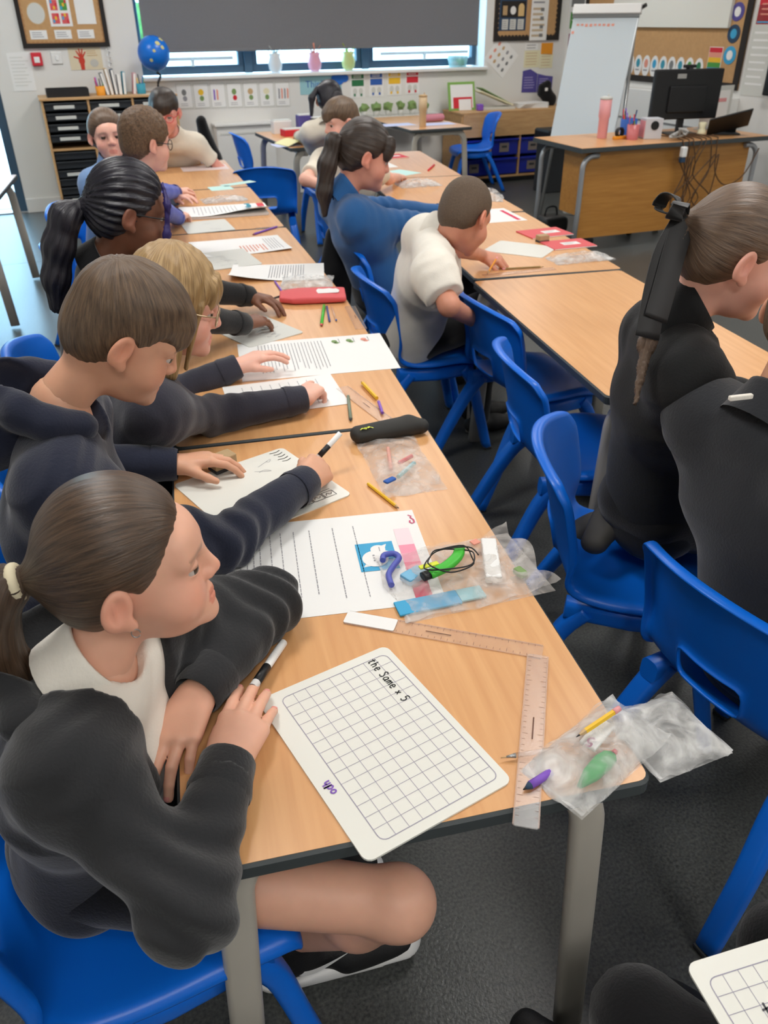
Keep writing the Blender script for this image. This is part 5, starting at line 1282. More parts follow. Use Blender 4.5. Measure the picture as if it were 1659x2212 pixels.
# --- girl in pale blue polo, turned to the viewer
hp6 = V3(CAM_POS) + (V3(-.81, 3.551, 1.048) - V3(CAM_POS)) * 1.07
b6 = kid((hp6, (.22, -.95, .05), (-.05, .1, .99)), (.75, -.65, 0), (-.93, 3.95, .46), V3(-.55, 3.95, .70), V3(-.72, 3.62, .70), skin=SK_PINK, hair='pulled', hairm='hair_mouse', tails=[('ponytail', [(0, -.11, .0), (.0, -.13, -.05), (.02, -.12, -.14)], [.016, .028, .014], 'hair_blonde')],
    top=dict(m='cloth_polo', sleeve='long', hole=.058, fold=.003, collar='polo', name='polo_shirt'), res=1.8)
PEOPLE['b6'] = person('girl in a pale blue polo shirt with hair pulled back, facing the viewer', b6)
# --- boy at the far table end
hp7 = at(356, 243, 5.0)
b7 = kid((hp7, (-.12, -.95, -.25), (0, -.2, .97)), (0, -1, 0), (-.55, 5.72, .46), V3(-.36, 5.42, .70), V3(-.62, 5.42, .70), s=1.05, hs=1.12, nkoff=hp7 + (.03, .05, -.125), skin=(226, 160, 144), hair='boy', hairm='hair_dark', glasses='red', gw=1.2,
    top=dict(m='cloth_cream', sleeve='short', hole=.06, fold=.003, collar='crew', name='t_shirt'), res=2.)
PEOPLE['b7'] = person('boy in glasses and a cream t-shirt at the far end of the left row', b7)
# --- dark-haired girl at the back table
hp8 = at(712, 218, 5.35)
b8 = kid((hp8, (.35, .9, -.25), (.1, .25, .96)), (.25, .97, 0), (.58, 6.0, .46), V3(.42, 6.32, .7), V3(.75, 6.3, .7), skin=SK_WARM, hair='pulled', hairm='hair_black', tails=[('ponytail', [(-.07, -.08, .06), (-.10, -.1, 0), (-.105, -.09, -.1)], [.014, .02, .012], None), ('long_hair', [(.06, -.06, .0), (.075, -.07, -.1), (.07, -.07, -.24), (.06, -.06, -.34)], [.05, .045, .04, .02], None)],
    top=dict(m='cloth_cream', sleeve='long', hole=.058, fold=.003, collar='polo', name='shirt'), res=2.)
PEOPLE['b8'] = person('dark-haired girl in a cream shirt reading at the back table', b8)
# --- boy in white looking round
hp9 = V3(CAM_POS) + (V3(.316, 3.774, 1.045) - V3(CAM_POS)) * 1.06
b9 = kid((hp9, (-.95, -.22, -.12), (-.1, .05, .99)), (.55, .85, 0), (.42, 4.1, .46), at(668, 395, 4.35), V3(.72, 4.25, .70), elL=at(660, 385, 4.15), skin=SK_PINK, hair='boy', hairm='hair_boy',
    top=dict(m='cloth_cream', sleeve='short', slen=.75, hole=.058, fold=.003, collar='crew', name='t_shirt'), res=1.8)
b9['wr'][0] = at(735, 415, 4.2); b9['el'][0] = at(660, 388, 4.2)
PEOPLE['b9'] = person('boy in a white t-shirt twisting round to look left', b9)
# --- girl in blue sweatshirt
hp10 = V3(CAM_POS) + (V3(.173, 2.602, 1.051) - V3(CAM_POS)) * 1.07
b10 = kid((hp10, (.93, .05, -.30), (.3, .04, .95)), (1, .1, 0), (.30, 2.84, .47), V3(.66, 3.1, .72), V3(.66, 2.86, .72), s=1.12, hs=1.12, skin=(214, 150, 128), nkoff=hp10 + (-.075, 0, -.135), hair='fringe_pony', hairm='hair_dark', strand=.0015,
    tails=[('ponytail', [(.02, -.095, .035), (.02, -.122, .02), (.03, -.128, -.06), (.04, -.118, -.15), (.05, -.10, -.22)], [.014, .03, .036, .03, .012], None)],
    hands=dict(R=dict(d=(.2, .3, .9), back=(.9, -.2, .2), curl=(.9, .9, .95, .95), thumb=.5)),
    top=dict(m='cloth_blue', sleeve='long', hole=.062, fold=.0035, collar='polo', fat=1.04, seed=12), res=1.45)
PEOPLE['b10'] = person('girl with a brown ponytail and fringe in a blue sweatshirt', b10)
# --- boy in white polo leaning over
hp11 = at(1002, 468, 2.60)
wL = atz(1042, 552, .705); wR = V3(.52, 2.12, .52)
b11 = kid((hp11, (.72, .48, -.5), (.45, .38, .8)), (.97, .25, 0), (.27, 2.26, .46), wL, wR, nkoff=at(955, 505, 2.66), skin=(206, 142, 116), hair='crop', hairm='hair_short', strand=.0004,
    sh=[at(918, 508, 2.74), at(938, 590, 2.46)], elR=at(970, 660, 2.43), elL=at(985, 535, 2.66), hands=dict(L=dict(d=atz(1085, 562, .69) - wL, back=(.1, -.3, .9), curl=(.55, .6, .7, .8), thumb=.5)),
    top=dict(m='cloth_white', sleeve='short', slen=.7, hole=.05, fold=.0045, collar='crew', name='polo_shirt', fat=1.1, hem=.0, seed=5), res=1.35)
PEOPLE['b11'] = person('boy with cropped hair in a white polo shirt leaning over his work', b11)
# --- girl with the bow, kneeling on her chair
hp12 = V3(.480, .732, 1.115); FT = nrmz(atz(1285, 1225, .41) - atz(1352, 1105, .475))
b12 = kid((hp12, (.94, -.20, -.27), (.26, -.05, .96)), (.93, -.30, 0), (.468, .80, .55), V3(.79, .86, .72), V3(.72, .60, .72), nkoff=hp12 + (-.07, .02, -.125), s=1.02, skin=SK_PINK, hair='slick', hairm='hair_mouse', tie=(0, -.108, .035), tail_world=True,
    tails=[('ponytail', [at(1488, 488, 1.445), at(1452, 540, 1.45), at(1420, 640, 1.45), at(1398, 740, 1.44), at(1372, 870, 1.42)], [.014, .016, .015, .012, .004], None)],
    top=dict(m='cloth_sweat', sleeve='long', hole=.058, fold=.004, collar='funnel', fat=1.06, hem=.03, seed=15), bottom='cloth_jet',
    knee=[V3(.70, .93, .47), V3(.70, .72, .47)], ank=[V3(.46, .93, .45), atz(1352, 1105, .475)], foot=[(-.8, 0, -.1), FT], footdn=[(0, 0, -1), nrmz(V3(-.5, -.1, .8) - np.dot(V3(-.5, -.1, .8), FT) * FT)], shoes=True, shoem=mat('shoe_grey', (66, 64, 60), .7), res=1.05)
PEOPLE['b12'] = person('girl in a black funnel-neck top with a black hair bow, kneeling up on her chair', b12)
# --- boy at the right photo edge
hp13 = at(1775, 690, 1.27)
b13 = kid((hp13, (.9, .35, -.25), (.22, .1, .95)), (.95, .2, 0), (.49, .37, .46), V3(.78, .62, .70), V3(.80, .30, .70), nkoff=hp13 + (-.06, -.02, -.14), s=1.04, hs=1., skin=SK_WARM, hair='crop', hairm='hair_boy',
    top=dict(m='cloth_charcoal', sleeve='long', hole=.058, fold=.004, collar='crew', fat=1.08, seed=21), res=1.15)
PEOPLE['b13'] = person('boy in a charcoal jumper at the right photo edge', b13)
# --- pupil with the lap board, mostly out of view
b14 = kid(((.33, -.72, 1.08), (-.5, .8, -.3), (-.15, .25, .95)), (-.55, .83, 0), (.24, -.52, .46), V3(.12, -.42, .60), V3(.34, -.22, .60), skin=SK_WARM, hair='crop', hairm='hair_dark',
    top=dict(m='cloth_navy', sleeve='long', hole=.058, fold=.004, collar='crew'), knee=[at(1385, 2205, 1.0), at(1700, 2050, 1.08)], ank=[V3(-.03, -.10, .09), V3(.2, -.08, .09)], res=2.)
PEOPLE['b14'] = person('pupil in black trousers holding a gridded whiteboard on the lap', b14)
# --- hair tie, ear ring, bow and shoe mark
q = PEOPLE['g1']
def on_head(q, v): return Vector(q['hp'] + q['Rm'] @ (V3(v) * q['hs'])) + q['inv']
bm = bmesh.new(); sweep(bm, [on_head(q, (.0165 * math.cos(k * .314), -.122 - .002 * math.sin(k * .314), .010 + .0165 * math.sin(k * .314))) for k in range(21)], circ(.0075, 10), cap=False); obj('hair_tie', bm, 'hair_tie', q['root'], smooth=True)
bm = bmesh.new(); sweep(bm, [on_head(q, (.0835 + .0, .004 + .005 * math.cos(k * .314), -.036 + .006 * math.sin(k * .314))) for k in range(19)], circ(.0007, 6)); obj('ear_ring', bm, 'steel', q['root'], smooth=True)
q = PEOPLE['b12']; bow = []
for sx, dz in ((-1, .0), (1, -.004)):
    bm = bmesh.new(); pts = [(0, -.122, .04), (sx * .016, -.135, .064 + dz), (sx * .038, -.146, .060 + dz), (sx * .042, -.148, .036), (sx * .018, -.135, .034), (0, -.122, .04)]
    sweep(bm, smooth_path([on_head(q, v) for v in pts], 5), rrect(.030, .003, .0012, 2), up=Vector((.3, .2, 1))); obj('bow_loop', bm, 'ribbon_black', q['root'], smooth=True)
bm = bmesh.new(); bmesh.ops.create_icosphere(bm, subdivisions=2, radius=.017, matrix=Matrix.Translation(on_head(q, (0, -.128, .042)))); obj('bow_knot', bm, 'ribbon_black', q['root'], smooth=True)
for sx, L in ((-.5, .20), (.5, .16)):
    e_ = 12 if sx > 0 else -6; pts = [at(1480, 470, 1.43), at(1446 + e_, 540, 1.428), at(1424 + e_, 620, 1.424), at(1404 + e_, (730 if sx < 0 else 690), 1.42)]
    bm = bmesh.new(); sweep(bm, smooth_path([Vector(v) + q['inv'] for v in pts], 5), rrect(.046, .0025, .0011, 2), up=Vector((.2, 1, .0))); obj('bow_tail', bm, 'ribbon_black', q['root'], smooth=True)


bm = bmesh.new(); bbox(bm, (-.02, -.004, -.004), (.02, .004, .004), .002); o = obj('neck_label', bm, 'cloth_white', PEOPLE['b13']['root']); o.location = Vector(at(1600, 858, 1.225)) + PEOPLE['b13']['inv']
# tick mark on the trainer
q = PEOPLE['g1']; a = q['ank'][1]; fd = nrmz((.98, .02, -.12)); sdv = np.array((0, -1., 0)); upv = np.cross(sdv, fd) * -1
if upv[2] < 0: upv = -upv
bm = bmesh.new(); top = [(-.035, -.022), (-.01, -.030), (.02, -.018), (.055, .006)]; bot = [(-.03, -.033), (-.012, -.041), (.012, -.032), (.055, .006)]
out = [Vector((x, y, 0)) for x, y in smooth_path([(x, y, 0) for x, y in top], 5) for x, y in [(x, y)]] if False else None
tp = smooth_path([(x, y, 0) for x, y in top], 5); bp_ = smooth_path([(x, y, 0) for x, y in bot], 5); rows = []
for p_, r_ in zip(tp, bp_): rows.append([bm.verts.new(Vector(a + fd * (v.x * 1.25 + .03) + upv * (v.y * 1.25 - .004) + sdv * .0475) + q['inv']) for v in (p_, r_)])
for i in range(len(rows) - 1): bm.faces.new((rows[i][0], rows[i][1], rows[i + 1][1], rows[i + 1][0]))
obj('tick_mark', bm, 'shoe_sole', q['root'])
# ================================================================== things on the tables
def page(label, cx, cy, rz, w, h, z=TH, m='paper', curl=0, cat='worksheet', name='worksheet', seed=0):
    """a sheet in its own reading frame: x to the right, y up the page"""
    t = thing(name, label, cat, (cx, cy, z + .0006), math.radians(rz)); bm = bmesh.new(); n = 10
    def zc(x, y): return curl * max(0, (x / w + .5)) ** 3 * (.5 + .5 * math.sin(y * 9 + seed)) + (curl * .4 * max(0, -(y / h) * 2 - .4) ** 2)
    V = [[bm.verts.new((w * (i / n - .5), h * (j / n - .5), zc(w * (i / n - .5), h * (j / n - .5)))) for i in range(n + 1)] for j in range(n + 1)]
    for j in range(n):
        for i in range(n): bm.faces.new((V[j][i], V[j][i + 1], V[j + 1][i + 1], V[j + 1][i]))
    ex = bmesh.ops.extrude_face_region(bm, geom=list(bm.faces)); bmesh.ops.translate(bm, verts=[g for g in ex['geom'] if isinstance(g, bmesh.types.BMVert)], vec=(0, 0, .0005)); bmesh.ops.recalc_face_normals(bm, faces=bm.faces)
    obj('sheet', bm, m, t, smooth=False); t['zc'] = 0
    return t, zc
def para(t, x0, x1, y1, y0, n, m='ink_light', seed=0, hgt=.0016, z=.0009, zc=None, rag=.45):
    """lines of small printed words"""
    rg = random.Random(seed); bm = bmesh.new()
    for k in range(n):
        y = y1 - (y1 - y0) * k / max(1, n - 1); x = x0; xe = x1 - rg.random() * rag * (x1 - x0) * (1 if k % 3 == 2 else .25)
        while x < xe:
            L = rg.uniform(.004, .013); a = min(x + L, xe); zz = z + (zc((x + a) / 2, y) if zc else 0) + .0003; quad(bm, x, y - hgt / 2, a, y + hgt / 2, zz); x = a + .0022
    o = obj('print', bm, m, t); o['kind'] = 'stuff'; return o
def prints(t, name, m, shapes, z=.0012):
    bm = bmesh.new()
    for sp_ in shapes:
        if sp_[0] == 'q': quad(bm, *sp_[1:5], z + (sp_[5] if len(sp_) > 5 else 0))
        elif sp_[0] == 'o': disc(bm, *sp_[1:5], z + (sp_[5] if len(sp_) > 5 else 0))
        elif sp_[0] == 'p': bm.faces.new([bm.verts.new((x, y, z)) for x, y in sp_[1]])
    return obj(name, bm, m, t)
# worksheet beside the girl
t, zc = page('printed worksheet with a blue speech-bubble picture and a red heading bar', -.352, .580, -93.5, .297, .42, seed=1)
para(t, -.11, .115, .045, .0, 2, seed=1, hgt=.0018); para(t, -.11, .12, .085, .085, 1, seed=8); para(t, -.11, .12, -.03, -.03, 1, seed=2); para(t, -.11, .1, -.055, -.075, 2, seed=3); para(t, -.11, .12, -.095, -.155, 6, seed=4)
mat('red_fade0', (240, 214, 220), .7); mat('red_fade1', (232, 150, 172), .7); mat('red_fade2', (222, 90, 126), .7); mat('red_fade3', (208, 36, 84), .7)
for k in range(8):
    prints(t, 'heading_bar', 'red_fade%d' % min(3, k // 2), [('q', -.085 + .028 * k, .160, -.057 + .028 * k, .190)])
prints(t, 'picture_box', 'sky_blue', [('q', -.046, .080, .042, .150)])
prints(t, 'speech_bubbles', 'paper', [('o', -.022, .120, .014, .014, .0004), ('o', .006, .111, .025, .024, .0005), ('p', [(-.033, .127), (-.038, .138), (-.023, .133)]), ('p', [(-.017, .133), (-.013, .141), (-.01, .129)]), ('p', [(.019, .092), (.029, .086), (.027, .102)])], .0014)
prints(t, 'bubble_dots', 'ink_light', [('o', -.004 + .008 * k, .109, .0022, .0022, 0) for k in range(3)] + [('q', -.029, .122, -.015, .1235)], .0022)
bm = bmesh.new(); ribbon(bm, [(-.12, .2), (-.112, .205), (-.102, .205), (-.099, .2), (-.104, .196), (-.11, .198)], .0035, .0013); ribbon(bm, [(-.13, .197), (-.125, .203), (-.12, .2)], .003, .0013); obj('crest_mark', bm, mat('crest_pink', (198, 92, 122), .7), t)
# worksheet of the blonde girl
t, zc = page('long printed worksheet with three small pictures, under the pointing hand', -.186, 1.608, -91.5, .297, .44, seed=2)
para(t, -.12, .11, .03, -.16, 20, seed=5, hgt=.002)
for k in range(3):
    prints(t, 'picture', ('leafy', 'leafy', 'salmon')[k], [('o', -.105 + .0 * k, .07 + .045 * k, .012, .009), ('o', -.092, .075 + .045 * k, .008, .008)]); para(t, -.125, -.085, .085 + .045 * k, .085 + .045 * k, 1, 'ink', seed=k)
# loose sheets under the blonde girl's arm
t, zc = page('white sheet lying under the blonde girl\'s sleeve', -.31, 1.345, -86, .21, .297, TH + .0006, seed=3); para(t, -.08, .08, .1, -.1, 9, seed=9)
# gridded whiteboards
STROKES = {'t': [[(.5, 1.3), (.45, .2), (.6, 0), (.8, .1)], [(.15, .9), (.85, .95)]], 'h': [[(.2, 1.4), (.2, 0)], [(.2, .6), (.5, .85), (.7, .6), (.72, 0)]], 'e': [[(.2, .45), (.75, .5), (.6, .85), (.3, .8), (.18, .4), (.4, 0), (.8, .12)]],
    'S': [[(.85, 1.2), (.5, 1.4), (.2, 1.1), (.6, .7), (.8, .3), (.45, 0), (.1, .15)]], 'a': [[(.75, .75), (.4, .85), (.15, .4), (.4, 0), (.72, .3), (.75, .8), (.78, .05), (.95, .1)]], 'm': [[(.1, .8), (.12, 0)], [(.12, .55), (.35, .85), (.48, .5), (.48, 0)], [(.48, .55), (.72, .85), (.86, .5), (.9, 0)]],
    'x': [[(.15, .8), (.75, .05)], [(.75, .8), (.15, .05)]], '5': [[(.8, 1.3), (.3, 1.3), (.25, .8), (.6, .85), (.8, .45), (.5, 0), (.15, .1)]], 'o': [[(.5, .85), (.2, .6), (.2, .2), (.5, 0), (.8, .25), (.78, .65), (.5, .85)]], 'd': [[(.75, .7), (.4, .85), (.15, .4), (.4, 0), (.72, .3), (.78, 1.4), (.8, 0)]], 's': [[(.75, .75), (.4, .85), (.25, .6), (.7, .3), (.5, 0), (.15, .1)]]}
def writing(name, s, org, d, upv, size, w, m, parent, z=.0016):
    bm = bmesh.new(); x = 0; org = Vector((org[0], org[1])); d = Vector(d).normalized(); upv = Vector(upv).normalized()
    for ch in s:
        if ch != ' ':
            for st in STROKES[ch]:
                pts = smooth_path([Vector((org.x + d.x * (x + q[0] * size * .9) + upv.x * q[1] * size, org.y + d.y * (x + q[0] * size * .9) + upv.y * q[1] * size, 0)) for q in st], 5); ribbon(bm, pts, w, z)
        x += size * (.95 if ch != ' ' else .6)
    return obj(name, bm, m, parent)
def grid_board(label, loc, rz, w, h, nx, ny, cell, ox, oy, tilt=None):
    t = thing('whiteboard', label, 'whiteboard', loc, math.radians(rz))
    if tilt: t.rotation_euler = (tilt[0], tilt[1], math.radians(rz))
    bm = bmesh.new(); prism(bm, [(x + w / 2, y + h / 2) for x, y in rrect(w, h, .012, 4)], 0, .003); obj('board', bm, 'board_white', t)
    bm = bmesh.new()
    for i in range(1, nx): ribbon(bm, [(ox + i * cell, oy), (ox + i * cell, oy + ny * cell)], .0007, .0033)
    for j in range(1, ny): ribbon(bm, [(ox, oy + j * cell), (ox + nx * cell, oy + j * cell)], .0007, .00335)
    o = [(x + ox + nx * cell / 2, y + oy + ny * cell / 2) for x, y in rrect(nx * cell, ny * cell, .01, 4)]; ribbon(bm, o + [o[0]], .0011, .0034); obj('grid', bm, 'grid_line', t)
    return t
t = grid_board('large gridded whiteboard with black handwriting at the near table corner', (-.386, -.0283, TH), 18.84, .2196, .3074, 9, 14, .0198, .03, .014)
writing('handwriting', 'the Same x 5', (.176, .292), (0, -1), (1, 0), .0098, .0017, 'ink_black', t, .0037)
writing('maker_mark', 'odh', (.02, .105), (0, 1), (-1, 0), .0085, .0022, 'ink_purple', t, .0037)
q0 = atz(1478, 2086, .575); q1 = atz(1659, 2030, .575) - q0; ang = math.atan2(q1[1], q1[0])
t = grid_board('gridded whiteboard on a pupil\'s lap at the bottom photo corner', tuple(q0 + .2196 * V3(math.sin(ang), -math.cos(ang), 0)), math.degrees(ang), .3074, .2196, 14, 9, .0198, .014, .02)
writing('handwriting', 'the sa', (.05, .138), (1, 0), (0, 1), .017, .0022, 'ink', t, .0037)
bm = bmesh.new(); prism(bm, [(x + .105, y + .172) for x, y in rrect(.03, .014, .005, 3)], .003, .0036); obj('worn_patch', bm, 'paper_grey', t)
LAP = t
# small whiteboards without a printed grid
def plain_board(label, cx, cy, rz, w=.21, h=.297, z=TH, m='board_white', marks=0, seed=0):
    t = thing('whiteboard', label, 'whiteboard', (cx, cy, z), math.radians(rz)); bm = bmesh.new(); prism(bm, rrect(w, h, .012, 4), 0, .003); obj('board', bm, m, t)
    if marks:
        rg = random.Random(seed); bm = bmesh.new()
        for k in range(marks):
            x = rg.uniform(-w * .35, w * .25); y = rg.uniform(-h * .4, h * .4); ribbon(bm, smooth_path([(x + rg.uniform(-.02, .03), y + rg.uniform(-.012, .012), 0) for j in range(4)], 4), .0011, .0034)
        obj('pen_marks', bm, 'ink_light', t)
    return t
t = plain_board('white drawing board the boy in the navy hoodie writes on', -.418, .868, 25, .27, .27, marks=6, seed=2)
bm = bmesh.new()
for k in range(3):
    for q in ((.03 + .028 * k, -.115, .055 + .028 * k, -.115), (.03 + .028 * k, -.095, .055 + .028 * k, -.095), (.03 + .028 * k, -.115, .03 + .028 * k, -.095), (.055 + .028 * k, -.115, .055 + .028 * k, -.095)): ribbon(bm, [q[:2], q[2:]], .0014, .0036)
    ribbon(bm, smooth_path([(.034 + .028 * k, -.108, 0), (.04 + .028 * k, -.1, 0), (.045 + .028 * k, -.108, 0), (.051 + .028 * k, -.101, 0)], 4), .0014, .0036)
    for q in ((.03 + .028 * k, -.088, .055 + .028 * k, -.088), (.03 + .028 * k, -.068, .055 + .028 * k, -.068), (.03 + .028 * k, -.088, .03 + .028 * k, -.068)): ribbon(bm, [q[:2], q[2:]], .0014, .0036)
for k in range(5): ribbon(bm, smooth_path([(.095 + .004 * (k % 3), .125 - .012 * k, 0), (.11, .122 - .012 * k, 0), (.122, .126 - .012 * k, 0)], 4), .0022, .0036)
obj('drawn_boxes', bm, 'ink_black', t)['kind'] = 'stuff'
plain_board('grey-white whiteboard under the hands of the girl with braids', -.33, 1.865, 28, .2, .22, m='paper_grey', marks=14, seed=3)
plain_board('grey-white whiteboard half under a worksheet behind the blonde girl', -.36, 2.78, 12, .2, .28, TH + .001, 'paper_grey', 8, 4)
plain_board('grey-white whiteboard under the fist of the boy in royal blue', -.42, 3.42, 8, .22, .25, TH, 'paper_grey', 3, 5)
plain_board('pale whiteboard in front of the boy in the white polo shirt', .845, 2.62, 48, .2, .26)
# more worksheets along the rows
t, zc = page('worksheet with a dog-eared corner hanging over the aisle edge', -.19, 2.53, -99, .24, .36, curl=.03, seed=4); para(t, -.1, .1, .1, -.03, 14, seed=12, zc=zc, hgt=.003)
t, zc = page('worksheet with rows of red and black figures beside the purple pen', -.30, 2.99, -84, .297, .40, curl=.012, seed=5); para(t, .0, .12, .1, .0, 8, 'salmon', seed=13, hgt=.006, zc=zc); para(t, -.1, .12, .17, .12, 5, seed=14, hgt=.003, zc=zc)
t, zc = page('thick worksheet pack with teal pictures and a red corner square', -.32, 3.72, -88, .26, .44, TH + .012, curl=.03, seed=6); para(t, -.1, .1, .06, -.15, 12, seed=15, hgt=.003, zc=zc); prints(t, 'picture', 'teal', [('o', .0, .125, .03, .012), ('o', .03, .12, .016, .016), ('o', -.04, .12, .016, .016)], .016); prints(t, 'red_square', 'red', [('q', -.035, .165, .05, .2)], .018)
bm = bmesh.new(); bbox(bm, (-.125, -.215, -.0125), (.125, .21, -.002), .001); obj('lower_pages', bm, 'paper', t)
page('pale pink sheet on the farthest left table', -.36, 5.2, -85, .21, .3, m=mat('paper_pink', (226, 208, 206), .7)); page('small pale aqua card beside the curly-haired boy\'s hands', -.30, 4.42, -80, .13, .13, m=mat('paper_aqua', (190, 226, 220), .6), name='card', cat='card')  # the aqua card stands in for a cyan glint
page('narrow pale aqua glint laid as a strip near the aisle edge of the far left table', -.19, 4.55, -60, .07, .22, m='paper_aqua', name='card', cat='card')  # another cyan glint, coloured in as a flat strip
t, zc = page('worksheet with a red heading stripe on the right row', .93, 3.28, -88, .297, .3, seed=7); prints(t, 'red_stripe', 'red_fade3', [('q', -.1, .105, .13, .125)])
page('small worksheet under the chin of the boy in the white polo shirt', .64, 2.98, -80, .2, .22, m='paper_grey'); page('folded pale aqua card standing by the polo boy\'s hand', .735, 2.99, -88, .2, .05, TH + .004, m='paper_aqua', name='card', cat='card')
t, zc = page('pale aqua three-cornered sheet on the farther right table', .80, 4.62, -60, .2, .26, m='paper_aqua', name='card', cat='card'); page('white sheet behind the aqua one', .72, 4.95, -85, .2, .3)
# booklets
def booklet(label, cx, cy, rz, w, h, m='coral', z=TH, thick=.006, lx=.03, ly=0, name='booklet'):
    t = thing(name, label, 'booklet', (cx, cy, z), math.radians(rz)); box('cover', (-w / 2, -h / 2, 0), (w / 2, h / 2, thick), m, t, .0015); box('pages', (-w / 2 + .001, -h / 2 - .0005, .0015), (w / 2 - .002, h / 2 + .0005, thick - .0015), 'paper', t)
    box('name_label', (lx - .04, ly - .022, thick), (lx + .04, ly + .022, thick + .0006), 'paper', t); bm = bmesh.new()
    for k in range(3): ribbon(bm, [(lx - .03, ly + .01 - .01 * k), (lx + .025 - .01 * k, ly + .01 - .01 * k)], .002, thick + .001)
    obj('print', bm, 'ink_light', t)['kind'] = 'stuff'; return t
booklet('coral red booklet with a white label, farther of two before the polo boy', 1.055, 2.86, 8, .21, .15); booklet('coral red booklet with a white label beside the clear wallet', 1.07, 2.64, 4, .2, .14, lx=0.01); booklet('red booklet on the farthest right table', .93, 5.3, 10, .21, .17, 'red')
# red fabric pencil case
t = thing('pencil_case', 'flat coral red pencil case with a white label near the aisle edge', 'pencil case', (-.11, 2.155, TH), math.radians(-8))
P, F = sdf_mesh(lambda Q: ell((0, 0, .014), (.118, .072, .015))(Q) * .0 + np.maximum(np.maximum(np.abs(Q[:, 0]) - .112 + .35 * np.maximum(-Q[:, 0] - .06, 0) * np.abs(Q[:, 1]) * 20 * 0, np.abs(Q[:, 1]) - .062 + .5 * np.maximum(-Q[:, 0] - .07, 0)), np.abs(Q[:, 2] - .014) - .013 * (1 - (Q[:, 0] / .16) ** 2) * (1 - (Q[:, 1] / .1) ** 2)) - .003 + .001 * sines(Q, 90, 2), (-.14, -.09, -.01), (.14, .09, .05), .004); obj('pouch', np_mesh('pouch', relax(P, F, 2), F), 'coral', t)
bm = bmesh.new(); prism(bm, [(.02, -.03), (.09, -.026), (.094, .0), (.085, .022), (.07, .02), (.06, .028), (.04, .022), (.02, .026), (.012, .0)], .0285, .0296); obj('name_label', bm, 'paper', t)
bm = bmesh.new(); sweep(bm, [(-.1, .064, .016), (.11, .064, .016)], circ(.003, 6)); obj('zip', bm, 'dark_grey', t)
bm = bmesh.new(); sweep(bm, [(-.11, .0, .016), (-.16, -.01, .004), (-.2, -.015, .003)], circ(.0035, 6)); obj('pull_tape', bm, 'dark_grey', t)
# black hard pencil case with yellow mark
t = thing('pencil_case', 'black moulded pencil case with a small yellow mark lying across the table joint', 'pencil case', (-.102, 1.042, TH), math.radians(5))
P, F = sdf_mesh(lambda Q: union([(cone((-.075, 0, .02), (.05, .004, .022), .019, .022, lat=(0, 1, 0), ratio=1.3), 0), (cone((.05, .004, .022), (.078, -.006, .02), .022, .018), .01)])(Q), (-.12, -.06, -.01), (.12, .06, .06), .003); obj('shell', np_mesh('shell', P, F), mat('case_black', (46, 46, 44), .7), t)
bm = bmesh.new()
for k in range(4): ribbon(bm, smooth_path([(-.075 + .006 * k, -.014 + .004 * (k % 2), 0), (-.068 + .006 * k, -.006, 0), (-.062 + .006 * k, -.013 + .005 * (k % 3), 0)], 3), .0028, .0415)
o = obj('yellow_mark', bm, mat('mark_yellow', (214, 222, 60), .5), t); o.location = (0, -.006, -.001)
# pencils, pens, markers
def stick(name, label, cat, a, b, r, m, tip=None, tipm='ink_black', end=None, endm='red', tl=.012, n=6, group=None, extra=None):
    a = Vector(a); b = Vector(b); t = thing(name, label, cat, a, 0, group); d = (b - a); L = d.length; x, y = frame_of(d); dn = d.normalized()
    def seg(nm, s0, s1, r0, r1, mm, k=n):
        bm = bmesh.new(); sweep(bm, [dn * s0, dn * s1], circ(1, k), scales=[r0, r1], smooth=k > 6); return obj(nm, bm, mm, t)
    seg('barrel', tl if tip else 0, L - (.012 if end else 0), r, r, m)
    if tip: seg('tip_cone', tl * .35, tl, r * .35, r, tip); seg('point', 0, tl * .36, r * .12, r * .36, tipm)
    if end: seg(end, L - .012, L, r * 1.02, r * 1.0, endm, 8)
    if extra:
        for e in extra: seg(*e)
    return t
zt = TH + .0045
def wz(u, v, z=zt): return tuple(atz(u, v, z))
def px_stick(name, label, cat, p, q, r, m, zp=zt, zq=zt, **k): return stick(name, label, cat, wz(*p, zp), wz(*q, zq), r, m, **k)
stick('whiteboard_marker', 'white whiteboard marker with a black label by the girl\'s folded hands', 'marker', wz(536, 1500, .688), wz(612, 1388, .676), .0065, 'paper', tip='black_plastic', tipm='black_plastic', tl=.016, n=12, extra=[('label_band', .028, .066, .0067, .0067, 'black_plastic', 12), ('cap_end', .094, .1, .0066, .004, 'paper', 12)])
stick('whiteboard_marker', 'white whiteboard marker held upright by the boy in the navy hoodie', 'marker', tuple(atz(676, 1000, .70)), tuple(atz(735, 936, .745)), .006, 'paper', tip='black_plastic', tipm='black_plastic', tl=.014, n=12, extra=[('label_band', .02, .05, .0062, .0062, 'black_plastic', 12)])
PEN = dict(tip='tan', tipm='ink_black', end='rubber', endm='pink', tl=.016)
px_stick('pencil', 'yellow pencil half hidden under the clear bag by the black case', 'pencil', (862, 1098), (795, 1045), .0036, 'yellow', tip='tan', tl=.012)
px_stick('pencil', 'grey-green pen lying alone on the second table', 'pen', (758, 910), (752, 856), .0042, mat('pen_sage', (120, 132, 112), .5), tip='black_plastic', n=10)
px_stick('pencil', 'pencil lying along the table joint before the polo boy', 'pencil', (1175, 576), (1085, 581), .0036, mat('pencil_olive', (140, 110, 50), .5), **PEN)
stick('pencil', 'short yellow pencil in the fist of the polo boy', 'pencil', wz(1052, 592, .668), wz(1074, 556, .71), .0038, 'orange', **PEN)
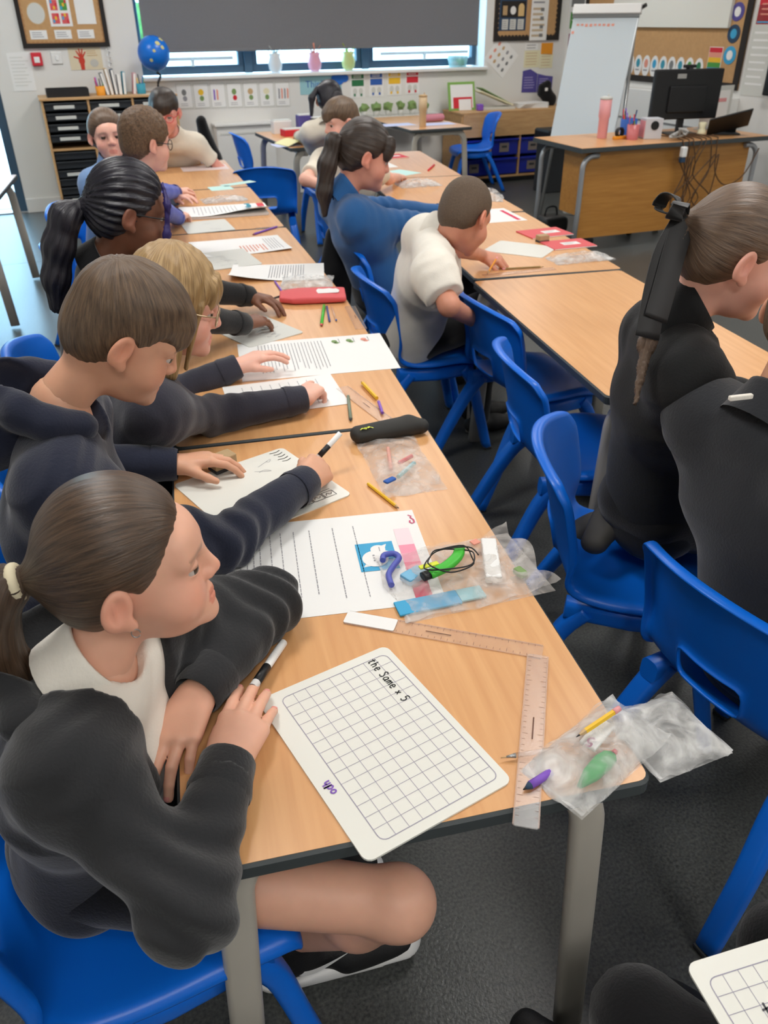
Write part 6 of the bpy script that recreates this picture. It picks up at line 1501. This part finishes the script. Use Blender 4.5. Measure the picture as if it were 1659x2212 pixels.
px_stick('marker', 'green felt pen sticking out from under the red pencil case', 'marker', (694, 704), (700, 660), .005, 'bright_green', tip='coral', n=10); px_stick('pen', 'blue pen beside the green felt pen', 'pen', (712, 694), (706, 662), .0035, mat('pen_blue', (70, 80, 140), .4), n=8); px_stick('pen', 'clear pen beside the green felt pen', 'pen', (727, 694), (716, 662), .0035, 'clear_plastic', tip='poster_blue', n=8)
px_stick('pen', 'purple pen lying across the third table joint', 'pen', (545, 507), (598, 490), .005, 'violet', tip='magenta', n=8); px_stick('pencil', 'dark pencil lying by the crinkled wallet on the third table', 'pencil', (612, 634), (594, 608), .0038, 'violet', tip='tan')
px_stick('pen', 'dark red pen at the edge of the farther right table', 'pen', (925, 368), (938, 356), .006, 'red', n=8)
# rulers
def ruler(label, a, b, w=.031, z=TH, m='clear_plastic', white=0, group=None):
    a = Vector((a[0], a[1], 0)); b = Vector((b[0], b[1], 0)); L = (b - a).length; ang = math.atan2(b.y - a.y, b.x - a.x); t = thing('ruler', label, 'ruler', (a.x, a.y, z), ang, group)
    bm = bmesh.new(); prism(bm, [(x + L / 2, y) for x, y in rrect(L, w, .003, 3)], 0, .0022); obj('blade', bm, m, t); bm = bmesh.new()
    for k in range(int(L / .0104)):
        for s in (-1, 1): l = .006 if k % 5 else .009; ribbon(bm, [(.006 + k * .0104, s * (w / 2 - .0015)), (.006 + k * .0104, s * (w / 2 - l))], .0006, .0025)
    ribbon(bm, [(L * .42, 0), (L * .55, 0)], .002, .0026); obj('scale_marks', bm, mat('scale_brown', (110, 78, 64), .7), t); bm = bmesh.new()
    for s in (-1, 1): bbox(bm, (.002, s * w / 2 - .0012, 0), (L - .002, s * w / 2 + .0006, .0024))
    obj('bevelled_edge', bm, mat('ruler_edge', (216, 186, 168), .3, alpha=.35), t)
    if white: bm = bmesh.new(); prism(bm, [(x + white / 2, y) for x, y in rrect(white, w * .94, .003, 3)], .0023, .0032); obj('painted_glare', bm, 'paper', t)  # glare on the clear plastic, put in as a thin white plate
    return t
ruler('clear ruler with painted white glare at one end lying below the clear bag', (-.325, .418), (-.045, .262), white=.085); ruler('clear ruler sticking out over the near table edge', (-.056, .255), (-.1885, -.027), z=TH + .0024)
ruler('clear ruler beside the black pencil case', (-.155, 1.36), (-.075, 1.09), .034); ruler('clear ruler near the aisle edge below the red pencil case', (.0, 2.04), (-.01, 1.80), .034); ruler('clear ruler at the third table joint', (-.2, 3.3), (-.09, 3.32), .03); ruler('clear ruler on the right row under the pencil', (.56, 2.275), (.86, 2.30), .03)
stick('pencil', 'yellow pencil lying on the clear ruler beside the black case', 'pencil', wz(780, 824, TH + .008), wz(814, 860, TH + .008), .005, 'yellow', tip='tan')
stick('pen', 'purple pen lying on the clear ruler beside the black case', 'pen', wz(818, 868, TH + .008), wz(826, 892, TH + .008), .004, 'violet')
# wooden block rubber in the boy's hand, small block on the right row
def block(label, c, rz, sx, sy, sz, group=None):
    t = thing('wooden_block', label, 'board rubber', c, math.radians(rz)); box('wood', (-sx / 2, -sy / 2, .008), (sx / 2, sy / 2, sz), mat('block_wood', (176, 150, 112), .6, noise=(60, .1)), t, .003); box('felt', (-sx / 2, -sy / 2, 0), (sx / 2, sy / 2, .009), 'dark_grey', t, .002)
block('wooden board rubber under the left hand of the boy in the navy hoodie', tuple(atz(482, 1012, TH + .0035)), 30, .055, .036, .034); block('small wooden board rubber between the coral booklets', (.985, 2.72, TH), 10, .05, .035, .03)
# clear wallets
def wallet(label, cx, cy, rz, w, l, h, m='polythene', seed=0, z=TH, taper=0, flare=0):
    t = thing('clear_wallet', label, 'plastic bag', (cx, cy, z), math.radians(rz)); rg = np.random.RandomState(seed); nu, nv = 34, 26; bm = bmesh.new()
    ph = rg.rand(8) * 6.28; fr = rg.uniform(18, 60, (8, 2))
    def hgt(u, v):
        e = max(0, (1 - abs(u) ** 3) * (1 - abs(v) ** 3)); x = u * w; y = v * l
        n = sum(abs(math.sin(x * fr[k, 0] * .7 + y * fr[k, 1] * .7 * (1 if k % 2 else -1) + ph[k])) for k in range(8)) / 8
        return h * e * (.5 + .7 * n) + .0015 + .004 * abs(math.sin(u * 9 + seed)) * abs(v) ** 4 + flare * max(0, u - .55) * abs(math.sin(v * 3 + seed))
    T = []; Bm = []
    for j in range(nv + 1):
        v = 2 * j / nv - 1; r1 = []; r2 = []
        for i in range(nu + 1):
            u = 2 * i / nu - 1; ww = w / 2 * (1 + .04 * math.sin(v * 5 + seed)); ll = l / 2 * (1 - taper * (u + 1) / 2 + .05 * math.sin(u * 6 + seed * 2))
            x, y = u * ww, v * ll; r1.append(bm.verts.new((x, y, hgt(u, v)))); r2.append(bm.verts.new((x, y, .0008 + flare * .5 * max(0, u - .6))))
        T.append(r1); Bm.append(r2)
    for j in range(nv):
        for i in range(nu):
            bm.faces.new((T[j][i], T[j][i + 1], T[j + 1][i + 1], T[j + 1][i]))
    for f_ in bm.faces: f_.smooth = True
    bm2 = bmesh.new(); obj('top_film', bm, m, t)
    bm2.faces.new([bm2.verts.new(v) for v in ((-w / 2, -l / 2, .0007), (w / 2, -l / 2 * (1 - taper), .0007), (w / 2, l / 2 * (1 - taper), .0007), (-w / 2, l / 2, .0007))]); obj('bottom_film', bm2, m, t)
    bm = bmesh.new(); ribbon(bm, [(-w / 2 * .96, -l / 2 * .97), (-w / 2 * .96, l / 2 * .97)], .004, .004); obj('seal_strip', bm, 'polythene_milky', t)
    return t
wallet('clear plastic wallet with a blue strip and a green highlighter on a black cord', -.105, .485, 5, .27, .19, .022, seed=1, flare=.06)
wallet('crumpled clear wallet with a yellow pencil at the near table corner', -.052, .060, 28, .20, .10, .028, 'polythene_milky', seed=2); wallet('crumpled loose end of the near wallet hanging past the table corner', .052, .065, 10, .12, .12, .03, 'polythene_milky', seed=5, z=TH + .002)
wallet('clear wallet of pens next to the black pencil case', -.112, .905, -88, .26, .135, .026, seed=3); wallet('crinkled clear wallet behind the red pencil case', -.10, 2.36, -12, .19, .17, .02, 'polythene_milky', seed=4)
wallet('clear wallet with printed cards on the right row near the bare table', 1.02, 2.41, 4, .26, .12, .024, 'polythene_milky', seed=6); wallet('crinkled clear wallet overhanging the right row behind the cropped head', 1.05, 3.72, -20, .24, .2, .05, 'polythene_milky', seed=7); wallet('clear wallet with a red edge on the farther right table', .83, 4.2, 4, .25, .16, .03, 'polythene_milky', seed=8); wallet('clear wallet in the middle of the fourth left table', -.30, 4.05, 10, .24, .14, .02, 'polythene_milky', seed=9)
# what shows through the wallets
def item(name, label, cat, loc, rz, lo, hi, m, bev=.003):
    t = tag(box(name, lo, hi, m, None, bev), label, cat); t.location = loc; t.rotation_euler = (0, 0, math.radians(rz)); return t
item('blue_strip', 'bright blue card strip inside the clear wallet', 'card', (-.185, .418, TH + .002), 4, (-.055, -.018, 0), (.055, .018, .004), 'sky_blue', .001); item('pale_strip', 'pale blue card strip inside the clear wallet', 'card', (-.11, .425, TH + .002), 4, (-.02, -.016, 0), (.025, .016, .004), 'pale_teal', .001)
t = thing('highlighter', 'bright green highlighter tangled in a black cord on the clear wallet', 'highlighter', (-.128, .488, TH + .03), math.radians(38)); bm = bmesh.new(); sweep(bm, smooth_path([(-.045, .008, -.004), (-.015, -.004, 0), (.02, -.004, .002), (.045, .008, 0)], 4), rrect(.02, .011, .004, 2)); obj('body', bm, 'bright_green', t); bm = bmesh.new(); sweep(bm, [(-.058, .014, -.005), (-.044, .008, -.004)], rrect(.018, .011, .004, 2)); obj('cap', bm, 'black_plastic', t)
t = thing('cord', 'black cord looped in circles over the green highlighter', 'cord', (-.125, .485, TH + .038)); bm = bmesh.new(); sweep(bm, smooth_path([(.05 * math.cos(k * .9) * (1 + .25 * math.sin(k * 1.7)), .032 * math.sin(k * .9) * (1 + .2 * math.cos(k * 2.1)), .004 * math.sin(k * 1.3)) for k in range(17)], 5), circ(.0013, 6)); obj('loops', bm, 'black_plastic', t)
t = thing('cord', 'thick violet rubber hook in the corner of the clear wallet', 'hook', (-.215, .515, TH + .012)); bm = bmesh.new(); sweep(bm, smooth_path([(-.018, .03, 0), (-.012, .045, 0), (.006, .046, 0), (.012, .03, 0), (-.004, .008, 0), (-.018, -.015, 0), (-.02, -.045, 0)], 5), circ(.0055, 8)); obj('band', bm, mat('hook_violet', (84, 92, 178), .5), t)
item('glue_cap', 'light blue glue cap in the clear wallet', 'cap', (-.19, .49, TH + .004), 30, (-.022, -.014, 0), (.022, .014, .014), mat('cap_blue', (110, 176, 212), .4)); item('yellow_tag', 'yellow tag beside the green highlighter', 'tag', (-.165, .485, TH + .03), 10, (-.018, -.005, 0), (.018, .005, .003), mat('tag_yellow', (216, 224, 60), .5), .001); item('white_label', 'white card tube inside the clear wallet', 'tube', (-.045, .50, TH + .004), 75, (-.06, -.014, 0), (.06, .014, .016), 'paper'); item('green_cap', 'small green and yellow cap in the end of the clear wallet', 'cap', (-.008, .452, TH + .006), 20, (-.008, -.012, 0), (.008, .012, .012), 'leafy'); item('pink_tag', 'small pink tag on the clear wallet', 'tag', (-.06, .545, TH + .022), 20, (-.008, -.007, 0), (.008, .007, .003), 'salmon', .001)
px_stick('pencil', 'striped yellow pencil with a pink rubber poking from the near wallet', 'pencil', (1245, 1592), (1338, 1530), .0042, 'yellow', zp=TH + .03, zq=TH + .034, **PEN); px_stick('pen', 'clear ballpoint pen lying across the ruler at the near wallet', 'pen', (1082, 1637), (1200, 1618), .0035, 'clear_plastic', zp=TH + .006, zq=TH + .012, tip='steel', tipm='tan', n=8, tl=.02)
px_stick('marker', 'purple pen under the near wallet', 'marker', (1130, 1706), (1190, 1668), .0055, 'violet', zp=TH + .008, zq=TH + .008, tip='navy', n=10); t = thing('sharpener', 'green leaf-shaped sharpener in the near wallet', 'sharpener', wz(1290, 1662, TH + .012), math.radians(30)); bm = bmesh.new(); sweep(bm, [(-.04, 0, 0), (-.015, 0, .002), (.012, 0, .003), (.028, 0, .002), (.036, 0, .001)], rrect(.026, .012, .005, 2), scales=[.25, .85, 1, .8, .35]); obj('body', bm, mat('leaf_green', (38, 158, 76), .4), t); bm = bmesh.new(); sweep(bm, [(.036, 0, .001), (.042, 0, .001)], circ(.004, 8)); obj('red_tip', bm, 'red', t)
item('white_paper_roll', 'white paper label inside the near wallet', 'paper', wz(1290, 1590, TH + .014), 35, (-.028, -.012, 0), (.028, .012, .006), 'paper', .002); t = S.objects[-1] if False else None
writing('red_lettering', '5', (0, 0), (1, 0), (0, 1), .012, .003, 'magenta', None); o = bpy.data.objects['red_lettering']; o.location = wz(1288, 1600, TH + .0225); o.rotation_euler = (0, 0, 2.3); tag(o, 'pink letter printed on the paper in the near wallet', 'lettering')
item('blue_clip', 'small blue clip inside the wallet next to the black pencil case', 'clip', wz(842, 1040, TH + .022), 30, (-.014, -.007, 0), (.014, .007, .006), 'poster_blue'); px_stick('pencil', 'red pencil inside the wallet next to the black pencil case', 'pencil', (845, 1015), (838, 968), .0045, 'salmon', zp=TH + .014, zq=TH + .014); px_stick('pencil', 'pink pencil inside the wallet next to the black pencil case', 'pencil', (862, 1000), (890, 985), .0045, 'coral', zp=TH + .014, zq=TH + .014); px_stick('pen', 'pale blue pen inside the wallet next to the black pencil case', 'pen', (860, 1030), (895, 1000), .005, 'pale_teal', zp=TH + .012, zq=TH + .012)

# ================================================================== things further back
# globe on the tray unit
t = thing('globe', 'blue desk globe standing on the tall tray unit', 'globe', room(1.235, -.26, .95), R8)
bm = bmesh.new(); bmesh.ops.create_uvsphere(bm, u_segments=28, v_segments=18, radius=.135, matrix=Matrix.Translation((0, 0, .30))); o = obj('ball', bm, 'globe_blue', t, smooth=True)
bm = bmesh.new()
for q in ((20, 75, .05), (-75, 35, .02), (-60, 20, .016), (-95, 10, .012), (10, 60, .05), (-110, -20, .014), (-40, 50, .02)):
    a, b_ = math.radians(q[0]), math.radians(q[1]); c = Vector((math.cos(a) * math.cos(b_), math.sin(a) * math.cos(b_), math.sin(b_))); x, y = frame_of(c)
    bm.faces.new([bm.verts.new(Vector((0, 0, .30)) + (c * .135 + x * q[2] * math.cos(k * .52) * (1 + .2 * math.sin(k * 2)) + y * q[2] * math.sin(k * .52)).normalized() * .1362) for k in range(12)])
obj('continents', bm, mat('continent', (196, 190, 130), .5), t)
bm = bmesh.new(); sweep(bm, smooth_path([(0, 0, .16), (.03, 0, .13), (0, 0, .07), (0, 0, .012)], 5), circ(.01, 8)); obj('stem', bm, 'black_plastic', t); bm = bmesh.new(); lathe(bm, [(.075, 0), (.07, .012), (.02, .02)], 20); obj('base', bm, 'black_plastic', t)
t = thing('paper_tray', 'flat black tray on the tall tray unit', 'tray', room(.47, -.25, .95), R8); box('base', (-.17, -.12, 0), (.17, .12, .006), 'black_plastic', t); box('front_lip', (-.17, -.12, .006), (.17, -.112, .06), 'black_plastic', t); box('side_lip', (-.17, -.112, .006), (-.162, .12, .06), 'black_plastic', t); box('side_lip', (.162, -.112, .006), (.17, .12, .06), 'black_plastic', t); box('back_lip', (-.162, .112, .006), (.162, .12, .06), 'black_plastic', t)
for k, (x, h, mm, lab) in enumerate(((.80, .17, 'grey', 'grey paperback leaning on the tall tray unit'), (.835, .2, 'tan', 'tan paperback leaning on the tall tray unit'), (.87, .19, 'navy', 'navy paperback leaning on the tall tray unit'), (.905, .15, 'paper', 'white paperback leaning on the tall tray unit'), (.94, .17, 'teal', 'teal paperback leaning on the tall tray unit'), (1.02, .16, 'pink', 'pink paperback leaning beside the globe'))):
    t = thing('paperback', lab, 'book', room(x, -.25, .95), R8, 'books on the tall tray unit'); o = box('cover', (-.012, -.06, 0), (.012, .06, h), mm, t, .001); q = box('page_block', (-.009, -.061, .003), (.009, -.058, h - .003), 'paper', t); t.rotation_euler = (0, math.radians(-12 + 4 * k), R8)
pen_pot('orange pot of pens on the tall tray unit', room(.74, -.3, .95), 'orange', 6, .04, .07, 9); pen_pot('teal pot of pens on the tall tray unit beside the globe', room(1.08, -.3, .95), 'teal', 5, .04, .08, 10)
# vases on the sill
def vase(label, a, col, leaf, seed):
    t = thing('vase', label, 'vase', room(a, .07, WZ0), R8); bm = bmesh.new(); lathe(bm, [(.035, 0), (.06, .03), (.068, .08), (.05, .13), (.06, .16), (.056, .16), (.045, .13), (.062, .08)], 20, cap=False); obj('glass', bm, mat('vase_' + col, dict(white=(225, 225, 225), pink=(232, 170, 190), lime=(200, 210, 140))[col], .2, alpha=.75), t); rg = random.Random(seed)
    for k in range(9):
        a_ = rg.uniform(0, 6.28); bm = bmesh.new(); sweep(bm, smooth_path([(0, 0, .1), (.04 * math.cos(a_), .03 * math.sin(a_), .17), (.1 * math.cos(a_), .05 * math.sin(a_), .19 + rg.uniform(-.03, .05))], 4), rrect(.016, .002, .0009, 1)); obj('leaf', bm, leaf, t)
vase('white glass vase with pale leaves on the sill', 2.39, 'white', 'paper_grey', 1); vase('pink glass vase on the sill', 2.78, 'pink', 'salmon', 2); vase('lime glass vase with yellow-green leaves on the sill', 3.125, 'lime', mat('lime_leaf', (176, 196, 70), .5), 3)
t = thing('sill_tub', 'clear tub of bits at the sill end by the hanging sheet', 'tub', room(4.3, .05, WZ0), R8); bm = bmesh.new(); lathe(bm, [(.09, 0), (.11, .1), (.105, .1), (.085, .004)], 20, cap=False); obj('tub', bm, mat('tub_clear', (150, 200, 205), .2, alpha=.5), t); box('green_piece', (-.0, -.04, .01), (.06, .04, .07), 'green', t, .01); box('red_piece', (-.07, -.04, .01), (-.01, .03, .045), 'salmon', t, .01)
# on the low unit
t = thing('framed_picture', 'green-framed picture board propped on the low unit', 'picture frame', room(4.24, -.22, .68), R8); t.rotation_euler = (math.radians(-12), 0, R8); box('frame', (-.15, 0, 0), (.15, .012, .26), mat('frame_green', (128, 172, 84), .5), t, .003); box('sheet', (-.125, -.003, .02), (.125, 0, .235), 'paper', t); box('red_panel', (-.1, -.005, .02), (.11, -.003, .12), 'red', t); box('white_panel', (-.04, -.007, .0), (.1, -.005, .1), 'paper', t)
t = thing('card_rack', 'sloping wire rack of pale cards on the low unit', 'rack', room(4.62, -.24, .68), R8); bm = bmesh.new(); o = box('card_stack', (-.2, -.09, 0), (.17, .09, .02), 'paper_grey', t); q = box('sloping_card', (-.22, -.08, 0), (.18, .08, .012), 'cream', t); q.rotation_euler = (0, math.radians(20), 0); q.location = (-.01, .02, .09); q = box('sloping_card', (-.2, -.07, 0), (.18, .07, .008), 'leafy', t); q.rotation_euler = (0, math.radians(24), 0); q.location = (0, .06, .11)
t = thing('paper_pile', 'untidy pile of white paper on the low unit', 'paper', room(5.02, -.24, .68), R8)
for k in range(4): q = box('sheet', (-.16, -.1, k * .012), (.16, .1, k * .012 + .01), 'paper', t); q.rotation_euler = (0, 0, .12 * (k - 1.5))
t = thing('shoulder_bag', 'black shoulder bag slumped on the low unit', 'bag', room(5.25, -.16, .68), R8); P, F = sdf_mesh(lambda Q: union([(cone((-.06, 0, .12), (.05, 0, .03), .04, .05), 0), (cone((-.05, 0, .16), (.01, 0, .2), .05, .04), .03), (cone((.02, 0, .12), (.07, 0, .06), .05, .05), .03)])(Q) + .006 * sines(Q, 60, 4), (-.2, -.12, -.03), (.2, .12, .3), .007); P[:, 2] = np.maximum(P[:, 2], 0); obj('body', np_mesh('bag', P, F), 'cloth_jet', t); box('badge', (-.05, -.06, .14), (-.02, -.045, .17), 'paper', t, .004)
item('pink_pot', 'small magenta pot on the low unit by the green frame', 'pot', room(4.38, -.33, .68), 8, (-.03, -.03, 0), (.03, .03, .06), 'violet', .01)
# back table and window table
tb = .66
for k, (x, y, w, d, h, rz, mm, lab) in enumerate(((.44, 6.72, .2, .12, .05, 12, 'red', 'red book pile on the back table'), (.36, 6.9, .16, .1, .1, 10, 'paper', 'white box on the back table'), (.55, 6.85, .12, .1, .14, 10, 'purple', 'purple file on the back table'), (.66, 6.8, .12, .12, .12, 12, 'dark_grey', 'dark desk tidy on the back table'))):
    t = thing('stationery', lab, 'stationery', (x, y, tb), math.radians(rz)); box('body', (-w / 2, -d / 2, 0), (w / 2, d / 2, h), mm, t, .004); box('top_sheet', (-w / 2 + .005, -d / 2 + .005, h), (w / 2 - .005, d / 2 - .005, h + .006), 'paper_grey', t)
t = thing('open_book', 'open book with pale yellow pages on the back table', 'book', (.42, 6.2, tb), math.radians(20))
for sx in (-1, 1):
    bm = bmesh.new(); V = [[bm.verts.new((sx * .17 * i / 8, -.12 + .24 * j, .004 + .03 * math.sin(math.pi * (i / 8) ** .6) + (.08 * (i / 8) ** 2 if sx > 0 else 0))) for i in range(9)] for j in (0, 1)]
    for i in range(8): bm.faces.new((V[0][i], V[0][i + 1], V[1][i + 1], V[1][i]) if sx > 0 else (V[0][i + 1], V[0][i], V[1][i], V[1][i + 1]))
    obj('page', bm, mat('page_yellow', (228, 222, 170), .8), t, smooth=True)
page('lilac sheet beside the open yellow book', .30, 6.15, -80, .2, .2, tb, m=mat('paper_lilac', (200, 206, 236), .7)); page('lilac-white sheet on the window table', 1.82, 7.15, 8, .3, .2, tb, m='paper_lilac'); page('second lilac-white sheet on the window table', 1.45, 7.2, 8, .3, .2, tb, m='paper_lilac')
t = thing('pencil_case', 'dusty pink soft pencil case on the window table', 'pencil case', (1.83, 7.32, tb), .2); P, F = sdf_mesh(lambda Q: cone((-.08, 0, .035), (.08, 0, .035), .033, .033)(Q), (-.14, -.06, -.01), (.14, .06, .09), .006); obj('pouch', np_mesh('pouch', P, F), mat('dusty_pink', (196, 128, 140), .8), t); bm = bmesh.new(); sweep(bm, [(-.09, 0, .069), (.09, 0, .069)], circ(.003, 6)); obj('zip', bm, 'grey', t)
for k in range(6):
    t = thing('small_plant', 'low grey-green potted sprig, %s in the row behind the window table' % ('first', 'second', 'third', 'fourth', 'fifth', 'last')[k], 'plant', room(3.2 + k * .13, -.14, .66), 0, 'sprigs in a row'); bm = bmesh.new(); lathe(bm, [(.03, 0), (.036, .05), (.03, .05)], 12); obj('pot', bm, 'paper_grey', t); bm = bmesh.new(); bmesh.ops.create_icosphere(bm, subdivisions=2, radius=.045, matrix=Matrix.Translation((0, 0, .08)))
    for v in bm.verts: v.co += (v.co - Vector((0, 0, .08))) * random.uniform(-.3, .4)
    obj('foliage', bm, 'leafy', t)
t = thing('wall_shelf', 'narrow white shelf along the wall behind the window table', 'shelf', room(3.12, -.2, .64), R8); box('board', (0, 0, 0), (.9, .195, .02), 'white_paint', t); box('bracket', (.1, .05, -.1), (.12, .195, 0), 'steel', t); box('bracket', (.78, .05, -.1), (.8, .195, 0), 'steel', t)
# coats and bags on chairs
def drape(label, name, pts, rad, m='cloth_jet', seed=1, cat='coat', flat_to=None):
    c = np.mean([V3(q) for q in pts], 0); t = thing(name, label, cat, (c[0], c[1], 0)); pr = [(cone(pts[i], pts[i + 1], rad[i], rad[i + 1]), .03) for i in range(len(pts) - 1)]; fu = union(pr); lo, hi = bounds([V3(q) for q in pts], max(rad) + .03); P, F = sdf_mesh(lambda Q: fu(Q) + .007 * sines(Q * np.array((1, 1, .4), F32), 55, seed), lo, hi, .009)
    P[:, 2] = np.maximum(P[:, 2], .002); obj('cloth', np_mesh(name, P - np.array((c[0], c[1], 0)), F), m, t)
drape('black coat hung over the chair back of the girl in the blue sweatshirt', 'coat', [(.13, 3.02, .67), (.11, 2.98, .5), (.10, 2.96, .3)], [.05, .075, .06])
drape('black coat hung on the chair of the boy at the far table end', 'coat', [(-.33, 5.98, .86), (-.28, 6.0, .6), (-.24, 5.98, .35)], [.04, .07, .06], seed=3)
drape('dark bag hung on the chair of the girl with dark braids', 'bag', [(-1.06, 1.72, .6), (-1.08, 1.7, .4), (-1.08, 1.7, .28)], [.05, .08, .07], seed=5, cat='bag')
drape('black trainer bag on the floor by the slim-legged table', 'bag', [(-1.62, 3.86, .05), (-1.72, 3.95, .06)], [.045, .05], m='shoe_black', seed=7, cat='bag')
t = thing('jumper_on_floor', 'black jumper with a green print under the tucked-in chairs', 'jumper', (.83, 1.75, 0)); P, F = sdf_mesh(lambda Q: union([(cone((-.08, 0, .04), (.1, .05, .04), .05, .05), 0), (cone((0, -.08, .03), (.05, .1, .03), .04, .05), .03)])(Q) + .01 * sines(Q, 45, 3), (-.2, -.2, -.02), (.25, .22, .14), .009); P[:, 2] = np.maximum(P[:, 2], .001); obj('cloth', np_mesh('jumper', P, F), 'cloth_jet', t); box('green_print', (-.09, -.02, .075), (-.03, .05, .085), 'bright_green', t, .003)
